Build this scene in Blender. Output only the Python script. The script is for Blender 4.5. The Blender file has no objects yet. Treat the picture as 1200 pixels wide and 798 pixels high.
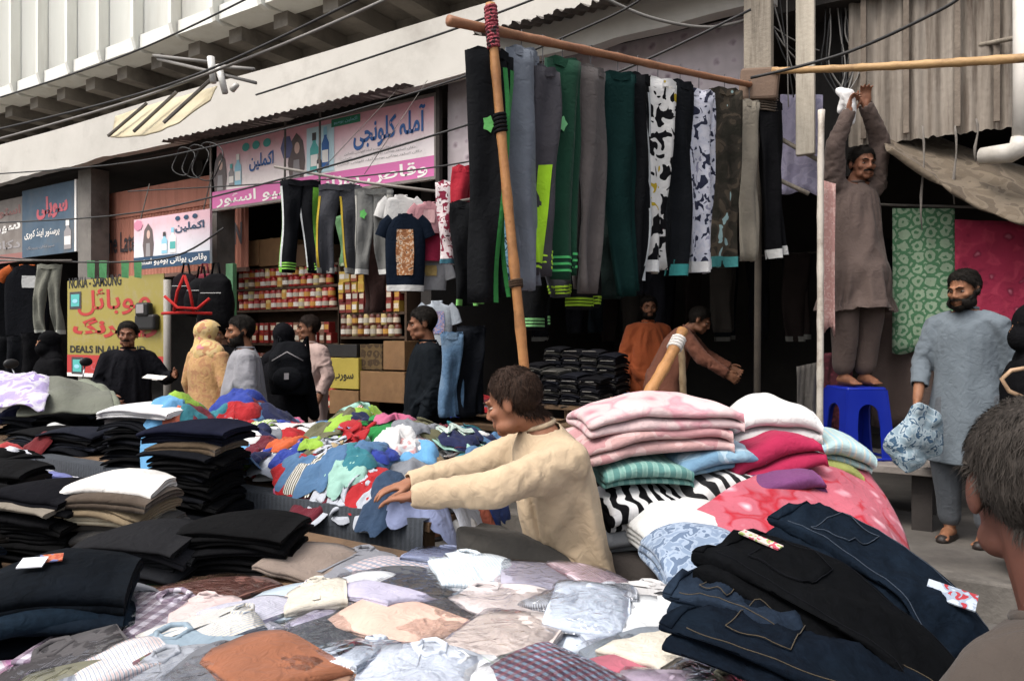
import bpy, bmesh, math, random
import numpy as np
from mathutils import Vector, Matrix, Euler

# ---------------------------------------------------------------- camera, sky, sun, exposure
SC = bpy.context.scene
COL = SC.collection
EYE = 1.45
YAW = math.radians(32.0)
FPX = 867.0
cam = bpy.data.cameras.new('camera'); cam.sensor_width = 36.0; cam.lens = 36.0 * FPX / 1200.0
cam.clip_start = 0.05; cam.clip_end = 500.0
cam_o = bpy.data.objects.new('camera', cam); COL.objects.link(cam_o)
cam_o.location = (0, 0, EYE); cam_o.rotation_euler = (math.radians(90), 0, YAW)
SC.camera = cam_o
world = bpy.data.worlds.new('World'); SC.world = world; world.use_nodes = True
wn = world.node_tree.nodes; wl = world.node_tree.links
sky = wn.new('ShaderNodeTexSky'); sky.sky_type = 'NISHITA'; sky.sun_disc = False
SUN_EL = math.radians(58); SUN_AZ = math.radians(200)      # azimuth clockwise from +Y
sky.sun_elevation = SUN_EL; sky.sun_rotation = SUN_AZ
sky.air_density = 1.0; sky.dust_density = 6.0; sky.ozone_density = 1.0
hs = wn.new('ShaderNodeHueSaturation'); hs.inputs['Saturation'].default_value = 0.45
wl.new(sky.outputs[0], hs.inputs['Color'])
wl.new(hs.outputs[0], wn['Background'].inputs[0]); wn['Background'].inputs[1].default_value = 0.15
sun = bpy.data.lights.new('sun', 'SUN'); sun.energy = 0.9; sun.angle = math.radians(25); sun.color = (1, .975, .94)
sun_o = bpy.data.objects.new('sun', sun); COL.objects.link(sun_o)
_sd = Vector((math.sin(SUN_AZ) * math.cos(SUN_EL), math.cos(SUN_AZ) * math.cos(SUN_EL), math.sin(SUN_EL)))
sun_o.rotation_euler = (-_sd).to_track_quat('-Z', 'Y').to_euler()
SC.view_settings.view_transform = 'Standard'; SC.view_settings.look = 'None'
SC.view_settings.exposure = 0.97; SC.view_settings.gamma = 1.0
SC.cycles.use_denoising = True
SC.cycles.max_bounces = 8; SC.cycles.diffuse_bounces = 3; SC.cycles.transparent_max_bounces = 24

# ---------------------------------------------------------------- helpers
RS = random.Random(7)
NR = np.random.default_rng(11)
cY, sY = math.cos(YAW), math.sin(YAW)

def P(px, py, d):
    """a photo pixel at depth d (metres along the view axis) as a point of the street"""
    r = (px - 600.0) / FPX
    return Vector(((r * cY - sY) * d, (r * sY + cY) * d, EYE + (399.5 - py) / FPX * d))
def onY(px, py, Y):
    r = (px - 600.0) / FPX
    return P(px, py, Y / (r * sY + cY))
def onZ(px, py, z):
    return P(px, py, (EYE - z) * FPX / (py - 399.5))

def lin(c):
    if isinstance(c, str):
        c = [int(c[i:i + 2], 16) / 255 for i in (0, 2, 4)]
    return tuple((x / 12.92 if x <= .04045 else ((x + .055) / 1.055) ** 2.4) for x in c[:3]) + (1,)

_mats = {}
def newmat(name):
    m = bpy.data.materials.new(name); m.use_nodes = True
    nt = m.node_tree; b = nt.nodes['Principled BSDF']
    return m, nt, b
def N(nt, t, **k):
    n = nt.nodes.new('ShaderNode' + t)
    for a, v in k.items():
        if a[0] == '_':
            n.inputs[a[1:].replace('_', ' ')].default_value = v
        else:
            setattr(n, a, v)
    return n
def ramp(nt, src, stops, interp='LINEAR'):
    r = nt.nodes.new('ShaderNodeValToRGB'); r.color_ramp.interpolation = interp
    e = r.color_ramp.elements
    while len(e) < len(stops): e.new(0.5)
    for i, (p, c) in enumerate(stops):
        e[i].position = p; e[i].color = lin(c) if isinstance(c, str) else (c if len(c) == 4 else tuple(c) + (1,))
    nt.links.new(src, r.inputs[0]); return r
def mixc(nt, a, b, fac, mode='MIX'):
    m = nt.nodes.new('ShaderNodeMix'); m.data_type = 'RGBA'; m.blend_type = mode
    for i, x in ((6, a), (7, b), (0, fac)):
        if hasattr(x, 'node'): nt.links.new(x, m.inputs[i])
        else: m.inputs[i].default_value = x if i == 0 else (lin(x) if isinstance(x, str) else x)
    return m.outputs[2]
def bump(nt, b, h, s, dist=.01):
    n = nt.nodes.new('ShaderNodeBump'); n.inputs['Strength'].default_value = s; n.inputs['Distance'].default_value = dist
    nt.links.new(h, n.inputs['Height'])
    if b.inputs['Normal'].is_linked:
        nt.links.new(b.inputs['Normal'].links[0].from_socket, n.inputs['Normal'])
    nt.links.new(n.outputs[0], b.inputs['Normal'])

def cloth(col, pat=None, cols=(), scale=1.0, rough=.88, wr=.5):
    """woven fabric: colour or pattern, slight fading, weave and wrinkle relief"""
    key = ('cloth', col, pat, tuple(cols), scale, rough, wr)
    if key in _mats: return _mats[key]
    m, nt, b = newmat('fabric_' + (pat or 'plain'))
    tc = N(nt, 'TexCoord'); V = tc.outputs['Object']
    base = None
    L = nt.links.new
    if pat in ('check', 'plaid'):
        sep = N(nt, 'SeparateXYZ'); L(V, sep.inputs[0])
        outs = []
        for ax, sc_ in ((0, 26 * scale), (1, 26 * scale)):
            mu = N(nt, 'Math', operation='MULTIPLY'); L(sep.outputs[ax], mu.inputs[0]); mu.inputs[1].default_value = sc_
            fr = N(nt, 'Math', operation='FRACT'); L(mu.outputs[0], fr.inputs[0])
            gt = N(nt, 'Math', operation='GREATER_THAN'); L(fr.outputs[0], gt.inputs[0]); gt.inputs[1].default_value = .55
            outs.append(gt.outputs[0])
        c1 = mixc(nt, col, cols[0], outs[0])
        base = mixc(nt, c1, cols[1] if len(cols) > 1 else cols[0], N_half(nt, outs[1]))
    elif pat == 'stripe':
        w = N(nt, 'TexWave', _Scale=9 * scale, _Distortion=.6, _Detail=1); L(V, w.inputs[0])
        base = ramp(nt, w.outputs[1], [(0, col), (.45, col), (.55, cols[0]), (1, cols[-1])]).outputs[0]
    elif pat == 'zebra':
        w = N(nt, 'TexWave', _Scale=4.2 * scale, _Distortion=5.5, _Detail=1.2); w.inputs['Detail Scale'].default_value = 1.3; L(V, w.inputs[0])
        base = ramp(nt, w.outputs[1], [(0, col), (.46, col), (.54, cols[0]), (1, cols[0])]).outputs[0]
    elif pat == 'camo':
        n = N(nt, 'TexNoise', _Scale=14 * scale, _Detail=1.5, _Distortion=.8); L(V, n.inputs[0])
        st = [(0, col)] + [(.44 + .11 * i, c) for i, c in enumerate(cols)]
        base = ramp(nt, n.outputs[0], st, 'CONSTANT').outputs[0]
    elif pat == 'floral':
        v = N(nt, 'TexVoronoi', _Scale=9 * scale); wv = N(nt, 'TexNoise', _Scale=7 * scale, _Detail=2); L(V, wv.inputs[0])
        mx = N(nt, 'VectorMath', operation='MULTIPLY_ADD'); L(wv.outputs[1], mx.inputs[0]); mx.inputs[1].default_value = (.12 / scale,) * 3; L(V, mx.inputs[2])
        L(mx.outputs[0], v.inputs[0])
        base = ramp(nt, v.outputs[0], [(0, cols[0]), (.22, cols[-1]), (.34, col), (.62, col), (.75, cols[min(1, len(cols) - 1)]), (1, col)]).outputs[0]
    elif pat == 'damask':
        n0 = N(nt, 'TexNoise', _Scale=9 * scale, _Detail=2); L(V, n0.inputs[0])
        mx = N(nt, 'VectorMath', operation='MULTIPLY_ADD'); L(n0.outputs[1], mx.inputs[0]); mx.inputs[1].default_value = (.10 / scale,) * 3; L(V, mx.inputs[2])
        v = N(nt, 'TexVoronoi', _Scale=5 * scale, _Randomness=.12); L(mx.outputs[0], v.inputs[0])
        w = N(nt, 'Math', operation='SINE'); mu = N(nt, 'Math', operation='MULTIPLY'); L(v.outputs[0], mu.inputs[0]); mu.inputs[1].default_value = 15
        L(mu.outputs[0], w.inputs[0])
        n = N(nt, 'TexNoise', _Scale=20 * scale, _Detail=3); L(V, n.inputs[0])
        ad = N(nt, 'Math', operation='MULTIPLY_ADD'); L(n.outputs[0], ad.inputs[0]); ad.inputs[1].default_value = 3.0; L(w.outputs[0], ad.inputs[2])
        mr = N(nt, 'MapRange'); L(ad.outputs[0], mr.inputs[0]); mr.inputs['From Min'].default_value = .2; mr.inputs['From Max'].default_value = 2.6
        base = ramp(nt, mr.outputs[0], [(0, col), (.5, col), (.72, cols[0])]).outputs[0]
    elif pat == 'denim':
        n = N(nt, 'TexNoise', _Scale=60 * scale, _Detail=4, _Roughness=.8); L(V, n.inputs[0])
        n2 = N(nt, 'TexNoise', _Scale=4.5, _Detail=2); L(V, n2.inputs[0])
        base = mixc(nt, ramp(nt, n.outputs[0], [(.3, col), (.75, cols[0])]).outputs[0], cols[-1], ramp(nt, n2.outputs[0], [(.55, (0, 0, 0)), (.8, (.5, .5, .5))]).outputs[0])
    fade = N(nt, 'TexNoise', _Scale=6, _Detail=3); L(V, fade.inputs[0])
    fr_ = ramp(nt, fade.outputs[0], [(.25, (.68, .68, .68)), (.75, (.92, .92, .92))])
    out = mixc(nt, base if base is not None else col, fr_.outputs[0], 1.0, 'MULTIPLY')
    L(out, b.inputs['Base Color'])
    b.inputs['Roughness'].default_value = rough
    dark = max(lin(col)[:3]) < .03
    b.inputs['Specular IOR Level'].default_value = .05 if dark else .2
    b.inputs['Sheen Weight'].default_value = .0 if dark else .06; b.inputs['Sheen Roughness'].default_value = .5
    w1 = N(nt, 'TexNoise', _Scale=22, _Detail=2, _Distortion=1.2); L(V, w1.inputs[0])
    bump(nt, b, w1.outputs[0], wr, .012)
    w2 = N(nt, 'TexNoise', _Scale=420, _Detail=1); L(V, w2.inputs[0])
    bump(nt, b, w2.outputs[0], .25, .0015)
    _mats[key] = m
    return m
def N_half(nt, s):
    m = N(nt, 'Math', operation='MULTIPLY'); nt.links.new(s, m.inputs[0]); m.inputs[1].default_value = .55
    return m.outputs[0]

def surf(name, col, col2=None, scale=4.0, rough=.8, metal=0.0, bmp=.3, stain=None, detail=6, spec=.4, streak=False):
    """a hard weathered surface: two tones of noise, optional stains with a shape of their own"""
    key = ('surf', name, col, col2, scale, rough, metal, bmp, stain, streak)
    if key in _mats: return _mats[key]
    m, nt, b = newmat(name); L = nt.links.new
    V = N(nt, 'TexCoord').outputs['Object']
    n = N(nt, 'TexNoise', _Scale=scale, _Detail=detail, _Roughness=.65)
    if streak:
        mp = N(nt, 'Mapping'); mp.inputs['Scale'].default_value = (3.0, 3.0, .25); L(V, mp.inputs[0]); L(mp.outputs[0], n.inputs[0])
    else: L(V, n.inputs[0])
    c = ramp(nt, n.outputs[0], [(.3, col), (.7, col2 or col)]).outputs[0]
    if stain:
        n2 = N(nt, 'TexNoise', _Scale=scale * (.45 if not streak else 1.1), _Detail=8, _Roughness=.7); L(mp.outputs[0] if streak else V, n2.inputs[0])
        c = mixc(nt, c, stain, ramp(nt, n2.outputs[0], [(.5, (0, 0, 0)), (.68, (.85, .85, .85))]).outputs[0])
    L(c, b.inputs['Base Color'])
    b.inputs['Roughness'].default_value = rough; b.inputs['Metallic'].default_value = metal
    b.inputs['Specular IOR Level'].default_value = spec
    if bmp:
        n3 = N(nt, 'TexNoise', _Scale=scale * 8, _Detail=5); L(V, n3.inputs[0])
        bump(nt, b, n3.outputs[0], bmp, .01)
    _mats[key] = m
    return m
def skin(col):
    key = ('skin', col)
    if key in _mats: return _mats[key]
    m, nt, b = newmat('skin'); V = N(nt, 'TexCoord').outputs['Object']
    n = N(nt, 'TexNoise', _Scale=26, _Detail=4); nt.links.new(V, n.inputs[0])
    c = mixc(nt, col, ramp(nt, n.outputs[0], [(.3, (.82, .76, .74)), (.7, (1.06, 1.04, 1.02))]).outputs[0], 1, 'MULTIPLY')
    nt.links.new(c, b.inputs['Base Color']); b.inputs['Roughness'].default_value = .62; b.inputs['Specular IOR Level'].default_value = .3
    b.inputs['Subsurface Weight'].default_value = .08; b.inputs['Subsurface Radius'].default_value = (.01, .004, .002)
    _mats[key] = m; return m
def hairmat(col):
    key = ('hair', col)
    if key in _mats: return _mats[key]
    m, nt, b = newmat('hair'); V = N(nt, 'TexCoord').outputs['Object']
    mp = N(nt, 'Mapping'); mp.inputs['Scale'].default_value = (160, 160, 22); nt.links.new(V, mp.inputs[0])
    n = N(nt, 'TexNoise', _Scale=1, _Detail=3); nt.links.new(mp.outputs[0], n.inputs[0])
    c = mixc(nt, col, ramp(nt, n.outputs[0], [(.3, (.35, .33, .3)), (.7, (1.1, 1.05, 1.0))]).outputs[0], 1, 'MULTIPLY')
    nt.links.new(c, b.inputs['Base Color']); b.inputs['Roughness'].default_value = .75; b.inputs['Specular IOR Level'].default_value = .15
    bump(nt, b, n.outputs[0], .6, .004)
    _mats[key] = m; return m
def plasticfilm():
    key = 'film'
    if key in _mats: return _mats[key]
    m, nt, b = newmat('clear_plastic_film'); L = nt.links.new
    V = N(nt, 'TexCoord').outputs['Object']
    tr = N(nt, 'BsdfTransparent'); tr.inputs[0].default_value = (.985, .985, .99, 1)
    gl = N(nt, 'BsdfGlossy'); gl.inputs['Roughness'].default_value = .1; gl.inputs[0].default_value = (.95, .96, 1, 1)
    fr = N(nt, 'Fresnel', _IOR=1.5)
    n = N(nt, 'TexNoise', _Scale=11, _Detail=2, _Distortion=2.2); L(V, n.inputs[0])
    bp = N(nt, 'Bump'); bp.inputs['Strength'].default_value = .9; bp.inputs['Distance'].default_value = .012; L(n.outputs[0], bp.inputs['Height'])
    L(bp.outputs[0], gl.inputs['Normal']); L(bp.outputs[0], fr.inputs['Normal'])
    ad = N(nt, 'Math', operation='MULTIPLY_ADD'); L(fr.outputs[0], ad.inputs[0]); ad.inputs[1].default_value = .75; ad.inputs[2].default_value = .035
    mx = N(nt, 'MixShader'); L(ad.outputs[0], mx.inputs[0]); L(tr.outputs[0], mx.inputs[1]); L(gl.outputs[0], mx.inputs[2])
    L(mx.outputs[0], nt.nodes['Material Output'].inputs[0])
    _mats[key] = m; return m

def tag(o, label=None, cat=None, group=None, kind=None):
    if label: o['label'] = label
    if cat: o['category'] = cat
    if group: o['group'] = group
    if kind: o['kind'] = kind
    return o
def empty(name, loc=(0, 0, 0), rz=0.0, label=None, cat=None, group=None):
    o = bpy.data.objects.new(name, None); COL.objects.link(o); o.location = loc; o.rotation_euler = (0, 0, rz)
    o.empty_display_size = .1
    return tag(o, label, cat, group)
def mesh(name, vs, fs, mat=None, parent=None, smooth=True, loc=None, rz=None):
    me = bpy.data.meshes.new(name)
    vs = np.asarray(vs, dtype=np.float64)
    me.from_pydata(vs.tolist(), [], [tuple(f) for f in fs]); me.update()
    if smooth: me.polygons.foreach_set('use_smooth', [True] * len(me.polygons))
    return link(name, me, mat, parent, loc, rz)
def link(name, me, mat=None, parent=None, loc=None, rz=None):
    o = bpy.data.objects.new(name, me); COL.objects.link(o)
    if mat is not None:
        if len(me.materials) == 0: me.materials.append(mat)
        o.material_slots[0].link = 'OBJECT'; o.material_slots[0].material = mat
    if parent is not None: o.parent = parent
    if loc is not None: o.location = loc
    if rz is not None: o.rotation_euler = (0, 0, rz) if not hasattr(rz, '__len__') else rz
    return o
def frames(pts):
    pts = [Vector(p) for p in pts]; n = len(pts); T = []
    for i in range(n):
        t = pts[min(i + 1, n - 1)] - pts[max(i - 1, 0)]
        T.append(t.normalized() if t.length > 1e-9 else Vector((0, 0, 1)))
    u = T[0].orthogonal().normalized(); out = []
    for i in range(n):
        u = (u - T[i] * u.dot(T[i]))
        u = u.normalized() if u.length > 1e-6 else T[i].orthogonal().normalized()
        out.append((pts[i], u, T[i].cross(u), T[i]))
    return out
class MB:
    def __init__(s): s.v = []; s.f = []
    def add(s, vs, fs):
        b = len(s.v); s.v += [tuple(v) for v in vs]; s.f += [tuple(i + b for i in f) for f in fs]; return s
    def box(s, c, d, R=None, bev=0.0):
        x, y, z = d[0] / 2, d[1] / 2, d[2] / 2; c = Vector(c)
        if bev <= 0:
            vs = [(i * x, j * y, k * z) for k in (-1, 1) for j in (-1, 1) for i in (-1, 1)]
            fs = [(0, 2, 3, 1), (4, 5, 7, 6), (0, 1, 5, 4), (2, 6, 7, 3), (0, 4, 6, 2), (1, 3, 7, 5)]
        else:
            bm = bmesh.new(); bmesh.ops.create_cube(bm, size=1.0)
            for v in bm.verts: v.co = Vector((v.co.x * 2 * x, v.co.y * 2 * y, v.co.z * 2 * z))
            bmesh.ops.bevel(bm, geom=bm.edges[:], offset=min(bev, x * .9, y * .9, z * .9), segments=2, affect='EDGES', profile=.5)
            bm.verts.index_update()
            vs = [v.co.copy() for v in bm.verts]; fs = [[v.index for v in f.verts] for f in bm.faces]; bm.free()
        if R is not None: vs = [R @ Vector(v) for v in vs]
        return s.add([Vector(v) + c for v in vs], fs)
    def tube(s, pts, r, n=8, caps=True, jit=0.0):
        fr = frames(pts); m = len(fr); rr = r if hasattr(r, '__len__') else [r] * m
        vs = []
        for i, (p, u, w, t) in enumerate(fr):
            for k in range(n):
                a = 2 * math.pi * k / n; q = rr[i] * (1 + (RS.uniform(-jit, jit) if jit else 0))
                vs.append(p + u * (math.cos(a) * q) + w * (math.sin(a) * q))
        fs = [(i * n + k, i * n + (k + 1) % n, (i + 1) * n + (k + 1) % n, (i + 1) * n + k) for i in range(m - 1) for k in range(n)]
        if caps: fs += [tuple(reversed(range(n))), tuple(range((m - 1) * n, m * n))]
        return s.add(vs, fs)
    def lathe(s, prof, n=16, c=(0, 0, 0), R=None):
        vs = []; c = Vector(c)
        for r, z in prof:
            for k in range(n):
                a = 2 * math.pi * k / n; p = Vector((r * math.cos(a), r * math.sin(a), z)); vs.append((R @ p if R else p) + c)
        m = len(prof)
        fs = [(i * n + k, i * n + (k + 1) % n, (i + 1) * n + (k + 1) % n, (i + 1) * n + k) for i in range(m - 1) for k in range(n)]
        fs += [tuple(reversed(range(n))), tuple(range((m - 1) * n, m * n))]
        return s.add(vs, fs)
    def prism(s, poly, z0, z1, M=None):
        n = len(poly); vs = [(x, y, z0) for x, y in poly] + [(x, y, z1) for x, y in poly]
        if M is not None: vs = [M @ Vector(v) for v in vs]
        fs = [tuple(reversed(range(n))), tuple(range(n, 2 * n))] + [(k, (k + 1) % n, n + (k + 1) % n, n + k) for k in range(n)]
        return s.add(vs, fs)
    def build(s, name, mat, parent=None, smooth=False, **k): return mesh(name, s.v, s.f, mat, parent, smooth, **k)
def copytree(o, parent=None):
    c = o.copy(); COL.objects.link(c); c.parent = parent
    for ch in o.children: copytree(ch, c)
    return c

_DIR = NR.normal(size=(24, 3)); _DIR /= np.linalg.norm(_DIR, axis=1)[:, None]; _PH = NR.uniform(0, 6.28, 24)
def fnoise(p, seed=0):
    """smooth vector noise in -1..1 for an (n,3) array"""
    p = np.asarray(p, float); o = np.zeros(len(p)); q = p + seed * 3.71
    w = np.stack([np.sin(q @ _DIR[(i + seed) % 24] * 1.1 + _PH[i]) for i in range(3)], 1) * .8
    q = q + w
    for i in range(8):
        o += np.sin(q @ _DIR[(i * 3 + seed) % 24] * (1.0 + .35 * i) + _PH[(i + seed) % 24]) / (1 + .35 * i)
    return o / 3.2

# ---------------------------------------------------------------- lettering (right-to-left script joined by hand)
_AF = {'ا': 'FE8D FE8E', 'آ': 'FE81 FE82', 'ب': 'FE8F FE90 FE91 FE92', 'پ': 'FB56 FB57 FB58 FB59', 'ت': 'FE95 FE96 FE97 FE98', 'ٹ': 'FB66 FB67 FB68 FB69',
       'ج': 'FE9D FE9E FE9F FEA0', 'د': 'FEA9 FEAA', 'ڈ': 'FB88 FB89', 'ر': 'FEAD FEAE', 'ز': 'FEAF FEB0', 'س': 'FEB1 FEB2 FEB3 FEB4', 'ص': 'FEB9 FEBA FEBB FEBC',
       'ف': 'FED1 FED2 FED3 FED4', 'ق': 'FED5 FED6 FED7 FED8', 'ک': 'FB8E FB8F FB90 FB91', 'گ': 'FB92 FB93 FB94 FB95', 'ل': 'FEDD FEDE FEDF FEE0', 'م': 'FEE1 FEE2 FEE3 FEE4',
       'ن': 'FEE5 FEE6 FEE7 FEE8', 'و': 'FEED FEEE', 'ہ': 'FBA6 FBA7 FBA8 FBA9', 'ی': 'FBFC FBFD FBFE FBFF', 'ئ': 'FE89 FE8A FE8B FE8C'}
_AF = {k: [chr(int(x, 16)) for x in v.split()] for k, v in _AF.items()}
def shape(s):
    out = []
    for i, ch in enumerate(s):
        f = _AF.get(ch)
        if not f: out.append(ch); continue
        p = i > 0 and s[i - 1] in _AF and len(_AF[s[i - 1]]) == 4
        n = i < len(s) - 1 and s[i + 1] in _AF and len(f) == 4
        out.append(f[(3 if n else 1) if p else (2 if n else 0)])
    return ''.join(reversed(out)) if any(c in _AF for c in s) else s
def lettering(text, x0, x1, z0, z1, mat, parent, y=-.004, bold=.02, skew=0.0, name='lettering'):
    """words as thin raised print in the parent's XZ face, filling the given rectangle"""
    c = bpy.data.curves.new('txt', 'FONT'); c.body = shape(text); c.size = 1; c.offset = bold; c.resolution_u = 3
    c.extrude = 0.0
    t = bpy.data.objects.new('txt', c); COL.objects.link(t)
    dg = bpy.context.evaluated_depsgraph_get(); dg.update()
    me = bpy.data.meshes.new_from_object(t.evaluated_get(dg))
    bpy.data.objects.remove(t); bpy.data.curves.remove(c)
    n = len(me.vertices); v = np.zeros(n * 3); me.vertices.foreach_get('co', v); v = v.reshape(-1, 3)
    fs = [tuple(p.vertices) for p in me.polygons]; bpy.data.meshes.remove(me)
    if n == 0: return None
    mn, mx_ = v.min(0), v.max(0); s = (v - mn) / np.maximum(mx_ - mn, 1e-6)
    X = x0 + s[:, 0] * (x1 - x0) + skew * s[:, 1] * (z1 - z0); Z = z0 + s[:, 1] * (z1 - z0)
    return tag(mesh(name, np.stack([X, np.full(n, y), Z], 1), fs, mat, parent, smooth=False), kind='stuff')
def paint(name, col, rough=.5):
    return surf(name, col, None, 3, rough, 0, .08)
# ---------------------------------------------------------------- setting: ground
def struct(name, vs, fs, mat, smooth=False):
    return tag(mesh(name, vs, fs, mat, None, smooth), kind='structure')
M_asph = surf('asphalt', '4d4a47', '625e59', 3.0, .92, 0, .6, '3b3835')
M_pave = surf('worn_concrete_paving', '4d4945', '625d57', 2.2, .9, 0, .4, '3a3633')
struct('road', [(-200, -200, 0), (200, -200, 0), (200, 200, 0), (-200, 200, 0)], [(0, 1, 2, 3)], M_asph)
PZ = .20
mb = MB().box((-8, 8.55, PZ / 2 - .03), (40, 7.78, PZ + .06))
pave = tag(mb.build('pavement', M_pave), kind='structure')
for i in range(26):
    x = -20 + i * .92
    MB().box((x + .46, 4.585, .085), (.905, .13, .25), Euler((0, RS.uniform(-.006, .006), RS.uniform(-.008, .008))).to_matrix(), .015).build('kerb_stone', surf('kerb_concrete', '56524d', '6b6660', 5, .9, 0, .5, '423e3a'), pave)

# ---------------------------------------------------------------- the concrete building with the shop openings
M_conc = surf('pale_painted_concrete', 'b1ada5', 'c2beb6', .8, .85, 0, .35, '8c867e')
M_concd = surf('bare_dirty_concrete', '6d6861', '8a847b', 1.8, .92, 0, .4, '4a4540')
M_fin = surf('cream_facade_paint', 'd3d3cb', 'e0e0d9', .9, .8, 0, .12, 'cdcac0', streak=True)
M_darkin = surf('dark_plaster', '2a2725', '3a3633', 2, .9, 0, .3)  # very dark plaster for the shop ceiling, rear and partition walls
bld = empty('concrete_building', (-8, 6, 0), 0, 'pale concrete building with vertical fins above a deep shop canopy', 'building')
def bp(name, mbx, mat, smooth=False, parent=bld):
    o = mbx.build(name, mat, parent, smooth); o.matrix_parent_inverse = Matrix.Translation((8, -6, 0)) if parent is bld else Matrix(); return o
# fascia with a ragged lower edge
n = 90; xs = np.linspace(-19, -1.22, n); vs = []; fs = []
for i, x in enumerate(xs):
    b = 3.87 + .012 * math.sin(x * 3.1) + RS.uniform(-.012, .012); t = 4.43 + .01 * math.sin(x * 1.3)
    vs += [(x, 5.45, b), (x, 5.44, t), (x, 5.62, t), (x, 5.62, b + .02)]
for i in range(n - 1):
    a = i * 4; c = a + 4
    fs += [(a, c, c + 1, a + 1), (a + 1, c + 1, c + 2, a + 2), (a + 2, c + 2, c + 3, a + 3), (a + 3, c + 3, c, a)]
fs += [(0, 1, 2, 3), (len(vs) - 4, len(vs) - 1, len(vs) - 2, len(vs) - 3)]
m = MB(); m.add(vs, fs); bp('canopy_fascia', m, M_conc)
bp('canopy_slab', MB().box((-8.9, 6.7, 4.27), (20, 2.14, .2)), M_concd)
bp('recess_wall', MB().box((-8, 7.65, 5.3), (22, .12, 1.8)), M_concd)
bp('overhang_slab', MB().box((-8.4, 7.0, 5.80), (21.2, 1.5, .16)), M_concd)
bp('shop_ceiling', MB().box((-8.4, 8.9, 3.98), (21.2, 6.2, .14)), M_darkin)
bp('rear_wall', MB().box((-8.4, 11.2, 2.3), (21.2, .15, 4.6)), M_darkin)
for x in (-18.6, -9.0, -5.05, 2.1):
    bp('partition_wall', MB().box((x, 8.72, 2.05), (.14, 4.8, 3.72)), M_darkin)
bp('upper_mass', MB().box((-8.4, 9.4, 8.2), (21.2, 4.2, 4.6)), M_fin)
x = -17.5
while x < -3.2:
    w = .9
    vs = []; k = 9
    for j in range(k):
        u = j / (k - 1); yy = 6.30 + .26 * math.sin(math.pi * min(1, u * 1.0)) ** .8
        vs += [(x + .05 + u * (w - .05), yy, 5.88), (x + .05 + u * (w - .05), yy, 10.4)]
    m = MB(); m.add(vs, [(2 * j, 2 * j + 2, 2 * j + 3, 2 * j + 1) for j in range(k - 1)]); bp('curved_panel', m, M_fin, True)
    bp('ledge', MB().box((x + w / 2 + .02, 6.44, 5.775), (w - .06, .42, .19)), M_fin)
    # fin with a pointed foot
    poly = [(6.14, 10.4), (6.14, 5.82), (6.19, 5.66), (6.30, 5.63), (6.62, 5.70), (6.62, 10.4)]
    m = MB(); m.prism([(y, z) for y, z in poly], x - .035, x + .035, Matrix(((0, 0, 1, 0), (1, 0, 0, 0), (0, 1, 0, 0), (0, 0, 0, 1)))); bp('fin', m, M_fin)
    bp('bracket', MB().box((x, 7.05, 5.60), (.26, 1.06, .22)), M_concd)
    x += w
# pillars between the shops
for px, w in ((104, .34), (256, .10)):
    q = onY(px, 300, 5.78)
    bp('pillar', MB().box((q.x, 5.85, 2.05), (w, .26, 3.68)), surf('grey_pillar', '5f5b57', '77726c', 3, .9, 0, .4, '45413d'))

def corr(name, x0, x1, yz, pitch, amp, mat, parent=None, jag=.02, vertical=False):
    """corrugated sheet: yz is the profile from front to back (or bottom to top when vertical)"""
    nx = int((x1 - x0) / pitch * 6); vs = []; fs = []; k = len(yz)
    for i in range(nx + 1):
        x = x0 + (x1 - x0) * i / nx; o = amp * math.sin(2 * math.pi * x / pitch); j0 = RS.uniform(-jag, jag)
        for j, (y, z) in enumerate(yz):
            vs.append((x, y + (o if vertical else (j0 if j == 0 else 0)), z + (0 if vertical else o) + (j0 if vertical and j == 0 else 0)))
    for i in range(nx):
        for j in range(k - 1): fs.append((i * k + j, (i + 1) * k + j, (i + 1) * k + j + 1, i * k + j + 1))
    return mesh(name, vs, fs, mat, parent)
M_asb = surf('weathered_sheet_metal', '4b4743', '77716a', 5, .85, .1, .4, '332f2c')
tag(corr('corrugated_awning', -8.3, -4.5, [(5.30, 3.84), (5.6, 3.88)], .11, .010, M_asb, jag=.014), 'rusted corrugated awning edge above the pink shop sign', 'awning')
tag(corr('corrugated_awning', -3.6, -1.35, [(5.12, 4.03), (5.44, 4.12), (5.60, 4.16)], .10, .016, M_asb, jag=.03), 'wavy corrugated roof edge above the lilac printed panel', 'awning')
# rusty corrugated wall on the right
M_rust = surf('rust_streaked_sheet', '6b6258', '9a9186', 3.5, .85, .15, .5, '4a3c32', streak=True)
wall = tag(corr('corrugated_wall', -.78, 1.6, [(5.90, 2.86), (5.90, 3.4), (5.91, 4.0), (5.90, 5.2)], .105, .020, M_rust, vertical=True, jag=.008), 'rusty corrugated sheet wall above the sagging tarpaulin', 'wall')
for i, px in enumerate((1012, 1062, 1122, 1168)):
    q = onY(px, 60, 5.865)
    MB().box((q.x, 5.862, 4.0), (.035, .03, 2.2)).build('batten', surf('old_batten', '5b5148', '7a6f63', 6, .9, 0, .5), wall)
# dark bay with loose wires, its shade painted as a near-black board
dk = onY(982, 50, 6.1)
tag(MB().box((dk.x, 6.15, 3.9), (.42, .05, 2.4)).build('bay_shade_board', surf('bay_shade_black', '1d1b1a', '2c2927', 5, .9)), 'near-black board added as shade of the gap behind the tangle of loose wires', 'board')

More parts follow.
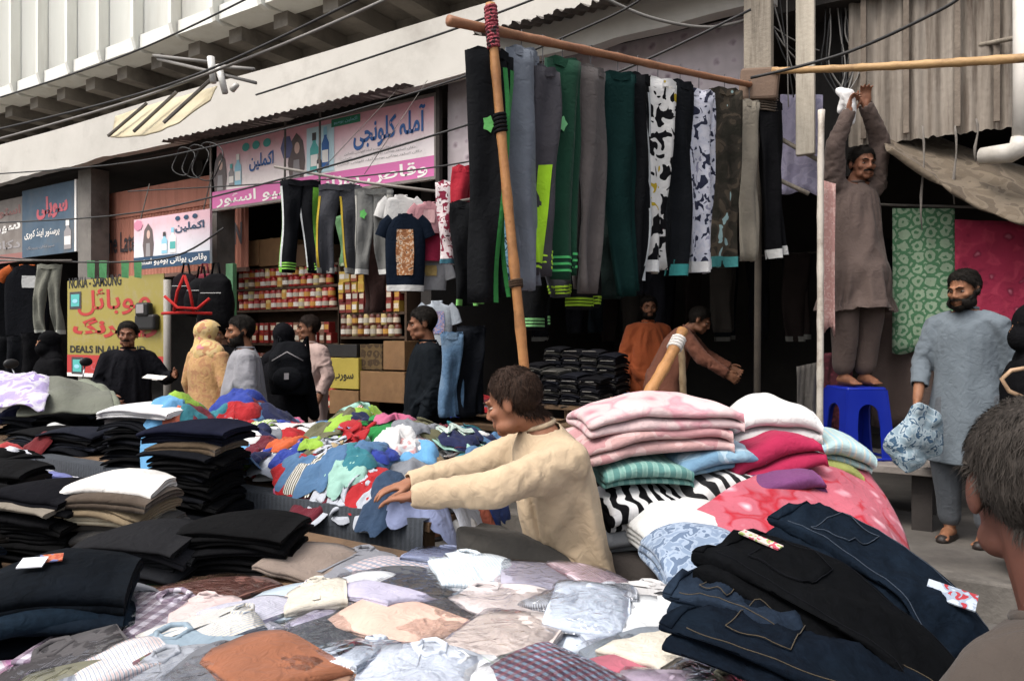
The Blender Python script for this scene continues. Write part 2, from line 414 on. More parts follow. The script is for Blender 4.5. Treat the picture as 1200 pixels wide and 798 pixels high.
# printed panels above the clothes shop
def panel_print():
    m, nt, b = newmat('faded_lilac_print'); L = nt.links.new
    V = N(nt, 'TexCoord').outputs['Object']
    v = N(nt, 'TexVoronoi', _Scale=7.5, _Randomness=.25); L(V, v.inputs[0])
    n = N(nt, 'TexNoise', _Scale=22, _Detail=4); L(V, n.inputs[0])
    ad = N(nt, 'Math', operation='MULTIPLY_ADD'); L(n.outputs[0], ad.inputs[0]); ad.inputs[1].default_value = .35; L(v.outputs[0], ad.inputs[2])
    c = ramp(nt, ad.outputs[0], [(.28, '6f5f66'), (.40, '9a8c92'), (.5, 'b3a8ab'), (.8, 'aaa0a2')]).outputs[0]
    n2 = N(nt, 'TexNoise', _Scale=1.3, _Detail=6); L(V, n2.inputs[0])
    L(mixc(nt, c, '746a66', ramp(nt, n2.outputs[0], [(.45, (0, 0, 0)), (.75, (.7, .7, .7))]).outputs[0]), b.inputs['Base Color'])
    b.inputs['Roughness'].default_value = .7
    return m
M_lil = panel_print()
tag(MB().box((-2.85, 5.80, 3.46), (3.0, .03, .98)).build('lilac_hoarding', M_lil), 'wide faded lilac printed panel above the hanging trousers', 'panel')
tag(MB().box((-4.22, 5.82, 3.40), (.30, .03, .95)).build('lilac_hoarding', M_lil), 'narrow faded lilac printed strip beside the pink sign', 'panel')
tag(MB().box((-4.395, 5.70, 3.3), (.045, .05, 1.25)).build('sign_post', surf('dark_iron', '2b2725', '3d3733', 6, .7, .4, .3)), 'dark iron upright at the end of the pink sign', 'post')

# ---------------------------------------------------------------- sign boards
def board(name, x0, x1, z0, z1, Y, mat, label, cat='sign', rz=0.0, ry=0.0, th=.03, frame=None, group=None):
    r = empty(name, (x0, Y, z0), rz, label, cat, group); r.rotation_euler = (0, ry, rz)
    W, H = x1 - x0, z1 - z0
    MB().box((W / 2, th / 2, H / 2), (W, th, H)).build('panel', mat, r)
    if frame:
        t = .03
        for c, d in (((W / 2, -.004, t / 2), (W, .02, t)), ((W / 2, -.004, H - t / 2), (W, .02, t)), ((t / 2, -.004, H / 2), (t, .022, H - 2 * t)), ((W - t / 2, -.004, H / 2), (t, .022, H - 2 * t))):
            MB().box(c, d).build('frame_bar', frame, r)
    return r, W, H
def flat(name, poly, mat, parent, y=-.003):
    return mesh(name, [(x, y, z) for x, z in poly], [tuple(range(len(poly)))], mat, parent, False)
def ell(cx, cz, rx, rz, n=18, a0=0): return [(cx + rx * math.cos(a0 + 2 * math.pi * k / n), cz + rz * math.sin(a0 + 2 * math.pi * k / n)) for k in range(n)]
def rect(x0, x1, z0, z1): return [(x0, z0), (x1, z0), (x1, z1), (x0, z1)]
def bottle(cx, z0, w, h, mat, parent, cap, y=-.005, lab=None):
    flat('printed_bottle', [(cx - w / 2, z0), (cx + w / 2, z0), (cx + w / 2, z0 + h * .62), (cx + w * .2, z0 + h * .76), (cx + w * .2, z0 + h), (cx - w * .2, z0 + h), (cx - w * .2, z0 + h * .76), (cx - w / 2, z0 + h * .62)], mat, parent, y)
    flat('printed_cap', rect(cx - w * .24, cx + w * .24, z0 + h * .82, z0 + h * 1.02), cap, parent, y - .002)
    flat('printed_label', rect(cx - w * .42, cx + w * .42, z0 + h * .15, z0 + h * .45), lab or p_white, parent, y - .002)
p_white = paint('print_white', 'e6e2dc'); p_blue = paint('print_blue', '2a5c9a'); p_mag = paint('print_magenta', 'c9689f'); p_teal = paint('print_teal', '4fa6a0')
p_green = paint('print_green', '2f7a5c'); p_sky = paint('print_sky', '8fc3d6'); p_dark = paint('print_dark', '3f3a3c'); p_hair = paint('print_brown', '5f5250'); p_skin = paint('print_skin', 'c9a89a')
p_red = paint('print_red', 'a8332f'); p_navy = paint('print_navy', '24435f'); p_grey = paint('print_grey', '8f8a8a'); p_black = paint('print_black', '1d1c1c')
def gradpanel(name, c0, c1, c2, H):
    m, nt, b = newmat(name); V = N(nt, 'TexCoord').outputs['Object']; s = N(nt, 'SeparateXYZ'); nt.links.new(V, s.inputs[0])
    mr = N(nt, 'MapRange'); mr.inputs['From Max'].default_value = H; nt.links.new(s.outputs[2], mr.inputs[0])
    n = N(nt, 'TexNoise', _Scale=2.2, _Detail=6); nt.links.new(V, n.inputs[0])
    ad = N(nt, 'Math', operation='MULTIPLY_ADD'); nt.links.new(n.outputs[0], ad.inputs[0]); ad.inputs[1].default_value = .25; nt.links.new(mr.outputs[0], ad.inputs[2])
    c = ramp(nt, ad.outputs[0], [(.1, c0), (.55, c1), (1, c2)]).outputs[0]
    n2 = N(nt, 'TexNoise', _Scale=5, _Detail=8, _Roughness=.75); nt.links.new(V, n2.inputs[0])
    nt.links.new(mixc(nt, c, '9c9088', ramp(nt, n2.outputs[0], [(.5, (0, 0, 0)), (.8, (.5, .5, .5))]).outputs[0]), b.inputs['Base Color'])
    b.inputs['Roughness'].default_value = .55; return m
def figure_print(cx, z0, h, parent, y):
    """a plain long-haired silhouette, as the print shows at this distance"""
    flat('printed_figure', [(cx - h * .22, z0), (cx + h * .22, z0), (cx + h * .27, z0 + h * .35), (cx + h * .2, z0 + h * .8), (cx, z0 + h), (cx - h * .2, z0 + h * .8), (cx - h * .28, z0 + h * .35)], p_hair, parent, y)
    flat('printed_face', ell(cx + h * .02, z0 + h * .66, h * .085, h * .13), p_skin, parent, y - .002)
    flat('printed_dress', [(cx - h * .12, z0), (cx + h * .12, z0), (cx + h * .09, z0 + h * .4), (cx - h * .09, z0 + h * .4)], p_grey, parent, y - .002)

sgn, W, H = board('shop_sign', -7.92, -4.43, 3.02, 3.86, 5.72, gradpanel('pink_white_print', 'ece6e2', 'e9dedd', 'dca0ac', .84),
                  'large pink and white herbal shop sign with blue lettering and magenta band', frame=surf('sign_rim', '6d6662', '8a827c', 6, .6, .3))
flat('magenta_band', rect(.0, W, .0, .235), p_mag, sgn, -.003)
lettering('وقاص یونانی ہومیو اسٹور', .12, W - .12, .035, .20, p_white, sgn, -.006, .018)
lettering('آملہ کلونجی', 2.38, 3.34, .42, .76, p_blue, sgn, -.006, .025, .02)
lettering('اکملین', .72, 1.14, .40, .60, p_blue, sgn, -.006, .025, .02)
for x in (.66, .84, 1.03): flat('round_badge', ell(x, .70, .065, .05, 14), p_teal, sgn, -.006)
flat('green_plate', rect(2.06, 2.48, .715, .80), p_green, sgn, -.006)
lettering('اکملین ہومیو', 2.10, 2.44, .735, .78, p_sky, sgn, -.009, .01)
figure_print(1.52, .24, .50, sgn, -.006); figure_print(.19, .24, .46, sgn, -.006)
flat('printed_pane', rect(1.68, 2.1, .25, .76), paint('print_pale_blue', 'b9d3da'), sgn, -.005)
bottle(1.80, .27, .13, .42, p_teal, sgn, p_dark, -.007); bottle(1.97, .29, .11, .44, p_blue, sgn, p_sky, -.007); bottle(1.88, .26, .07, .2, p_dark, sgn, p_grey, -.012)
flat('printed_star', ell(1.36, .60, .10, .14, 6), paint('print_violet', '56597f'), sgn, -.0065)
bottle(.40, .27, .10, .26, p_grey, sgn, p_teal, -.007); bottle(.52, .27, .12, .36, p_sky, sgn, p_white, -.007)
for i in range(3): lettering('دکان اسٹور یونانی ہومیو آملہ کلونجی اکملین', 2.15 + .05 * i, 3.3 - .08 * i, .285 + i * .05, .318 + i * .05, p_grey, sgn, -.006, .004)
for x in (1.46, 2.0): MB().tube([(x, -.12, -.02), (x + .01, -.12, .9)], .012, 6).build('hanging_rod', M_asb, sgn)

# red-brown corrugated board with large letters
M_red = surf('red_brown_sheet', 'a56b58', 'b67a66', 2.4, .75, 0, .2, '94604f', streak=True)
q0 = onY(118, 300, 6.1); q1 = onY(292, 300, 6.1)
rb = empty('corrugated_signboard', (q0.x, 6.1, 2.36), 0, 'red-brown corrugated signboard with the painted words The Late', 'sign')
W = q1.x - q0.x
corr('sheet', 0, W, [(0, 0), (0, .86)], .075, .010, M_red, rb, vertical=True, jag=0)
MB().box((W / 2, -.004, 1.05), (W, .03, .38)).build('top_band', M_red, rb)
MB().box((W / 2, -.02, -.02), (W, .05, .05)).build('lower_rail', surf('rail', '5f4a41', '765b50', 5, .8), rb)
lettering('The Late', .10, .92, .36, .66, p_dark, rb, -.016, .02)
lettering('WN', W - .50, W - .12, .30, .58, p_dark, rb, -.016, .03)

# small hung sign
q0 = onY(157, 285, 5.5); q1 = onY(246, 285, 5.5)
sb, W, H = board('hanging_sign', q0.x, q1.x, 2.36, 3.0, 5.5, gradpanel('pink_blue_print', 'cfdde2', 'd9d4da', 'dcb2bb', .64), 'small pale hanging sign with blue bottom band and printed bottles', ry=.0)
flat('navy_band', rect(0, W, 0, .15), p_navy, sb)
lettering('وقاص یونانی ہومیو اسٹور', .08, W - .05, .03, .125, p_white, sb, -.006, .02)
lettering('اکملین', .88, W - .1, .40, .52, p_navy, sb, -.006, .03)
for x in (.93, 1.1, 1.27): flat('round_badge', ell(x, .58, .05, .028, 12), p_navy, sb, -.006)
figure_print(.32, .15, .42, sb, -.006); bottle(.66, .17, .12, .26, p_sky, sb, p_dark); bottle(.83, .17, .13, .30, p_white, sb, p_sky, lab=p_teal)
flat('printed_flower', ell(.10, .56, .1, .07, 7), paint('print_pink', 'c77f96'), sb, -.006)
for x in (.15, W - .12): MB().tube([(x, .0, .64), (x + .03, .1, 1.1)], .008, 5).build('hanging_wire', M_asb, sb)

# blue board and its faded neighbour at the far left
q0 = onY(26, 250, 5.75); q1 = onY(89, 250, 5.75)
bb, W, H = board('shop_sign', q0.x, q1.x, 2.74, 3.78, 5.75, surf('dusty_blue_board', '3a4c5c', '4f6374', 2.5, .7, 0, .1, '5c5f60'), 'dusty blue shop sign with red script and white writing')
lettering('سوپلی', .45, W - .22, .52, .88, paint('print_coral', 'b2525c'), bb, -.004, .05)
lettering('پرسٹور اینڈ کوری', .08, W - .45, .26, .42, p_white, bb, -.004, .02)
lettering('سپر دکان ریپیرنگ', .15, W - .6, .10, .16, p_grey, bb, -.004, .01)
bottle(W - .22, .05, .2, .42, p_grey, bb, p_white); MB().box((W + .03, .0, H / 2), (.05, .05, H)).build('white_edge', p_white, bb)
q2 = onY(-40, 250, 5.78)
fb, W, H = board('shop_sign', q2.x, q0.x - .06, 2.70, 3.72, 5.80, surf('faded_board', '77706b', '8d8680', 2.5, .8, 0, .1, '6b625c'), 'faded grey-brown shop sign with rows of worn letters')
for i, t in enumerate(('دکان', 'سپر', 'اسٹور')): lettering(t * 2, .1, W - .1, .18 + i * .27, .36 + i * .27, (p_grey, p_white, paint('print_dull_red', '8d5f58'))[i], fb, -.004, .03)
flat('red_band', rect(0, W, 0, .14), paint('print_dull_red', '8d5f58'), fb)

# yellow phone repair banner
q0 = onY(79, 380, 5.55); q1 = onY(192, 380, 5.55)
M_yel = gradpanel('yellow_banner_print', '857838', '93853c', '918540', 1.42)
yb, W, H = board('repair_banner', q0.x, q1.x, .95, 2.29, 5.55, M_yel, 'yellow phone repair banner with red script and black capitals', th=.012)
flat('red_band', rect(0, W, 0, .30), p_red, yb); flat('pale_strip', rect(0, W, .0, .05), p_white, yb, -.005)
lettering('NOKIA - SAMSUNG', .05, 1.35, 1.23, 1.38, p_black, yb, -.005, .02)
lettering('موبائل', .28, 2.0, .84, 1.20, p_red, yb, -.005, .014)
lettering('ریپیرنگ', .15, 2.15, .52, .82, p_red, yb, -.005, .05)
lettering('DEALS IN ALL KIND', .08, 1.9, .33, .43, p_black, yb, -.005, .03)
for x, z in ((.22, 1.06), (.27, .15)):
    flat('printed_frame', rect(x - .15, x + .15, z - .12, z + .12), p_dark, yb, -.006); flat('printed_screen', rect(x - .11, x + .11, z - .085, z + .085), p_teal, yb, -.009)
    flat('printed_mark', ell(x, z - .01, .07, .028, 14), p_sky, yb, -.012)
lettering('دکان', .62, 1.1, .1, .22, paint('print_coral', 'b2525c'), yb, -.006, .03)
ph = empty('wall_telephone', (q1.x - .28, 5.5, 1.68), 0, 'black desk telephone fixed on the yellow banner', 'telephone')
MB().box((0, 0, 0), (.42, .1, .2), None, .03).build('base', p_black, ph); MB().box((-.03, -.02, .16), (.26, .1, .18), None, .03).build('display_housing', p_black, ph)
MB().box((-.03, -.075, .17), (.16, .012, .11)).build('screen', p_grey, ph)
# ---------------------------------------------------------------- people: one continuous body each, clothes and hair as children
def V3(*a): return Vector(a)
def limb(mb_, pts, radii, n=12, sq=None):
    """rounded tapered tube through joints"""
    pts = [Vector(p) for p in pts]
    P2 = []; R2 = []
    d0 = (pts[0] - pts[1]).normalized(); d1 = (pts[-1] - pts[-2]).normalized()
    for k, f in ((.85, .45), (.5, .82)):
        P2.append(pts[0] + d0 * radii[0] * k); R2.append(radii[0] * f)
    for i in range(len(pts)):
        P2.append(pts[i]); R2.append(radii[i])
        if i < len(pts) - 1:
            P2.append((pts[i] + pts[i + 1]) / 2); R2.append((radii[i] + radii[i + 1]) / 2)
    for k, f in ((.5, .82), (.85, .45)):
        P2.append(pts[-1] + d1 * radii[-1] * k); R2.append(radii[-1] * f)
    mb_.tube(P2, R2, n)
def ellip(mb_, c, r, M=None, n=14):
    prof = [(math.sin(math.pi * (k + .15) / 8.3), -math.cos(math.pi * (k + .15) / 8.3)) for k in range(9)]
    vs = []
    for a, z in prof:
        for k in range(n):
            t = 2 * math.pi * k / n; p = Vector((a * math.cos(t) * r[0] + c[0], a * math.sin(t) * r[1] + c[1], z * r[2] + c[2])); vs.append(M @ p if M is not None else p)
    m = len(prof); fs = [(i * n + k, i * n + (k + 1) % n, (i + 1) * n + (k + 1) % n, (i + 1) * n + k) for i in range(m - 1) for k in range(n)]
    fs += [tuple(reversed(range(n))), tuple(range((m - 1) * n, m * n))]
    mb_.add(vs, fs)
def loft(mb_, rings, n=20):
    """rings: (centre, half-axis U, half-axis V)"""
    vs = []
    for c, u, v in rings:
        for k in range(n):
            a = 2 * math.pi * k / n; ca, sa = math.cos(a), math.sin(a)
            q = (abs(ca) ** 2.4 + abs(sa) ** 2.4) ** (-1 / 2.4)
            vs.append(Vector(c) + Vector(u) * ca * q + Vector(v) * sa * q)
    m = len(rings); fs = [(i * n + k, i * n + (k + 1) % n, (i + 1) * n + (k + 1) % n, (i + 1) * n + k) for i in range(m - 1) for k in range(n)]
    fs += [tuple(reversed(range(n))), tuple(range((m - 1) * n, m * n))]
    mb_.add(vs, fs)
def fuse(mb_, voxel, smooth=4, fac=.5):
    """weld overlapping solids into one continuous surface"""
    me = bpy.data.meshes.new('fuse'); me.from_pydata(mb_.v, [], mb_.f)
    o = bpy.data.objects.new('fuse', me); COL.objects.link(o)
    r = o.modifiers.new('r', 'REMESH'); r.mode = 'VOXEL'; r.voxel_size = voxel; r.use_smooth_shade = True
    s = o.modifiers.new('s', 'SMOOTH'); s.factor = fac; s.iterations = smooth
    dg = bpy.context.evaluated_depsgraph_get(); dg.update()
    nm = bpy.data.meshes.new_from_object(o.evaluated_get(dg))
    bpy.data.objects.remove(o); bpy.data.meshes.remove(me)
    return nm
def getv(me):
    a = np.zeros(len(me.vertices) * 3); me.vertices.foreach_get('co', a); return a.reshape(-1, 3)
def getn(me):
    a = np.zeros(len(me.vertices) * 3); me.vertices.foreach_get('normal', a); return a.reshape(-1, 3)
def setv(me, v): me.vertices.foreach_set('co', np.asarray(v).ravel()); me.update()
def submesh(me, v, keepmask):
    idx = -np.ones(len(v), int); fs = []
    for p in me.polygons:
        q = list(p.vertices)
        if all(keepmask[i] for i in q): fs.append(q)
    used = sorted({i for f in fs for i in f}); idx[used] = np.arange(len(used))
    return used, [tuple(int(idx[i]) for i in f) for f in fs]
def sm(x, a, b):
    t = np.clip((x - a) / (b - a), 0, 1); return t * t * (3 - 2 * t)

STAND = dict(pelvis=(0, 0, .93), chest=(0, .01, 1.25), neck=(0, .015, 1.45), head=(0, -.01, 1.585),
             rs=(-.168, .015, 1.358), ls=(.168, .015, 1.358), re=(-.245, .03, 1.13), le=(.245, .03, 1.13), rw=(-.26, -.06, .89), lw=(.26, -.06, .89),
             rh=(-.09, 0, .90), lh=(.09, 0, .90), rk=(-.10, -.02, .49), lk=(.10, -.02, .49), ra=(-.10, .03, .09), la=(.10, .03, .09))
def hand(mb_, w, d, up, side, curl=.45, spread=1.0):
    """palm, four unequal bent fingers and a thumb leaving the side of the palm; d = pointing direction, up = back of the hand"""
    d = d.normalized(); up = (up - d * up.dot(d)).normalized(); s = d.cross(up) * side
    M = Matrix((s, d, up)).transposed().to_4x4(); M.translation = w
    ellip(mb_, (0, .052, 0), (.040, .050, .016), M)
    limb(mb_, [M @ V3(0, -.02, 0), M @ V3(0, .03, 0)], [.027, .024])
    for i, (x, L) in enumerate(((-.029, .066), (-.010, .076), (.010, .071), (.028, .055))):
        p = V3(x, .088, 0); pts = [M @ V3(x * .9, .06, 0), M @ p]; a = 0
        for k in range(3):
            a -= curl * (.5 + .3 * k); q = L * (.45, .32, .26)[k]
            p = p + V3(x * .12 * spread, math.cos(a) * q, math.sin(a) * q); pts.append(M @ p)
        limb(mb_, pts, [.0092, .0092, .0086, .0078, .0068], 8)
    limb(mb_, [M @ V3(-.030, .022, -.004), M @ V3(-.052, .052, -.012), M @ V3(-.058, .082, -.018), M @ V3(-.054, .104, -.024)], [.014, .0115, .010, .008], 8)

def headparts(mb_, M, build=1.0):
    E = lambda c, r: ellip(mb_, c, r, M)
    E((0, .018, .032), (.076, .095, .084)); E((0, -.022, -.028), (.062, .072, .085)); E((0, -.012, -.02), (.066, .07, .06))
    E((0, -.068, -.092), (.027, .022, .020)); E((.040, -.03, -.075), (.022, .045, .026)); E((-.040, -.03, -.075), (.022, .045, .026))
    limb(mb_, [M @ V3(0, -.090, .014), M @ V3(0, -.099, -.010), M @ V3(0, -.107, -.028)], [.008, .009, .0115], 10)
    for s in (-1, 1):
        E((s * .0125, -.099, -.034), (.009, .011, .008)); E((s * .044, -.060, -.024), (.022, .022, .019)); E((s * .080, .012, -.008), (.010, .020, .032))
        limb(mb_, [M @ V3(s * .012, -.092, .022), M @ V3(s * .045, -.078, .023)], [.008, .009], 8)
    for z, r in ((-.058, .0068), (-.069, .0078)):
        limb(mb_, [M @ V3(-.022, -.084, z), M @ V3(0, -.094, z), M @ V3(.022, -.084, z)], [.005, r, .005], 8)

def wrinkles(me, amp, seed, freq=(11, 11, 4.5), mask=None, sharp=True):
    v = getv(me); nn = getn(me)
    a = fnoise(v * np.array(freq), seed); b = fnoise(v * np.array(freq) * 2.3 + 5, seed + 3)
    if sharp: a = 1 - 2 * np.abs(a)
    d = amp * (a + .4 * b)
    if mask is not None: d = d * mask(v)
    setv(me, v + nn * d[:, None])

def drape_garment(kme, body, pinfn, cutfn, frames_=12, grow=-.10):
    """let a shirt settle on the body so that it creases and hangs like cloth"""
    bm = bmesh.new(); bm.from_mesh(kme); bm.normal_update()
    kill = [f for f in bm.faces if cutfn(f.calc_center_median(), f.normal)]
    bmesh.ops.delete(bm, geom=kill, context='FACES')
    bmesh.ops.delete(bm, geom=[v_ for v_ in bm.verts if not v_.link_faces], context='VERTS')
    me = bpy.data.meshes.new('garment'); bm.to_mesh(me); bm.free()
    o = bpy.data.objects.new('garment', me); COL.objects.link(o); vg = o.vertex_groups.new(name='pin')
    for v_ in me.vertices:
        w = pinfn(v_.co)
        if w > 0: vg.add([v_.index], w, 'REPLACE')
    bo_ = bpy.data.objects.new('bodycol', body.copy()); COL.objects.link(bo_); dm = bo_.modifiers.new('d', 'DECIMATE'); dm.ratio = .06
    dg = bpy.context.evaluated_depsgraph_get(); dg.update(); lowp = bpy.data.meshes.new_from_object(bo_.evaluated_get(dg)); bo_.modifiers.clear(); bo_.data = lowp
    bo_.modifiers.new('c', 'COLLISION'); bo_.collision.thickness_outer = .006; bo_.collision.cloth_friction = 15
    md = o.modifiers.new('cloth', 'CLOTH'); s = md.settings; s.quality = 4; s.mass = .12; s.bending_stiffness = .25; s.tension_stiffness = 12; s.compression_stiffness = 12; s.shear_stiffness = 4; s.air_damping = 3
    s.vertex_group_mass = 'pin'; s.pin_stiffness = 1; s.shrink_min = grow; s.shrink_max = grow
    md.collision_settings.distance_min = .006; md.collision_settings.use_self_collision = False
    md.point_cache.frame_start = 1; md.point_cache.frame_end = 60
    for f in range(1, frames_ + 1): SC.frame_set(f)
    sb = o.modifiers.new('s', 'SUBSURF'); sb.levels = 1; sd_ = o.modifiers.new('t', 'SOLIDIFY'); sd_.thickness = .004; sd_.offset = 1
    dg = bpy.context.evaluated_depsgraph_get(); nm = bpy.data.meshes.new_from_object(o.evaluated_get(dg))
    bpy.data.objects.remove(o); bpy.data.objects.remove(bo_); SC.frame_set(1)
    return nm
def person(label, loc, face, J=None, scale=1.0, skincol='7a5340', haircol='17130f', kam='777777', shal=None, hem=.52, head_rot=(0, 0, 0), hairlen=1.0, hair=True, beard=None,
           sleeve=1.0, voxel=.0075, hands=True, curl=(.45, .45), handdir=None, seed=1, collar=True, kampat=None, rz=None, wr=.007, bulk=1.0, shoes='2a2320', group='people in the market', covered=None, handup=None, world=False, flare=.05, feetflat=True, sim=False, fine=False):
    """face: degrees in the street plan, 0 = towards the lens side, -90 = to its left"""
    th = YAW + math.radians(face) if rz is None else rz
    root = empty('person', loc, th, label, 'person', group); root.scale = (scale,) * 3
    j = {k: Vector(v) for k, v in STAND.items()}
    if J:
        inv = (Matrix.Translation(Vector(loc)) @ Matrix.Rotation(th, 4, 'Z') @ Matrix.Scale(scale, 4)).inverted()
        for k, v in J.items(): j[k] = (inv @ Vector(v)) if world else Vector(v)
    lat = (j['ls'] - j['rs']).normalized(); spine = (j['neck'] - j['pelvis']).normalized(); fwd = spine.cross(lat).normalized() * -1
    hl = (j['lh'] - j['rh']).normalized(); pf = V3(0, 0, 1).cross(hl).normalized() * -1
    Mh = Matrix.Translation(j['head']) @ Euler([math.radians(a) for a in head_rot]).to_matrix().to_4x4()
    # --- body
    b = MB()
    pe, ch, ne = j['pelvis'], j['chest'], j['neck']; wa = pe.lerp(ch, .5)
    loft(b, [(pe - V3(0, 0, .07), hl * .11, pf * .08), (pe, hl * .155, pf * .105), (wa, lat * .135, fwd * .095), (ch, lat * .155, fwd * .11), (ch.lerp(ne, .55), lat * .145, fwd * .09), (ch.lerp(ne, .85), lat * .09, fwd * .065), (ne, lat * .055, fwd * .055)])
    limb(b, [ne - spine * .04, ne, Mh @ V3(0, .015, -.05)], [.060, .056, .054])
    headparts(b, Mh)
    for s in ('r', 'l'):
        limb(b, [ch.lerp(ne, .6), j[s + 's'], j[s + 'e'], j[s + 'w']], [.07, .055, .042, .028])
        limb(b, [pe.lerp(j[s + 'h'], .7), j[s + 'h'], j[s + 'k'], j[s + 'a']], [.08, .085, .056, .038])
        fd = V3(0, -1, 0) if feetflat else (j[s + 'a'] - j[s + 'k']).normalized()
        a = j[s + 'a']; limb(b, [a + V3(0, .03, -.045), a + V3(0, -.05, -.045), a + V3(0, -.12, -.06)], [.034, .038, .026])
        for q in range(5):
            x = (q - 2) * .017 * (1 if s == 'l' else -1); limb(b, [a + V3(x * .7, -.11, -.06), a + V3(x, -.155 + abs(q - 1) * .006, -.068)], [.012, .0095], 8)
        hd = (handdir or {}).get(s); d = Vector(hd) if hd else (j[s + 'w'] - j[s + 'e'])
        hu = (handup or {}).get(s); up = Vector(hu) if hu else lat * (1 if s == 'l' else -1)
        hand(b, j[s + 'w'], d, up, 1 if s == 'r' else -1, curl[0 if s == 'r' else 1])
    body = fuse(b, voxel, 3, .5)
    v = getv(body); Mi = np.array(Mh.inverted()); hv = v @ Mi[:3, :3].T + Mi[:3, 3]
    R3 = np.array(Mh.to_3x3())
    for s in (-1, 1):       # eye sockets
        d2 = ((hv - np.array([s * .033, -.080, .000])) ** 2 / np.array([.016, .03, .011]) ** 2).sum(1)
        hv[:, 1] += .010 * np.exp(-d2)
    ishead = (np.linalg.norm(hv - np.array([0, 0, 0]), axis=1) < .19) & (hv[:, 2] > -.13)
    v = np.where(ishead[:, None], hv @ R3.T + np.array(Mh.translation), v); setv(body, v)
    body.polygons.foreach_set('use_smooth', [True] * len(body.polygons))
    bo = link('body', body, skin(skincol), root)
    nn = getn(body)
    # --- eyes and brows
    if covered != 'veil':
        for s in (-1, 1):
            m = MB(); ellip(m, (s * .033, -.0695, -.001), (.0105, .0105, .0050), Mh, 12); e = m.build('eye', paint('eye_white', '9a8a7e', .3), bo, True)
            m = MB(); ellip(m, (s * .033, -.0790, -.001), (.0052, .0025, .0048), Mh, 10); m.build('iris', paint('iris_dark', '1a110c', .2), e, True)
            m = MB(); limb(m, [Mh @ V3(s * .014, -.0985, .020), Mh @ V3(s * .031, -.0955, .027), Mh @ V3(s * .052, -.080, .022)], [.003, .004, .002], 7); m.build('eyebrow', hairmat(haircol), bo, True)
    # --- hair and beard grown from the scalp
    def grow(name, fn, amp, mat, sd):
        f = fn(hv); keep = f > -.35; keep &= ishead
        used, fs = submesh(body, v, keep)
        if not fs: return
        u = np.array(used); fv = f[u]
        nz = fnoise(hv[u] * 55, sd) * .35 + fnoise(hv[u] * 140, sd + 2) * .3
        off = amp * sm(fv, -.3, .9) * (1 + nz) + np.where(fv < -.1, -.003, .001)
        cap = mesh(name, v[u] + nn[u] * off[:, None], fs, mat, bo)
        rg = np.random.default_rng(sd); ok = np.where(fv > -.1)[0]; cnt = (11000 if fine else 3600) if name == 'hair' else 1100
        pick = rg.choice(ok, cnt); p0 = v[u][pick] + nn[u][pick] * (off[pick] * .7)[:, None]; nk = nn[u][pick]
        hl_ = hv[u][pick]; ct = np.array([0, .03, .09]); dr = hl_ - ct; dr[:, 2] -= .06; dr[:, 1] += np.where(hl_[:, 1] < -.02, .16, 0); dr += rg.normal(0, .035, dr.shape)
        if name != 'hair': dr = np.stack([hl_[:, 0] * .4, np.full(cnt, -.01), np.full(cnt, -.05)], 1) + rg.normal(0, .015, (cnt, 3))
        dr = dr @ R3.T; dr -= nk * (dr * nk).sum(1)[:, None]; dr /= np.maximum(np.linalg.norm(dr, axis=1), 1e-6)[:, None]
        ln = (.022 * hairlen if name == 'hair' else (.014 if beard == 'full' else .006)) * rg.uniform(.6, 1.4, cnt); sdv = np.cross(dr, nk) * (.00045 if fine else .0011)
        p1 = p0 + dr * (ln * .55)[:, None] + nk * .006; p2 = p0 + dr * ln[:, None] + nk * .0045 + rg.normal(0, .002, (cnt, 3))
        bl = np.concatenate([p0 - sdv, p0 + sdv, p1 + sdv, p1 - sdv, p2]); a_ = np.arange(cnt)
        mesh(name + '_strands', bl, [(i, i + cnt, i + 2 * cnt, i + 3 * cnt) for i in a_.tolist()] + [(i + 3 * cnt, i + 2 * cnt, i + 4 * cnt) for i in a_.tolist()], mat, cap)['kind'] = 'stuff'
    if hair:
        def hf(h):
            thr = np.interp(h[:, 1], [-.1, -.06, -.03, .0, .025, .05, .12], [.076, .068, .034, -.002, -.022, -.052 * hairlen, -.07 * hairlen])
            f = (h[:, 2] - thr) / .036
            ear = (np.abs(h[:, 0]) > .076) & (h[:, 2] < .020) & (h[:, 1] < .04)
            return np.where(ear, -1, np.clip(f, -1, 1))
        grow('hair', hf, .012 * hairlen, hairmat(haircol), seed)
    if beard:
        def bf(h):
            top = np.interp(h[:, 1], [-.12, -.095, -.07, -.03, .0, .02], [-.046, -.044, -.048, -.030, .0, .02])
            f = (top - h[:, 2]) / .012; f = np.minimum(f, (.008 - h[:, 1]) / .012)
            lips = (np.abs(h[:, 0]) < .022) & (h[:, 2] < -.052) & (h[:, 2] > -.076)
            f = np.where(lips, -1, f); f = np.where(h[:, 2] < -.118, -1, f)
            if beard == 'moustache': f = np.where((h[:, 2] < -.054) | (np.abs(h[:, 0]) > .032), -1, f)
            return np.clip(f, -1, 1)
        grow('moustache' if beard == 'moustache' else 'beard', bf, .016 if beard == 'full' else .007, hairmat(haircol), seed + 1)
    # --- long shirt
    km = cloth(kam, *(kampat or ())) ; B = bulk
    k = MB(); down = V3(0, 0, -1)
    rings = [(ne - spine * .005, lat * .068, fwd * .068), (ch.lerp(ne, .82), lat * .12, fwd * .085), (ch.lerp(ne, .62), lat * .145 * B, fwd * .105 * B), (ch.lerp(ne, .3), lat * .172 * B, fwd * .125 * B), (ch, lat * .178 * B, fwd * .135 * B), (wa, lat * .172 * B, fwd * .128 * B), (pe, hl * .195 * B, pf * .145 * B)]
    nh = 5
    kc = (j['rk'] + j['lk']) / 2
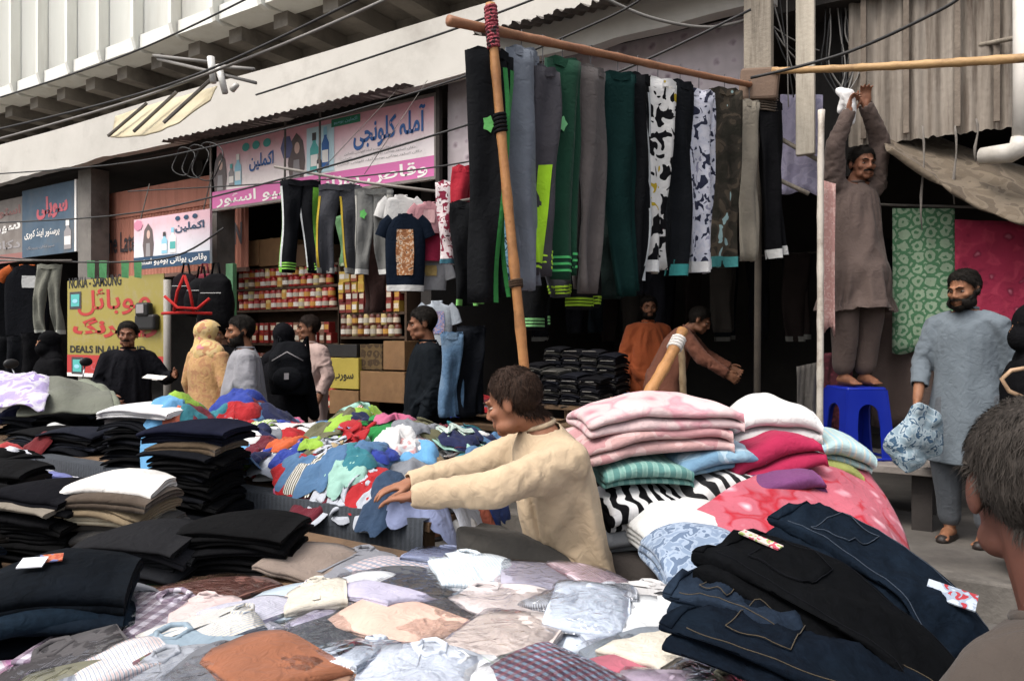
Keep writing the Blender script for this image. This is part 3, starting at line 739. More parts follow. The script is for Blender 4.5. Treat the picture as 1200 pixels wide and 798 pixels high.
    for i in range(1, nh + 1):
        t = i / nh; z = -hem * t
        c = pe + (V3(0, 0, z) if (kc - pe).normalized().z < -.8 or hem < .12 else (kc - pe).normalized() * hem * t * .9 + V3(0, 0, -.03 * t))
        w = .195 * B + flare * t
        rings.append((c, hl * w, pf * (.145 * B + flare * .7 * t)))
    loft(k, list(reversed(rings)), 28)
    for s in ('r', 'l'):
        e_, w_ = j[s + 'e'], j[s + 'w']
        endp = e_.lerp(w_, min(1, max(0, sleeve * 2 - 1))) if sleeve > .5 else j[s + 's'].lerp(e_, sleeve * 2)
        pts = [ch.lerp(ne, .62) + lat * (.07 if s == 'l' else -.07), j[s + 's']] + ([e_] if sleeve > .5 else []) + [endp]
        rad = [.070, .072] + ([.060] if sleeve > .5 else []) + [.047 if sleeve > .5 else .066]
        limb(k, pts, rad)
    kme = fuse(k, .011 if not sim else .020, 5 if not sim else 2, .5)
    zh = (pe.z - hem); hemc = rings[-1][0]; hd_ = (hemc - rings[-2][0]).normalized(); ends = []
    for s in ('r', 'l'):
        ep = j[s + 'e'].lerp(j[s + 'w'], min(1, max(0, sleeve * 2 - 1))); ends.append((ep, (j[s + 'w'] - j[s + 'e']).normalized()))
    if sim:
        def cut(c, n_):
            if (c - hemc).dot(hd_) > -.035 and n_.dot(hd_) > .55: return True
            if (c - ne).length < .095 and n_.dot(spine) > .6: return True
            return any((c - e_).length < .09 and (c - e_).dot(d_) > -.0 and n_.dot(d_) > .45 for e_, d_ in ends)
        def pin(c):
            if (c - ne).length < .15: return 1.0
            if any((c - e_).length < .06 for e_, d_ in ends): return .9
            return 0
        kme = drape_garment(kme, body, pin, cut)
    if not sim: wrinkles(kme, wr * .8, seed, (7, 7, 3.2)); wrinkles(kme, wr * .45, seed + 5, (17, 17, 9))
    def skirtfold():
        vv = getv(kme); n_ = getn(kme); t = np.clip((pe.z - vv[:, 2]) / max(hem, .1), 0, 1) * (np.abs(vv[:, 0] - pe.x) < .36)
        a = np.arctan2(vv[:, 1] - pe.y, vv[:, 0] - pe.x)
        setv(kme, vv + n_ * (t * .016 * np.sin(a * 9 + seed + 1.5 * np.sin(a * 3 + seed)))[:, None])
    if not sim: skirtfold()
    kme.polygons.foreach_set('use_smooth', [True] * len(kme.polygons))
    ko = link('long_shirt', kme, km, root)
    if collar and not covered:
        m = MB()
        ring_ = []
        for q in range(17):
            a = math.pi * (.0 + 2 * q / 16) - math.pi / 2
            r_ = .060; ring_.append(ne - spine * .006 + lat * math.cos(a) * r_ + fwd * math.sin(a) * (r_ * 1.02) * -1 + spine * .004)
        m.tube(ring_, [.010] * 17, 8); m.build('collar', km, ko, True)
        m = MB(); pts = [ne.lerp(ch, t) - spine * .03 + fwd * -(.0) for t in (0, .4, .9)]
        m = MB(); f0 = ne - spine * .03 - fwd * 0
        for t in (.25, .55, .85):
            c = ne.lerp(ch, t) + fwd * (.10 + .04 * t) * B; ellip(m, c, (.007, .007, .007), None, 8)
    # --- baggy trousers
    sh = cloth(shal or kam, *((kampat or ()) if shal is None else ())); k = MB()
    loft(k, [(pe - V3(0, 0, .12), hl * .13, pf * .10), (pe - V3(0, 0, .02), hl * .155, pf * .108), (pe + V3(0, 0, .06), hl * .14, pf * .095)])
    for s in ('r', 'l'):
        kn, an = j[s + 'k'], j[s + 'a']; limb(k, [pe.lerp(j[s + 'h'], .6), j[s + 'h'], j[s + 'h'].lerp(kn, .5), kn, an + V3(0, 0, .05)], [.10, .118, .112, .098, .068] if not sim else [.085, .096, .098, .092, .068])
    sme = fuse(k, .013, 4, .5); wrinkles(sme, .009, seed + 2, (8, 8, 6)); sme.polygons.foreach_set('use_smooth', [True] * len(sme.polygons))
    link('trousers', sme, sh, root)
    if shoes:
        for s in ('r', 'l'):
            a = j[s + 'a']; m = MB(); limb(m, [a + V3(0, .035, -.076), a + V3(0, -.05, -.078), a + V3(0, -.14, -.078)], [.040, .045, .036], 12)
            vv = [(x, y, max(z, a.z - .089)) for x, y, z in m.v]; vv = [(x, y, min(z, a.z - .055) if y > a.y - .05 else z) for x, y, z in vv]
            mesh('shoe', vv, m.f, surf('dark_leather', shoes, None, 6, .5), root)
    # --- head coverings
    if covered:
        m = MB(); col = covered if covered != 'veil' else kam
        ellip(m, (0, .022, .028), (.096, .116, .104), Mh); limb(m, [Mh @ V3(0, .03, -.0), Mh @ V3(0, .05, -.10), ne + V3(0, .02, -.06)], [.085, .092, .12])
        limb(m, [ne + lat * -.12 + V3(0, .01, -.06), ne + V3(0, .01, -.02), ne + lat * .12 + V3(0, .01, -.06)], [.075, .10, .075])
        if covered == 'veil': ellip(m, (0, -.03, -.06), (.082, .09, .085), Mh)
        me = fuse(m, .010, 5); wrinkles(me, .007, seed + 4, (9, 9, 14)); me.polygons.foreach_set('use_smooth', [True] * len(me.polygons))
        if covered != 'veil':
            # leave the face opening
            vv = getv(me); hh = vv @ Mi[:3, :3].T + Mi[:3, 3]; keep = ~((hh[:, 1] < -.052) & (np.abs(hh[:, 0]) < .062) & (hh[:, 2] < .072) & (hh[:, 2] > -.13))
            used, fs = submesh(me, vv, keep); mesh('headscarf', vv[used], fs, cloth('c9ab72', 'camo', ('cbb07e', 'b98a63', 'bd7a82'), .9), root)
        else: link('veil', me, km, root)
    return root, j, Mh, lat, fwd

# the seller in cream reaching over the shirts, seated between the tables
W_ = lambda *a: P(*a)
d0 = 2.72
seat = onZ(690, 690, .55)
base = Vector((P(668, 640, 2.75).x, P(668, 640, 2.75).y, 0))
J = dict(pelvis=P(676, 678, 2.78), chest=P(654, 580, 2.77), neck=P(630, 497, 2.74), head=P(600, 472, 2.72),
         rs=P(618, 522, 2.93), ls=P(672, 537, 2.60), re=P(552, 549, 2.92), le=P(580, 572, 2.50), rw=P(484, 566, 2.86), lw=P(492, 581, 2.58),
         rh=P(652, 690, 2.90), lh=P(694, 694, 2.68), rk=P(548, 622, 2.98), lk=P(560, 634, 2.64), ra=P(556, 760, 2.95), la=P(566, 770, 2.64))
J['ra'].z = .33; J['la'].z = .33
person('seller in a cream long shirt leaning over the table to reach the piled shirts', base, -100, J, world=True, kam='bfa98c', shal='4a4742', skincol='8a5f48', haircol='2e2018', hem=.07, head_rot=(18, 0, -12), hairlen=1.2,
       voxel=.006, seed=3, wr=.016, handdir=None, handup=dict(r=(0, 0, 1), l=(0, 0, 1)), curl=(.35, .3), sim=True, bulk=1.12, flare=.04, group='people in the market')
# the stool he sits on, hidden by cloth from the road
m = empty('wooden_stool', (base.x + .03, base.y + .02, 0), .3, 'plain wooden stool under the seller in cream', 'stool')
MB().box((0, 0, .40), (.34, .30, .04), None, .01).build('seat', surf('stool_wood', '5d4630', '775a3d', 8, .7), m)
for sx in (-1, 1):
    for sy in (-1, 1): MB().box((sx * .14, sy * .12, .19), (.04, .04, .38)).build('leg', surf('stool_wood', '5d4630', '775a3d', 8, .7), m)

c_ = (J['ra'] + J['la']) / 2
r_ = empty('wooden_crate', (c_.x, c_.y - .02, 0), YAW, 'slatted wooden crate serving the seller in cream as a footrest', 'crate')
for k_ in range(4): MB().box((0, -.12 + k_ * .08, .225), (.46, .07, .02)).build('slat', surf('stool_wood', '5d4630', '775a3d', 8, .7), r_)
for s_ in (-1, 1):
    MB().box((s_ * .21, 0, .107), (.03, .30, .213)).build('end_board', surf('stool_wood', '5d4630', '775a3d', 8, .7), r_)
# the man on the blue stool tying something to the roof
sp = P(1003, 452, 5.22); ST_TOP = sp.z - .0
J = dict(STAND); J = {k: Vector(v) for k, v in J.items()}
J.update(re=(-.22, -.07, 1.69), rw=(-.15, -.12, 1.90), le=(.16, -.06, 1.75), lw=(-.01, -.12, 1.96), rs=(-.165, .01, 1.44), ls=(.17, .01, 1.45), head=(.03, -.03, 1.58),
         ra=(-.085, .02, .085), la=(.085, .02, .085))
person('man in a taupe long shirt standing on the blue stool with both arms raised', sp, 12, J, .985, kam='5e504a', hem=.31, skincol='7d5540', head_rot=(8, 0, -6), beard='moustache', seed=5, voxel=.0065,
       handdir=dict(r=(.25, -.1, 1), l=(-.1, -.1, 1)), handup=dict(r=(-.4, 1, 0), l=(.4, 1, 0)), curl=(.6, .6), sim=True, shoes=None, bulk=1.03, wr=.006, flare=.15)
# white bundle in his hands
m = MB(); c = P(993, 118, 5.10)
limb(m, [c + V3(.02, 0, -.16), c + V3(.02, 0, -.05), c + V3(0, 0, .03), c + V3(-.05, 0, .07)], [.025, .035, .045, .025]); limb(m, [c + V3(-.02, 0, 0), c + V3(-.05, 0, -.07)], [.03, .015])
me = fuse(m, .008, 3); wrinkles(me, .008, 3, (40, 40, 20)); tag(link('white_rag', me, cloth('e4e2e0')), 'crumpled white rag gripped overhead by the man on the stool', 'rag')

# the bearded man in grey-blue
sp = P(1132, 700, 4.58); sp.z = PZ
J = dict(rs=(-.16, .0, 1.345), ls=(.16, .02, 1.345), re=(-.235, -.04, 1.12), rw=(-.22, -.17, .88), le=(.215, .08, 1.10), lw=(.22, .12, .90), head=(.0, -.045, 1.565))
person('bearded man in a grey-blue long shirt beside the hanging pink cloth', sp, -48, J, 1.0, kam='6a737a', hem=.36, skincol='8a6148', head_rot=(12, 0, -14), beard='full', seed=8, sim=True, voxel=.0065, sleeve=.78, wr=.006, bulk=.88, shal='5d6166',
       handdir=dict(r=(.0, -.25, -1)), flare=.07)

# people by the shops on the left
def stand(px, d, z=0.0):
    q = P(px, 400, d); return Vector((q.x, q.y, z))
person('man in black leaning on his hand with a slip of paper, before the yellow banner', stand(150, 6.6, .0), 22, dict(head=(0, -.03, 1.575), le=(.32, -.02, 1.17), lw=(.40, -.26, 1.20), re=(-.25, -.02, 1.12), rw=(-.10, -.24, 1.0)), .955, kam='17171b', skincol='7c5642', head_rot=(4, 0, -4), beard='moustache', seed=11, sim=True, bulk=1.0)
q = stand(183, 6.35); tag(MB().box((q.x - .02, q.y, 1.135), (.17, .10, .006), Euler((.25, .1, .6)).to_matrix()).build('paper_slip', paint('paper', 'dedad2')), 'white slip of paper held by the man in black', 'paper')
person('woman in a yellow printed scarf and peach dress, back to the road', stand(246, 6.25, 0), 150, dict(head=(.02, -.02, 1.555)), .965, kam='b08a5c', skincol='8a6349', covered='c9ab72', hair=False, seed=13, bulk=1.08, kampat=('camo', ('b58f62', 'ab7f5a'), 1.3), head_rot=(0, 0, -35))
person('man with thick black hair in a light grey shirt near the woman in yellow', stand(285, 5.55, 0), -68, dict(head=(.0, -.025, 1.575)), .965, kam='8b8a8e', skincol='80583f', head_rot=(6, 0, 12), beard='short', seed=15, sim=True, bulk=1.05)
person('dark-haired man half hidden behind the man in light grey', stand(263, 6.7, .0), -150, dict(head=(0, -.01, 1.58)), .97, kam='2a292b', skincol='6d4b39', seed=17, voxel=.009)
person('woman veiled in black with a backpack facing the shelves', stand(333, 6.15, 0), 170, dict(), .93, kam='141417', covered='veil', skincol='8a6349', hair=False, seed=19, voxel=.009, bulk=1.02)
person('young man in a pale pink shirt standing before the tin shelves', stand(362, 7.0, 0), -40, dict(le=(.27, .02, 1.13), lw=(.25, -.08, .9)), .99, kam='b29a92', skincol='7a543e', head_rot=(4, 0, -28), seed=21, sim=True, sleeve=.8, haircol='241a15')
person('slim man in a black long shirt before the hanging white tee', stand(499, 5.45, 0), -75, dict(head=(0, -.03, 1.575)), 1.0, kam='14181c', skincol='7b543e', head_rot=(10, 0, 0), seed=23, sim=True, shal='14181c')
person('woman in a black veil by the dark garment racks', stand(57, 7.2, 0), -40, dict(), .90, kam='0f0f11', covered='veil', skincol='8a6349', hair=False, seed=25, voxel=.009, bulk=1.1)
# inside the clothes shop
person('man in an orange long shirt standing inside the clothes shop', stand(760, 7.6, PZ), 8, dict(), 1.0, kam='a2532f', skincol='7a543e', beard='short', seed=27, sim=True, head_rot=(2, 0, -10))
J = dict(pelvis=(0, .12, .92), chest=(0, -.05, 1.20), neck=(0, -.17, 1.36), head=(0, -.27, 1.44), rs=(-.18, -.12, 1.32), ls=(.18, -.12, 1.32), re=(-.22, -.30, 1.10), le=(.22, -.30, 1.12), rw=(-.2, -.5, .96), lw=(.18, -.52, 1.0), rh=(-.09, .12, .90), lh=(.09, .12, .90))
person('man in dusky brown bending over the heap inside the clothes shop', stand(786, 7.0, PZ), 72, J, 1.0, kam='754a3a', skincol='7a543e', seed=29, sim=True, head_rot=(30, 0, 0))
# passers-by at the right
person('woman in a black cloak with a pale bag strap, beside the bearded man', stand(1212, 3.9, .0), -100, dict(), .96, kam='121214', covered='veil', skincol='8a6349', hair=False, seed=31, voxel=.009, bulk=1.1)
m = MB(); c = P(1188, 452, 3.72); m.tube([c + V3(.06, .05, -.07), c + V3(-.02, 0, -.03), c + V3(-.05, 0, .03), c + V3(-.01, 0, .075), c + V3(.07, .05, .09)], .011, 8)
tag(m.build('bag_strap', surf('beige_leather', 'a3866a', None, 8, .5), None, True), 'beige loop of a bag on the black cloaked arm', 'bag')
q = P(1246, 600, .98); loc = Vector((q.x, q.y, 0))
J = dict(pelvis=(.05, .14, .70), chest=(.03, .06, .90), neck=(0, .01, 1.09), head=(0, -.045, 1.245), rs=(-.12, .03, .97), ls=(.13, .03, .97), re=(-.16, .04, .76), le=(.17, .04, .76), rw=(-.2, -.1, .66), lw=(.22, -.1, .66),
         rh=(-.05, .14, .68), lh=(.14, .14, .68), rk=(-.06, -.1, .40), lk=(.14, -.1, .40), ra=(-.06, .06, .09), la=(.14, .06, .09))
person('passer-by with greying hair stooping past the jeans end of the table', loc, -174, J, 1.0, kam='4a423c', skincol='5a392e', haircol='3c3835', seed=33, fine=True, voxel=.005, head_rot=(6, 0, -20), hairlen=1.0)
# ---------------------------------------------------------------- tables
M_wood = surf('rough_table_wood', '4f3d2c', '6d553d', 6, .85, 0, .5, '382b20')
def table(label, x0, x1, y0, y1, z, skirt=None):
    r = empty('market_table', ((x0 + x1) / 2, (y0 + y1) / 2, 0), 0, label, 'table', 'market tables')
    W, D = x1 - x0, y1 - y0
    nb = max(3, int(D / .24))
    for i in range(nb):
        MB().box((0, -D / 2 + (i + .5) * D / nb, z - .02), (W + RS.uniform(-.02, .02), D / nb - .008, .035)).build('plank', M_wood, r)
    for sx in (-1, 1):
        for sy in (-1, 1): MB().box((sx * (W / 2 - .06), sy * (D / 2 - .06), (z - .04) / 2), (.06, .06, z - .045)).build('leg', M_wood, r)
    if skirt:
        nx = int(W / .03); vs = []; rows = [z + .012, z + .01, z - .1, z - .28, z - .5, .1]
        for i in range(nx + 1):
            x = -W / 2 + W * i / nx
            for k, zz in enumerate(rows):
                f = k / 5
                vs.append((x, -D / 2 - .012 - (0 if k else -.10) - f * (.018 + .014 * math.sin(x * 17 + math.sin(x * 5) * 2)), zz))
        fs = [(i * 6 + k, (i + 1) * 6 + k, (i + 1) * 6 + k + 1, i * 6 + k + 1) for i in range(nx) for k in range(5)]
        mesh('table_cloth', vs, fs, skirt, r)
    return r
FT = (-5.2, -.08, .30, 2.02, .71); BT = (-7.6, -1.74, 2.18, 3.62, .77); QT = (-1.28, -.34, 2.52, 3.75, .64)
table('front plank table covered with packaged shirts and jeans', *FT)
table('back plank table with dark cloth skirt under the colourful heap', *BT, skirt=cloth('2e3237', 'check', ('363a40', '3a3e44'), 1.6))
table('low plank table carrying the folded blankets', *QT, skirt=cloth('3b3633'))

# ---------------------------------------------------------------- height of the goods, so that each piece lies on what is below it
CELL = .02; HX0, HY0, HX1, HY1 = -8.2, -.4, 1.0, 4.4
HN = (int((HX1 - HX0) / CELL), int((HY1 - HY0) / CELL))
gx = HX0 + (np.arange(HN[0]) + .5) * CELL; gy = HY0 + (np.arange(HN[1]) + .5) * CELL
Hh = np.full(HN, 0.02)
for t in (FT, BT, QT):
    dx = np.maximum(np.maximum(t[0] - gx, gx - t[1]), 0)[:, None]; dy = np.maximum(np.maximum(t[2] - gy, gy - t[3]), 0)[None, :]
    dd = np.hypot(dx, dy); Hh = np.maximum(Hh, np.where(dd < .22, t[4] + .004 - dd * 2.2, .02))
def cells(x, y):
    return np.clip(((x - HX0) / CELL).astype(int), 0, HN[0] - 1), np.clip(((y - HY0) / CELL).astype(int), 0, HN[1] - 1)
def blurred(i0, i1, j0, j1, r):
    i0, i1 = max(i0 - r, 0), min(i1 + r + 1, HN[0]); j0, j1 = max(j0 - r, 0), min(j1 + r + 1, HN[1])
    A = Hh[i0:i1, j0:j1].copy()
    for ax in (0, 1):
        for _ in range(2):
            k = r // 2 + 1; B_ = np.zeros_like(A); c = 0
            for s in range(-k, k + 1):
                B_ += np.take(A, np.clip(np.arange(A.shape[ax]) + s, 0, A.shape[ax] - 1), axis=ax); c += 1
            A = B_ / c
    return A, i0, j0
def drape(parts, x, y, rot, blur=4, scale=1.0, update=True, lift=.004, fill=.9, upd=99):
    """lay local meshes [(verts)] on the goods at x, y; returns world vertices"""
    c, s = math.cos(rot), math.sin(rot); out = []
    allv = []
    for v in parts:
        v = np.asarray(v, float) * scale
        X = x + c * v[:, 0] - s * v[:, 1]; Y = y + s * v[:, 0] + c * v[:, 1]; out.append([X, Y, v[:, 2]]); allv.append((X, Y))
    X = np.concatenate([a for a, b in allv]); Y = np.concatenate([b for a, b in allv])
    i, j = cells(X, Y); A, i0, j0 = blurred(i.min(), i.max(), j.min(), j.max(), blur)
    res = []
    # bilinear lookup keeps the piece smooth
    for X, Y, Z in out:
        fx = np.clip((X - HX0) / CELL - .5 - i0, 0, A.shape[0] - 1.001); fy = np.clip((Y - HY0) / CELL - .5 - j0, 0, A.shape[1] - 1.001)
        ix, iy = fx.astype(int), fy.astype(int); tx, ty = fx - ix, fy - iy
        base = A[ix, iy] * (1 - tx) * (1 - ty) + A[ix + 1, iy] * tx * (1 - ty) + A[ix, iy + 1] * (1 - tx) * ty + A[ix + 1, iy + 1] * tx * ty
        res.append(np.stack([X, Y, base + Z + lift], 1))
    if update:
        w = np.concatenate(res[:upd]); i, j = cells(w[:, 0], w[:, 1]); np.maximum.at(Hh, (i, j), w[:, 2] * fill + Hh[i, j] * (1 - fill))
    return res
def occupy(cx, cy, w, d, rot, z):
    c, s = math.cos(rot), math.sin(rot); n = 26
    u, v = np.meshgrid(np.linspace(-w / 2, w / 2, n), np.linspace(-d / 2, d / 2, n)); u, v = u.ravel(), v.ravel()
    i, j = cells(cx + c * u - s * v, cy + s * u + c * v); np.maximum.at(Hh, (i, j), z)
def under(cx, cy, w, d, rot, q=.7):
    c, s = math.cos(rot), math.sin(rot); n = 14
    u, v = np.meshgrid(np.linspace(-w * .42, w * .42, n), np.linspace(-d * .42, d * .42, n)); u, v = u.ravel(), v.ravel()
    i, j = cells(cx + c * u - s * v, cy + s * u + c * v); return float(np.quantile(Hh[i, j], q))

# ---------------------------------------------------------------- folded cloth: a ribbon folded back and forth, rounded at the folds
_fold = {}
def folded_mesh(w, d, t, layers, seed, puff=.0, crease=.0, sag=1.0):
    key = (round(w, 3), round(d, 3), round(t, 4), layers, seed, puff, crease, sag)
    if key in _fold: return _fold[key]
    rg = np.random.default_rng(seed); lt = t / layers; pts = []
    x0, x1 = -d / 2, d / 2
    for k in range(layers):
        z = lt * (k + .5); a, b_ = (x0, x1) if k % 2 == 0 else (x1, x0)
        e = rg.uniform(-.012, .012)
        for u in np.linspace(0, 1, 7): pts.append((a + (b_ - a) * u + e * (u if k % 2 == 0 else u), z))
        if k < layers - 1:
            sg = 1 if k % 2 == 0 else -1
            for q in (1, 2, 3):
                an = -math.pi / 2 + math.pi * q / 4; pts.append((b_ + e + sg * lt * .62 * math.cos(an), z + lt / 2 + lt * .5 * math.sin(an)))
    pts = np.array(pts); tn = np.gradient(pts, axis=0); tn /= np.linalg.norm(tn, axis=1)[:, None]; nr = np.stack([-tn[:, 1], tn[:, 0]], 1)
    h = lt * .47; m = len(pts); ny = 9 if not crease else 19
    vs = []
    for i in range(ny):
        u = i / (ny - 1); y = (u - .5) * w
        edge = 1 - .22 * (abs(2 * u - 1) ** 5)
        for sgn in (1, -1):
            q = pts + nr * h * sgn
            vs.append(np.stack([q[:, 0] * (1 - .02 * abs(2 * u - 1) ** 4), np.full(m, y), q[:, 1] * edge], 1))
    vs = np.concatenate(vs)
    nz = fnoise(vs * np.array([14, 14, 30]), seed % 20); vs[:, 2] += nz * lt * .5 * np.clip(vs[:, 2] / t, .1, 1) + puff * np.clip(vs[:, 2] / t, 0, 1) * np.cos(np.pi * vs[:, 1] / w) * np.cos(np.pi * np.clip(vs[:, 0] / d, -.5, .5))
    vs[:, 0] += fnoise(vs * np.array([5, 18, 60]) + 9, (seed + 5) % 20) * .014; vs[:, 1] += fnoise(vs * np.array([10, 4, 70]) + 4, (seed + 7) % 20) * .008
    if crease:
        c1 = 1 - 2 * np.abs(fnoise(vs * np.array([9, 6, 3]) + seed, seed % 20)); c2 = 1 - 2 * np.abs(fnoise(vs * np.array([20, 13, 5]) + 2, (seed + 3) % 20)); kz = np.clip(vs[:, 2] / t, .15, 1)
        vs[:, 2] += crease * (c1 + .5 * c2) * kz; vs[:, 0] += crease * .9 * fnoise(vs * np.array([3, 16, 30]), (seed + 11) % 20); vs[:, 1] += crease * .9 * fnoise(vs * np.array([16, 3, 30]), (seed + 13) % 20)
    vs[:, 2] += -.026 * sag * (2 * vs[:, 1] / w) ** 2 * min(1, w / .4) - .014 * sag * (2 * vs[:, 0] / d) ** 2 + .007 * np.sin(vs[:, 1] * 13 + 1) * np.sin(vs[:, 0] * 11)      # soft sag, alike in all so that stacks nest
    vs = vs[:, [1, 0, 2]]        # width along x, depth (folds) along y
    fs = []; L2 = 2 * m
    for i in range(ny - 1):
        a, b_ = i * L2, (i + 1) * L2
        for k in range(m - 1):
            fs.append((a + k, a + k + 1, b_ + k + 1, b_ + k)); fs.append((a + m + k + 1, a + m + k, b_ + m + k, b_ + m + k + 1))
        fs.append((a, b_, b_ + m, a + m)); fs.append((a + m - 1, a + L2 - 1, b_ + L2 - 1, b_ + m - 1))
    for a in (0, (ny - 1) * L2):
        for k in range(m - 1): fs.append((a + k, a + m + k, a + m + k + 1, a + k + 1))
    me = bpy.data.meshes.new('folded_cloth'); me.from_pydata(vs.tolist(), [], fs); me.update()
    me.polygons.foreach_set('use_smooth', [True] * len(me.polygons))
    _fold[key] = me; return me
FOOT = []
def stack(px, py, n, w, d, t, cols, label, cat='trousers', rot=.4, group=None, z=None, at=None, name='folded_trousers', jit=.02, lay=(2, 3), tilt=0.0, x=None, tops=()):
    q = onZ(px, py, z or .78) if at is None else at
    r = rot
    cx, cy = q.x, q.y
    # pixel names the near lower edge: the stack's middle is half a depth behind it
    if at is None: cx, cy = cx - math.sin(r) * d / 2, cy + math.cos(r) * d / 2
    zz = under(cx, cy, w, d, r, .2) if z is None or at is None else z
    for i in range(n):
        c = cols[i % len(cols)]; c = c if isinstance(c, tuple) else (c,)
        th = t * RS.uniform(.8, 1.2)
        me = folded_mesh(w, d, t, lay[i % len(lay)], 100 + (i * 7 + int(px)) % 6)
        o = link(name, me, cloth(*c), None, (cx + RS.uniform(-jit, jit), cy + RS.uniform(-jit, jit), zz), (tilt, RS.uniform(-.03, .03), r + RS.uniform(-.11, .11) + (math.pi if i % 3 == 2 else 0)))
        o.scale = (RS.uniform(.88, 1.06), RS.uniform(.9, 1.07), th / t)
        lb = label if isinstance(label, str) else label[i]
        tag(o, lb, cat, group or 'folded clothes in stacks')
        zz += th * .97
    occupy(cx, cy, w, d, r, zz); FOOT.append((cx, cy, max(w, d)))
    return zz
BK = ['0c0c0d', '101011', '0a0a0b', '121317']
stack(204, 594, 16, .31, .30, .0215, BK, 'black folded trousers in the tallest stack beside the colourful heap', rot=.42, group='black trousers in the tallest stack')
q = onZ(204, 594, .78); cx, cy = q.x - math.sin(.42) * .17, q.y + math.cos(.42) * .17
stack(0, 0, 1, .33, .30, .03, ['4a3c2c'], 'brown folded trousers between black and navy ones in the tallest stack', rot=.42, at=Vector((cx, cy, 0)), z=under(cx, cy, .4, .3, .42, .8))
stack(0, 0, 2, .38, .32, .036, ['12141f', '151726'], 'navy folded trousers on top of the tallest dark stack', rot=.40, at=Vector((cx - .02, cy + .02, 0)), z=under(cx, cy, .4, .3, .42, .8), group='navy trousers on the tallest stack')
stack(152, 548, 12, .32, .30, .0215, BK, 'black folded trousers under the white tops behind the tallest stack', rot=.35, group='black trousers under the white tops')
q = onZ(152, 548, .78); cx, cy = q.x - math.sin(.35) * .16, q.y + math.cos(.35) * .16
stack(0, 0, 1, .34, .30, .03, ['4f4b4b'], 'grey folded top just beneath the white tops', rot=.35, at=Vector((cx, cy, 0)), z=under(cx, cy, .4, .3, .35, .8), cat='top', name='folded_shirt')
stack(0, 0, 2, .44, .30, .028, ['d2d0cf', 'dedcdb'], 'white folded top lying on the black stack behind', rot=.30, at=Vector((cx + .03, cy, 0)), z=under(cx, cy, .4, .3, .35, .8), cat='top', name='folded_shirt', group='white tops on the black stack')
S2 = [('2b2826', 'dark charcoal'), ('54402f', 'brown'), ('3c3a38', 'charcoal'), ('47433e', 'dark taupe'), ('b6ac95', 'cream'), ('84745c', 'beige'), ('4d4238', 'umber'), ('dad6d0', 'white')]
stack(116, 628, 8, .35, .30, .032, [c for c, _ in S2], [f'{n_} folded trousers in the leaning stack topped with white' for _, n_ in S2], rot=.62, jit=.025, group='trousers in the leaning stack')
stack(18, 634, 11, .32, .30, .023, ['0d0d0e', '111113', '131313', '0d0d0e', '0c0c0d', '0f0f11', '0d0d0e', '111113', '0e0e10', '7b7367', '0f0f13'], ['black folded trousers in the stack left of the leaning one'] * 9 + ['stone grey folded trousers second in the black stack', 'black folded trousers capping the stack with a grey one below'], rot=.5, group='stack left of the leaning one')
stack(152, 657, 8, .32, .28, .018, ['1f5a36', '1a1b1d', '202124', '1c1d1f', '161719', '222225', '1a1a1c', '202022'], ['green folded trousers at the bottom of the grey stack'] + ['dark grey folded trousers stacked on the green pair'] * 7, rot=.55, group='dark grey trousers on the green pair')
stack(266, 648, 8, .36, .30, .019, ['0c0c0d', '101011', '141415', '0b0b0c', '101012', '0d0d0e'], 'black folded trousers with pale edges in the low stack nearest the skirted table', rot=.60, group='low black stack with pale edges', lay=(3, 2))
stack(58, 742, 5, .34, .26, .038, [('0c131b', 'denim', ('141e29', '1a2530'), 1.0), ('0a0d11', 'denim', ('10151b', '141a22'), 1.0), ('0e1720', 'denim', ('172430', '1e2c3a'), 1.0)], 'dark denim jeans folded in the pile with paper tags', 'jeans', rot=.95, group='dark jeans with paper tags', name='folded_jeans', tilt=.16)
q = onZ(45, 668, .93)
def paper_tag(px, py, z, w, h, col, label, rot=.6, tilt=.25, pat=None):
    q = onZ(px, py, z)
    z2 = under(q.x, q.y, .06, .06, 0, .9)
    o = MB().box((0, 0, 0), (w, h, .003)).build('paper_tag', cloth(col, *pat) if pat else paint('tag_' + col, col)); o.location = (q.x, q.y, z2 + .018); o.rotation_euler = (tilt, 0, rot)
    tag(o, label, 'tag')
paper_tag(38, 643, .95, .055, .045, 'dcdce0', 'white paper tag on the dark jeans pile', .8)
paper_tag(16, 668, .95, .095, .07, 'b87fa8', 'pink printed label on the dark jeans pile', .8, pat=('camo', ('c9a0b8', 'd8d0d8'), 2))
paper_tag(60, 638, .95, .05, .035, 'a8503a', 'small red and orange label on the dark jeans pile', 1.0, pat=('camo', ('b86a4a', '6a6f9a'), 3))
# more stacks on the far end of the front table
for i, (x, y) in enumerate(((-3.25, 1.75), (-3.35, 1.3), (-3.75, 1.6), (-4.2, 1.75), (-4.15, 1.25), (-4.65, 1.6), (-2.75, .95), (-3.2, .8), (-3.8, .8), (-4.6, .9))):
    stack(0, 0, 6 + i % 5, .32, .29, .023, BK + ['1c222c', '2b2826'], 'dark folded trousers on the far end of the front table', rot=.4 + .1 * (i % 3), at=Vector((x, y, 0)), z=FT[4] + .002, group='dark trousers at the far end of the front table')
# dark garments behind, on the far end of the back table
i = 0
for (px, py, n_) in ((30, 528, 5), (75, 532, 6), (118, 530, 5), (20, 508, 6), (62, 508, 6), (100, 506, 7), (140, 508, 6), (30, 494, 6), (70, 490, 7), (112, 490, 6), (180, 512, 6)):
    stack(px, py, n_ + 3, .36, .28, .017, BK[i % 4:] + ['20222a', '26282c'], 'dark folded trousers in the close-packed rows before the motorbike', rot=.25 + .1 * (i % 4), jit=.04, group='close-packed dark trousers'); i += 1

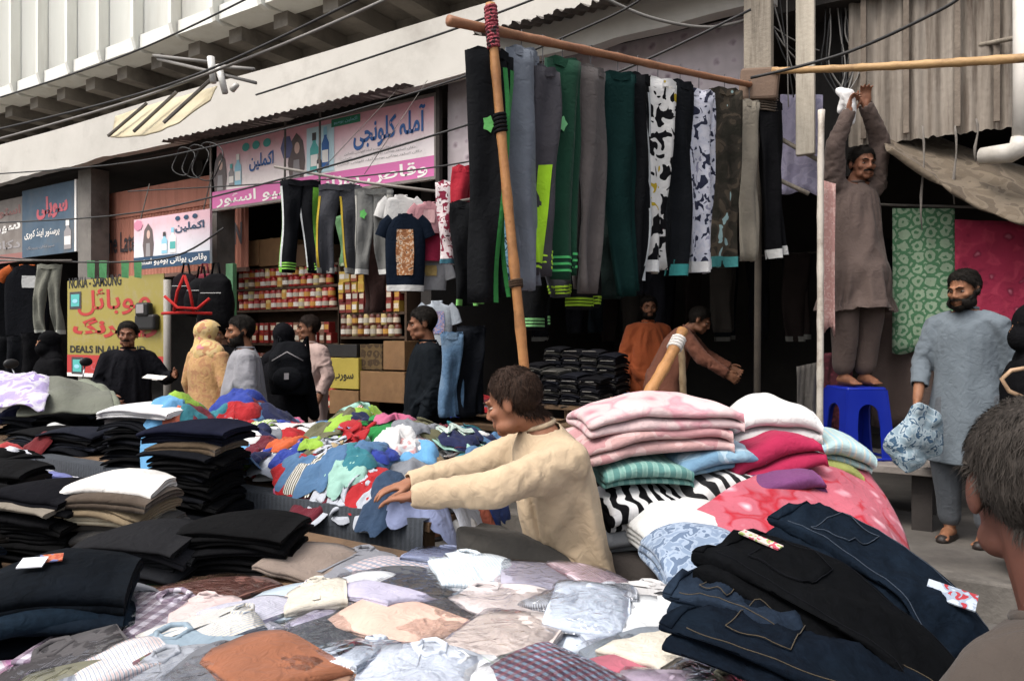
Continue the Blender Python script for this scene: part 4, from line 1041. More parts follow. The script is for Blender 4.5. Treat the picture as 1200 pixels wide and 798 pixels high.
# ---------------------------------------------------------------- packaged shirts on the front table
def shirt_parts(w, L, t, seed):
    rg = np.random.default_rng(seed); nx, ny = 13, 17; vs = []; ph = rg.uniform(0, 6, 6)
    for j in range(ny):
        for i in range(nx):
            u, v = i / (nx - 1) * 2 - 1, j / (ny - 1) * 2 - 1
            e = (1 - abs(u) ** 9) * (1 - abs(v) ** 11)
            z = t * max(e, 0) ** .45
            z += t * .30 * math.sin(u * 3.2 + v * 4.1 + ph[0]) * math.sin(v * 5.2 + ph[1]) * e + t * .22 * math.sin(u * 9 + ph[2] + v * 3) * e
            vs.append((u * w / 2 + .006 * math.sin(v * 7 + ph[3]), v * L / 2 + .006 * math.sin(u * 6 + ph[4]), z))
    fs = [(j * nx + i, j * nx + i + 1, (j + 1) * nx + i + 1, (j + 1) * nx + i) for j in range(ny - 1) for i in range(nx - 1)]
    body = (np.array(vs), fs)
    c = MB(); zc = t * 1.22; y0 = L / 2 * .86                                # collar stand and two flaps
    for s in (-1, 1):
        c.add([(s * .004, y0 - .085, zc + .006), (s * .068, y0 - .045, zc + .002), (s * .075, y0 + .02, zc + .004), (s * .03, y0 + .035, zc + .010), (s * .02, y0 - .0, zc + .011),
               ], [(0, 1, 4), (1, 2, 3, 4)] if s > 0 else [(4, 1, 0), (4, 3, 2, 1)])
    c.tube([(-.03, y0 + .03, zc + .008), (-.036, y0 - .005, zc + .007), (0, y0 - .035, zc + .006), (.036, y0 - .005, zc + .007), (.03, y0 + .03, zc + .008), (0, y0 + .045, zc + .010), (-.03, y0 + .03, zc + .008)], .008, 6)
    p = MB(); ys = np.linspace(y0 - .07, -L / 2 * .8, 9)
    pv = []
    for y in ys: pv += [(-.016, y, zc + .003), (.016, y, zc + .003)]
    p.add(pv, [(2 * k, 2 * k + 1, 2 * k + 3, 2 * k + 2) for k in range(len(ys) - 1)])
    f = []; nx2, ny2 = 15, 19                                                # clear bag, loose and creased
    for j in range(ny2):
        for i in range(nx2):
            u, v = i / (nx2 - 1) * 2 - 1, j / (ny2 - 1) * 2 - 1; e = max((1 - abs(u) ** 6) * (1 - abs(v) ** 8), 0)
            f.append((u * w * .54, v * L * .56 + .008, (t * 1.25 + .004) * e ** .35 + .004 * abs(math.sin(u * 5 + v * 7 + ph[5])) * e + .003 * abs(math.sin(u * 13 - v * 6 + ph[1]))))
    ff = [(j * nx2 + i, j * nx2 + i + 1, (j + 1) * nx2 + i + 1, (j + 1) * nx2 + i) for j in range(ny2 - 1) for i in range(nx2 - 1)]
    def droop(a): a = np.array(a, float); a[:, 2] -= .35 * (.0175 * (2 * a[:, 0] / w) ** 2 + .014 * (2 * a[:, 1] / L) ** 2); return a
    fm = folded_mesh(w, L, t * 1.2, 2 + seed % 2, 700 + seed, 0, .0035, .35); body = (getv(fm), [tuple(q.vertices) for q in fm.polygons])
    return body, (droop(c.v), c.f), (droop(p.v), p.f), (droop(f), ff)
SHP = [shirt_parts(.27, .36, .014, k) for k in range(7)]
def shirt(x, y, rot, col, label, group=None, bag=True, sc=1.0, seed=0, trim=None):
    sc = sc * .84
    B, C_, P_, F_ = SHP[seed % 7]
    r = empty('packaged_shirt', (x, y, 0), 0, label, 'shirt', group)
    mt = cloth(*(col if isinstance(col, tuple) else (col,)))
    # rest on what lies below: plane fitted to the goods under the footprint, raised until nearly nothing pokes through
    c, s_ = math.cos(rot), math.sin(rot); u, v = np.meshgrid(np.linspace(-.13 * sc, .13 * sc, 11), np.linspace(-.17 * sc, .17 * sc, 13)); u, v = u.ravel(), v.ravel()
    i, j = cells(x + c * u - s_ * v, y + s_ * u + c * v); h = Hh[i, j]; lo = np.quantile(h, .5); h = np.clip(h, lo - .03, lo + .05)
    A_ = np.stack([u, v, np.ones_like(u)], 1); k3 = np.linalg.lstsq(A_, h, rcond=None)[0]; a, b_ = np.clip(k3[:2], -.30, .30)
    off = np.quantile(h - a * u - b_ * v, .80)
    zf = off if off < .71 else .71 + (off - .71) * .6      # the pile is pressed flat by its own weight
    r.location = (x, y, zf + .002); nrm = Vector((-a * .8, -b_ * .8, 1)).normalized(); q = Vector((0, 0, 1)).rotation_difference(nrm)
    r.rotation_mode = 'QUATERNION'; r.rotation_quaternion = Matrix.Rotation(rot, 3, 'Z').to_quaternion() @ q; r.scale = (sc, sc, 1)
    n_ = 40; uu, vv = np.meshgrid(np.linspace(-.135 * sc, .135 * sc, n_), np.linspace(-.18 * sc, .18 * sc, n_)); uu, vv = uu.ravel(), vv.ravel()
    i, j = cells(x + c * uu - s_ * vv, y + s_ * uu + c * vv); np.maximum.at(Hh, (i, j), off + a * uu + b_ * vv + .012)
    for nm, (pv, pf), m_ in (('folded_body', B, mt),) + ((('collar', C_, mt), ('placket', P_, mt)) if seed % 5 in (0, 2) or 'collar' in label else ()) + ((('plastic_bag', F_, plasticfilm()),) if bag else ()):
        key = (nm, seed % 7)
        if key not in _shm:
            o = mesh(nm, pv, pf, m_, r); _shm[key] = o.data
        else: link(nm, _shm[key], m_, r)
    return r
_shm = {}
fill_cols = [('c9cfd8', 'white'), ('aab2bb', 'grey'), ('7c7d83', 'dark grey'), ('b3bccb', 'pale blue'), ('b9b0b6', 'mauve'), ('cfc6bc', 'beige'), ('8d96a2', 'slate'), ('c7b3b2', 'pale pink')]
k = 0
for yy in np.arange(.50, 2.0, .26):
    for xx in np.arange(-2.35 if yy > 1.3 else -2.6, -.2, .29):
        if any(math.hypot(xx - a, yy - b_) < .16 + .5 * w_ for a, b_, w_ in FOOT): continue
        c, n_ = fill_cols[(k * 5 + int(yy * 10)) % 8]
        shirt(xx + RS.uniform(-.06, .06), yy + RS.uniform(-.05, .05), RS.uniform(-1.2, 1.2) + .6, (c, None) if k % 3 else (c, 'check', ('8d95a2', '7a828f'), RS.choice((1.5, 2.2))), f'{n_} packaged shirt in the under layer of the front table', f'{n_} shirts in the under layer', False, 1.0, k)
        k += 1
SH = [  # px, py, rotation, colour, words
    (420, 760, .2, ('6d6f74',), 'ash grey shirt under the crisp white one', .9),     (350, 655, .95, ('b6c4cf',), 'ice blue packaged shirt beside the low black stack', 1.25), (152, 690, .4, ('8d7f8c', 'check', ('c7c2cc', '57415a'), 1.1), 'purple and white checked shirt in creased plastic', 1.25),
    (250, 640, .2, ('6a4038', 'stripe', ('2d2424', '8a5a4a'), 3), 'rust and black striped shirt beside the green trousers', 1.05), (255, 690, .9, ('7c6f7c', 'stripe', ('9b93a0', '4d434d'), 2.5), 'mauve striped packaged shirt above the orange one', 1.0),
    (215, 735, 1.1, ('8697a3',), 'steel blue packaged shirt below the purple checks', 1.2), (318, 713, 1.35, ('8f5a40',), 'rust orange folded shirt', 1.2),
    (75, 740, 1.2, ('4b4849',), 'charcoal packaged shirt below the jeans pile', 1.2), (30, 778, .5, ('77755f',), 'olive grey shirt under clear plastic', 1.1), (120, 785, .9, ('6f7480', 'stripe', ('8a8f98',), 2), 'grey-blue striped shirt beside the camouflage one', 1.1),
    (205, 782, 1.2, ('5d4044', 'camo', ('6a6a55', '73525a', '4a3c3c'), .8), 'maroon and olive camouflage shirt', 1.25), (395, 700, .7, ('51555c',), 'graphite packaged shirt right of the rust orange one', 1.1), (345, 770, .5, ('4a545c',), 'dark slate shirt under the rust orange one', 1.1),
    (362, 612, .3, ('83756b',), 'taupe folded shirt between black stack and dark grey shirt', 1.0), (465, 640, .9, ('4d4f53',), 'dark grey shirt next to the white and blue stripes', 1.3), (520, 600, .5, ('8e97b4',), 'periwinkle shirt under the seller\'s hands', 1.1),
    (500, 683, 1.1, ('55565c',), 'charcoal shirt above the peach one', 1.2), (560, 622, .8, ('cdd6dc', 'stripe', ('9fb4c2', 'dfe4e8'), 1.6), 'white shirt with broad ice blue stripes', 1.25), (640, 625, .6, ('a9a6b5',), 'lavender grey shirt before the seller in cream', 1.25),
    (700, 622, .9, ('c8b8bf', 'check', ('b27f8c', 'd9d2d5'), 3), 'white and pink fine checked shirt by the seller', 1.0), (620, 665, 1.3, ('d2c8c6',), 'dusty beige shirt below the lavender one', 1.3), (470, 688, 1.4, ('d3b2a2',), 'peach shirt laid across the charcoal ones', 1.0),
    (478, 728, .35, ('ccd3de',), 'crisp white shirt with dark emblem', 1.35), (560, 735, .9, ('b9ac86',), 'mustard beige shirt beside the plaid one', .95), (668, 722, 1.35, ('5b4658', 'plaid', ('7d94a8', '8a4a54'), 1.7), 'red and blue plaid shirt in shiny plastic', 1.35),
    (765, 650, .4, ('c9c7c6',), 'white shirt with small black print beside the white blanket', 1.1), (735, 690, .9, ('b3bac6',), 'pale grey-blue shirt below the printed white one', 1.15), (800, 690, .3, ('cfd2d4',), 'bright white folded shirt next to the navy jeans', 1.2),
    (800, 735, 1.0, ('79818a',), 'mid grey shirt beside the jeans', 1.2), (740, 775, .8, ('b0606f',), 'rose pink shirt at the lower end of the plaid one', 1.2), (430, 775, .9, ('4b2b33', 'check', ('6a343c', '46525a'), 1.0), 'dark red checked shirt below the crisp white one', 1.2),
    (525, 775, .5, ('7b7b85', 'camo', ('8d9aa6', '9b6a78', '53646e'), 1.2), 'grey shirt with teal and pink print', 1.0), (610, 778, 1.2, ('a7b3a8',), 'pale green shirt under the plaid one', 1.1), (670, 765, 1.0, ('b58f90', 'stripe', ('c9b0b0',), 3), 'blush striped rolled shirt', .9),
    (350, 790, .9, ('a07c66',), 'tan orange shirt at the very front of the table', 1.0), (855, 788, .7, ('4f4440',), 'dark brown shirt in front of the navy jeans', 1.2), (800, 790, .4, ('b9a9bb',), 'pale lilac shirt beside the dark brown one', 1.0), (925, 792, 1.0, ('a9a48c',), 'sand coloured shirt under the jeans hems', 1.1),
    (590, 705, .2, ('d0c4be',), 'peach beige shirt between charcoal and plaid', 1.0), (860, 750, .8, ('6f747c',), 'cool grey shirt tucked under the navy jeans', 1.0)]
RS = random.Random(17)
UP = [('c3ccd8', 'pale blue'), ('d4d6d8', 'white'), ('9a9ea6', 'grey'), ('cdb9b6', 'blush'), ('6a6c72', 'dark grey'), ('b7b2c6', 'lilac'), ('8fa0ae', 'steel blue'), ('c9c2b4', 'cream')]
for i in range(34):
    px = 150 + (i * 97) % 640 + RS.uniform(-20, 20); py = 640 + (i * 53) % 150 + RS.uniform(-8, 8); c, n_ = UP[i % 8]
    q = onZ(px, py, .87); shirt(q.x, q.y, RS.uniform(-.4, 1.9), (c,) if i % 3 else (c, 'stripe', ('e0e0e0', '8d95a2'), 3.0), f'{n_} packaged shirt in the middle layer of the front table pile', f'{n_} shirts in the middle layer', i % 2 == 1, RS.uniform(.72, .95), i)
def lay_shirts(last):
    for i, (px, py, rt, col, lb, scl) in enumerate(SH):
        if any(w_ in lb for w_ in ('rust orange folded', 'emblem', 'blue plaid')) != last: continue
        q = onZ(px, py, .93 if last else .86); s_ = shirt(q.x, q.y, rt, col, lb, 'packaged shirts on the front table', i % 4 != 1 and 'folded' not in lb, scl * (.74 if last else 1), i)
        if 'emblem' in lb or 'black print' in lb:
            z_ = under(q.x, q.y, .1, .1, 0, .9)
            a = MB(); a.prism([(-.032, -.02), (.032, -.02), (.012, .022), (0, .03), (-.012, .022)], 0, .002); o = a.build('printed_emblem', paint('print_black', '1d1c1c'), s_); o.location = (.03, -.03, .027)
lay_shirts(False)
RS = random.Random(23)
KEEP = [a for a in SH if any(w_ in a[4] for w_ in ('rust orange', 'emblem', 'plaid', 'peach', 'purple', 'periwinkle', 'black print', 'broad ice'))]
for i in range(34):
    px = 130 + (i * 97) % 640 + RS.uniform(-20, 20); py = 632 + (i * 53) % 150 + RS.uniform(-8, 8); c, n_ = UP[(i * 3) % 8]
    if any(abs(px - a[0]) < 50 and abs(py - a[1]) < 24 for a in KEEP) or (px < 240 and py < 690): continue
    q = onZ(px, py, .86); shirt(q.x, q.y, RS.uniform(-.4, 1.9), (c,) if i % 3 else (c, 'stripe', ('e0e0e0', '8d95a2'), 3.0), f'{n_} packaged shirt tossed on top of the front table pile', f'{n_} shirts tossed on top', i % 2 == 0, RS.uniform(.66, .9), i + 1)
lay_shirts(True)
# ---------------------------------------------------------------- crumpled garments for the heap: cloth dropped in a heap, then laid on the goods
def drop_cloths():
    nx, ny, sp_ = 26, 30, .023; rg = np.random.default_rng(4); K = 10; vs = []; fs = []; sizes = []
    for k in range(K):
        keep = np.ones((ny, nx), bool)
        if k % 3 == 0: keep[:20, :6] = False; keep[:20, -6:] = False                      # shirt with sleeves
        if k % 3 == 1: keep[:19, 11:15] = False; keep[:, :3] = False; keep[:, -3:] = False    # shorts or trousers
        ids = {}; R = Euler(rg.uniform(0, 6.28, 3)).to_matrix(); off = Vector(((k % 5) * 1.2, (k // 5) * 1.2, .42)); ph = rg.uniform(0, 6, 5); b0 = len(vs)
        for j in range(ny):
            for i in range(nx):
                if not keep[j, i]: continue
                u, v = (i - nx / 2) * sp_, (j - ny / 2) * sp_; ids[(j, i)] = len(vs)
                p = Vector((u * .62, v * .62, .075 * math.sin(u * 24 + ph[0] + 2 * math.sin(v * 9)) + .07 * math.sin(v * 21 + ph[1]))); vs.append(R @ p + off)
        for j in range(ny - 1):
            for i in range(nx - 1):
                q = [(j, i), (j, i + 1), (j + 1, i + 1), (j + 1, i)]
                if all(a in ids for a in q): fs.append(tuple(ids[a] for a in q))
        sizes.append((b0, len(vs)))
    me = bpy.data.meshes.new('drop'); me.from_pydata([tuple(v) for v in vs], [], fs); o = bpy.data.objects.new('drop', me); COL.objects.link(o)
    pm = bpy.data.meshes.new('floor'); pm.from_pydata([(-3, -3, 0), (9, -3, 0), (9, 6, 0), (-3, 6, 0)], [], [(0, 1, 2, 3)]); po = bpy.data.objects.new('floor', pm); COL.objects.link(po)
    po.modifiers.new('c', 'COLLISION'); po.collision.cloth_friction = 40; po.collision.thickness_outer = .008
    # the rest shape is the flat sheet
    md = o.modifiers.new('cloth', 'CLOTH'); s = md.settings; s.quality = 4; s.mass = .12; s.bending_stiffness = .25; s.tension_stiffness = 6; s.compression_stiffness = 6; s.shear_stiffness = 2; s.air_damping = 2
    s.shrink_min = -.35; s.shrink_max = -.35
    cs = md.collision_settings; cs.use_self_collision = True; cs.self_distance_min = .007; cs.distance_min = .006; cs.self_friction = 8; cs.collision_quality = 2
    md.point_cache.frame_start = 1; md.point_cache.frame_end = 60
    for f in range(1, 36): SC.frame_set(f)
    dg = bpy.context.evaluated_depsgraph_get(); nm = bpy.data.meshes.new_from_object(o.evaluated_get(dg)); v = getv(nm)
    bpy.data.objects.remove(o); bpy.data.objects.remove(po); SC.frame_set(1)
    ed = np.array([(e.vertices[0], e.vertices[1]) for e in nm.edges]); cnt = np.bincount(ed.ravel(), minlength=len(v))[:, None]
    for _ in range(2):
        acc = np.zeros_like(v); np.add.at(acc, ed[:, 0], v[ed[:, 1]]); np.add.at(acc, ed[:, 1], v[ed[:, 0]]); v = v * .5 + .5 * acc / np.maximum(cnt, 1)
    out = []
    for (a, b_) in sizes:
        w = v[a:b_].copy(); w[:, :2] -= w[:, :2].mean(0); w[:, 2] -= w[:, 2].min()
        out.append((w, [tuple(i - a for i in f) for f in fs if a <= f[0] < b_]))
    return out
PROTO = drop_cloths()
def soft_crumple(seed):
    rg = np.random.default_rng(seed); nr, na = 15, 46; ph = rg.uniform(0, 6.28, 6); vs = [(0, 0, 0)]
    for i in range(1, nr + 1):
        for k in range(na):
            a = 2 * math.pi * k / na; R = .215 + .05 * math.sin(2 * a + ph[0]) + .035 * math.sin(3 * a + ph[1]) + .02 * math.sin(5 * a + ph[2]) + .012 * math.sin(9 * a + ph[3]); u = i / nr
            vs.append((R * u * math.cos(a), R * u * math.sin(a), 0))
    v = np.array(vs); u = np.concatenate([[0], np.repeat(np.arange(1, nr + 1) / nr, na)])
    n1 = 1 - 2 * np.abs(fnoise(v * np.array([9, 9, 1]) + seed, seed % 20)); n2 = 1 - 2 * np.abs(fnoise(v * np.array([22, 15, 1]) + 3, (seed + 4) % 20)); ang = np.arctan2(v[:, 1], v[:, 0])
    e = 1 - u ** 5
    n3 = 1 - 2 * np.abs(fnoise(v * np.array([34, 46, 1]) + 7, (seed + 9) % 20))
    v[:, 2] = .042 * e ** .5 + (.036 * n1 + .022 * n2 + .008 * n3 + .012 * np.sin(ang * 4 + ph[4]) * u) * (.35 + .65 * e)
    v[:, 2] -= v[:, 2].min(); v[:, 0] += .02 * n2 * u; v[:, 1] += .02 * n1 * u
    fs = [(0, 1 + k, 1 + (k + 1) % na) for k in range(na)] + [(1 + (i - 1) * na + k, 1 + i * na + k, 1 + i * na + (k + 1) % na, 1 + (i - 1) * na + (k + 1) % na) for i in range(1, nr) for k in range(na)]
    return v, fs
SOFT = [soft_crumple(k) for k in range(12)]
def crumple(x, y, col, label, group, k=None, rot=None, sc=1.0, zs=1.0, cat='garment', name='crumpled_garment', flatten=None):
    k = RS.randrange(len(PROTO)) if k is None else k
    soft = RS.random() < .72
    v, f = SOFT[RS.randrange(12)] if soft else PROTO[k % len(PROTO)]
    v = v * np.array([1, 1, zs if not soft else 1.0]); hi = .075
    if not soft: v[:, 2] = np.where(v[:, 2] > hi, hi + (v[:, 2] - hi) * .3, v[:, 2]); v[:, :2] *= .8
    w = drape([v], x, y, RS.uniform(0, 6.28) if rot is None else rot, 7, sc, fill=.7)[0]
    c = np.array([x, y, float(w[:, 2].min())])
    return tag(mesh(name, w - c, f, cloth(*(col if isinstance(col, tuple) else (col,))), None, loc=tuple(c)), label, cat, group)
HC = {'red': '9c1f24', 'white': 'd3d2d0', 'navy': '1b2142', 'sky blue': '5f95bd', 'teal': '2f6d78', 'green': '1f7a3a', 'lime': '86a83c', 'mint': '8fb5a8', 'grey': '777a80', 'beige': 'a3906f', 'orange': 'b4552f', 'pink': 'b05a78', 'royal blue': '2c3d8c', 'black': '1b1b1d', 'maroon': '5a1a26', 'olive': '5c5a43', 'coral': 'c26c55', 'pale grey': 'a9adb5', 'denim blue': '4a6a8c'}
names = ['white', 'navy', 'sky blue', 'red', 'teal', 'royal blue', 'pale grey', 'mint', 'grey', 'maroon', 'denim blue', 'black', 'pink', 'beige', 'white', 'navy', 'sky blue', 'lime', 'coral', 'red', 'olive', 'pale grey', 'white']
def hc(n_): return HC[n_]
RS = random.Random(31)
for i in range(150):                                        # the body of the heap
    x = RS.uniform(-5.3, -1.8); y = RS.uniform(2.38, 3.5); n_ = names[(i * 7) % len(names)]
    if 600 + FPX * (x * cY + y * sY) / (-x * sY + y * cY) < 212: continue
    crumple(x, y, hc(n_), f'{n_} crumpled garment deep in the colourful heap', f'{n_} garments deep in the heap', sc=.86, zs=.62)
TOP = [(225, 476, 'navy', 0), (212, 488, 'black', 1), (250, 490, 'teal', 2), (262, 498, 'sky blue', 0), (285, 492, 'denim blue', 1), (308, 498, 'grey', 2), (316, 478, 'sky blue', 3), (330, 500, 'orange', 4), (345, 470, 'red', 0), (352, 485, 'pink', 1), (300, 470, 'teal', 4), (375, 468, 'navy', 2), (395, 462, 'grey', 3),
       (275, 515, 'red', 5), (290, 528, 'lime', 6), (322, 528, 'red', 7), (342, 520, 'white', 8), (300, 540, 'navy', 9), (325, 548, 'royal blue', 0), (350, 550, 'pale grey', 1), (365, 553, 'maroon', 2), (385, 545, 'beige', 3), (375, 512, 'olive', 4), (395, 505, 'olive', 5), (410, 500, 'red', 6), (405, 480, 'white', 7), (430, 478, 'white', 8), (385, 485, 'pink', 9), (420, 490, 'red', 3), (438, 468, 'beige', 1), (460, 470, 'coral', 2), (475, 482, 'sky blue', 3),
       (500, 475, 'sky blue', 4), (525, 478, 'royal blue', 5), (540, 480, 'navy', 6), (485, 500, 'beige', 7), (470, 510, 'white', 8), (500, 492, 'red', 9), (520, 498, 'white', 0), (540, 505, 'royal blue', 1), (565, 500, 'navy', 2), (430, 525, 'mint', 3), (455, 520, 'mint', 4), (440, 545, 'green', 5), (465, 548, 'green', 6), (495, 520, 'navy', 7), (512, 530, 'white', 8), (490, 545, 'olive', 9), (530, 540, 'pale grey', 0), (555, 520, 'teal', 1), (410, 555, 'pale grey', 2), (430, 565, 'denim blue', 3), (395, 562, 'pale grey', 4), (545, 548, 'mint', 5), (575, 485, 'maroon', 6), (575, 515, 'denim blue', 7), (590, 495, 'white', 8), (280, 555, 'denim blue', 9), (255, 470, 'royal blue', 4)]
for i, (px, py, n_, k) in enumerate(TOP):
    z_ = 1.0
    for _ in range(4):
        q = onZ(px, py, z_); z_ = under(min(max(q.x, BT[0] + .1), BT[1] - .02), min(max(q.y, BT[2] + .08), BT[3] - .05), .12, .12, 0, .5) + .05
    q.x = min(q.x, BT[1] - .02); q.y = min(max(q.y, BT[2] + .06), BT[3] - .04)
    crumple(q.x, q.y, hc(n_) if i % 9 else (hc(n_), 'floral', ('d8d4cc', 'c98a8a'), 2.0), f'{n_} crumpled garment on top of the colourful heap', f'{n_} garments on top of the heap', k, sc=.64, zs=.85).modifiers.new('soften', 'SUBSURF').levels = 1
for i, (px, py, n_, k) in enumerate(TOP * 2):
    px += RS.uniform(-14, 14); py += RS.uniform(-6, 6); z_ = 1.0; n_ = names[(i * 5 + 3) % len(names)] if i % 2 else n_
    for _ in range(4):
        q = onZ(px, max(py, 455), z_); z_ = min(under(min(max(q.x, BT[0] + .1), BT[1] - .05), min(max(q.y, BT[2] + .1), BT[3] - .05), .12, .12, 0, .5) + .04, 1.12)
    q.x = min(q.x, BT[1] - .06); q.y = min(max(q.y, BT[2] + .10), BT[3] - .04)
    if 600 + FPX * (q.x * cY + q.y * sY) / (-q.x * sY + q.y * cY) < 205: continue
    crumple(q.x, q.y, hc(n_) if i % 7 else (hc(n_), 'stripe', ('c9c6c0',), 3.0), f'{n_} small crumpled garment scattered over the colourful heap', f'small {n_} garments scattered over the heap', k, sc=.45, zs=.9)
# loose pieces among the dark stacks on the left
for px, py, col, lb in ((14, 528, '5c1419', 'maroon crumpled garment before the dark trousers rows'), (32, 496, '8a5526', 'ochre crumpled garment among the dark trousers rows'), (10, 500, '14162a', 'navy crumpled garment at the end of the dark rows'), (45, 558, 'cfcfd6', 'white crumpled garment beside the leaning stack'), (18, 552, 'a33a3a', 'red and white crumpled garment behind the leaning stack'), (60, 566, '6f74a8', 'lavender blue crumpled garment beside the leaning stack'), (90, 512, 'b9b9b6', 'pale crumpled garment among the dark trousers rows')):
    z_ = .8
    for _ in range(0 if px > 290 else 3): q = onZ(px, py, z_); z_ = under(q.x, q.y, .1, .1, 0, .5) + .04
    if px > 290: q = onZ(px, py, .80)
    crumple(q.x, q.y, col, lb, 'loose garments', sc=.7 if px < 200 else .45, zs=.6)

# garments hanging over the edge of the back table by the seller's hands
for i, (x, y, col, lb) in enumerate(((-1.98, 2.20, '2b3d54', 'dark denim garment hanging over the table edge under the seller\'s hands'), (-1.80, 2.24, '7f88a8', 'periwinkle garment hanging over the table corner by the seller\'s cuffs'), (-1.76, 2.42, 'b5b9c2', 'off-white garment hanging off the end of the back table'), (-1.76, 2.62, '23376b', 'royal blue garment hanging off the end of the back table'))):
    v, f = SOFT[i]; w = drape([v], x, y, i * 1.3, 5, .46 if i != 1 else .5, fill=.7, lift=.035)[0]; c = np.array([x, y, float(w[:, 2].min())])
    tag(mesh('crumpled_garment', w - c, f, cloth(col), None, loc=tuple(c)), lb, 'garment')
# ---------------------------------------------------------------- blankets, quilt and jeans
def blanket(px, py, d, w, dp, t, rot, col, label, layers=3, puff=.02, seed=1, tilt=(0, 0), name='folded_blanket', cat='blanket', q=None):
    q = q or P(px, py, d)
    me = folded_mesh(w, dp, t, layers, 300 + seed, puff * .7, .009)
    o = link(name, me, cloth(*(col if isinstance(col, tuple) else (col,))), None, (q.x, q.y, q.z - t / 2), (tilt[0], tilt[1], rot))
    sub = o.modifiers.new('round', 'SUBSURF'); sub.levels = 1; sub.render_levels = 1
    return tag(o, label, cat)
YB = YAW
blanket(752, 612, 3.02, .52, .44, .10, YB + .1, '8a8d90', 'grey folded blanket at the bottom of the blanket pile', 3, .0, 1)
blanket(905, 605, 3.15, .46, .50, .14, YB - .2, '6b5a66', 'dusky folded blanket under the pink quilt', 3, .0, 2)
blanket(752, 582, 2.98, .40, .42, .115, YB + .15, ('121214', 'zebra', ('c9c8c8',), 1.5), 'black and white zebra patterned blanket under the teal one', 3, .01, 3, (.06, .0))
blanket(825, 566, 3.06, .34, .42, .16, YB + .25, ('c6c5c3', 'zebra', ('151517',), 1.35), 'black and white zebra blanket rolled under the blue one', 3, .02, 4, (.0, -.12))
blanket(742, 541, 3.04, .36, .44, .085, YB + .12, ('5d8c86', 'stripe', ('8fb3a8', '7aa59b'), .8), 'teal striped folded blanket below the pink floral one', 3, .0, 5, (0, -.03))
blanket(818, 527, 3.10, .34, .42, .085, YB + .2, ('6f93ad', 'camo', ('88a7ba', 'a9bfcc'), .5), 'blue tie-dyed folded blanket below the pink floral one', 3, .0, 6, (0, -.14))
blanket(752, 505, 3.06, .60, .46, .095, YB + .14, ('bd9794', 'camo', ('c9a9a6', 'b98a8c'), .5), 'dusty pink fleece blanket under the floral top one', 2, .01, 7, (.05, -.10))
blanket(762, 481, 3.08, .62, .46, .085, YB + .1, ('d3b9b8', 'floral', ('b86f80', 'c68f98', 'cfa9ab'), .8), 'thick pale pink blanket with rose floral print atop the pile', 2, .05, 8, (.03, -.04))
blanket(898, 492, 3.25, .36, .40, .13, YB - .1, 'd6d4d2', 'plump white folded pillow on the blanket pile', 2, .07, 9, (.0, -.08), 'white_pillow', 'pillow')
blanket(897, 530, 3.05, .36, .36, .115, YB + .05, 'a02247', 'magenta red rolled fleece blanket', 2, .03, 10, (.0, -.33))
blanket(890, 560, 3.00, .36, .40, .085, YB + .05, ('6b3a66',), 'purple folded blanket under the magenta one', 3, .0, 11, (.0, -.28))
blanket(968, 520, 3.25, .26, .40, .10, YB - .1, ('a9c3c4', 'stripe', ('cfc8b4', '9cc0cc'), .6), 'cream and aqua folded blanket beside the white pillow', 3, .02, 12, (.0, .12))
blanket(958, 546, 3.18, .22, .36, .085, YB, '8f9353', 'olive yellow folded blanket near the blue stool', 2, .02, 13, (0, .1))
blanket(985, 556, 3.20, .20, .34, .09, YB - .1, 'c3c6c2', 'white folded cloth beside the olive yellow blanket', 3, .01, 14, (0, .2))
blanket(800, 612, 2.70, .36, .40, .11, YB + .15, ('cfcfcc',), 'white ribbed blanket folded beside the seller', 4, .02, 15, (.10, -.10))
blanket(815, 642, 2.45, .30, .26, .10, YB + .1, ('7f90a6', 'camo', ('9aa8ba', '5f7088'), 2.0), 'pale blue patterned fleece below the white ribbed blanket', 3, .02, 16, (.15, -.05))
# quilt spread down over the end of the table
qs = [[(806, 606, 2.62), (850, 576, 2.75), (905, 553, 2.95), (960, 540, 3.10), (1000, 540, 3.18)],
      [(818, 632, 2.50), (868, 603, 2.62), (925, 575, 2.80), (980, 556, 2.98), (1022, 566, 3.05)],
      [(830, 655, 2.40), (890, 632, 2.48), (955, 605, 2.64), (1005, 588, 2.82), (1042, 600, 2.92)],
      [(850, 690, 2.26), (910, 665, 2.34), (980, 645, 2.48), (1030, 625, 2.66), (1062, 640, 2.78)],
      [(880, 740, 2.18), (940, 715, 2.25), (1005, 690, 2.36), (1050, 668, 2.52), (1078, 682, 2.66)],
      [(905, 800, 2.15), (965, 785, 2.2), (1030, 755, 2.3), (1068, 735, 2.45), (1090, 742, 2.58)]]
G = np.array([[tuple(P(*c)) for c in r] for r in qs])
def catmull(A, n):
    m = len(A); t = np.linspace(0, m - 1, n); out = []
    for u in t:
        i = min(int(u), m - 2); f = u - i; p0, p1, p2, p3 = A[max(i - 1, 0)], A[i], A[i + 1], A[min(i + 2, m - 1)]
        out.append(.5 * ((2 * p1) + (-p0 + p2) * f + (2 * p0 - 5 * p1 + 4 * p2 - p3) * f * f + (-p0 + 3 * p1 - 3 * p2 + p3) * f ** 3))
    return np.array(out)
def patch(G, n, m): return catmull(np.array([catmull(r, m) for r in G]), n)
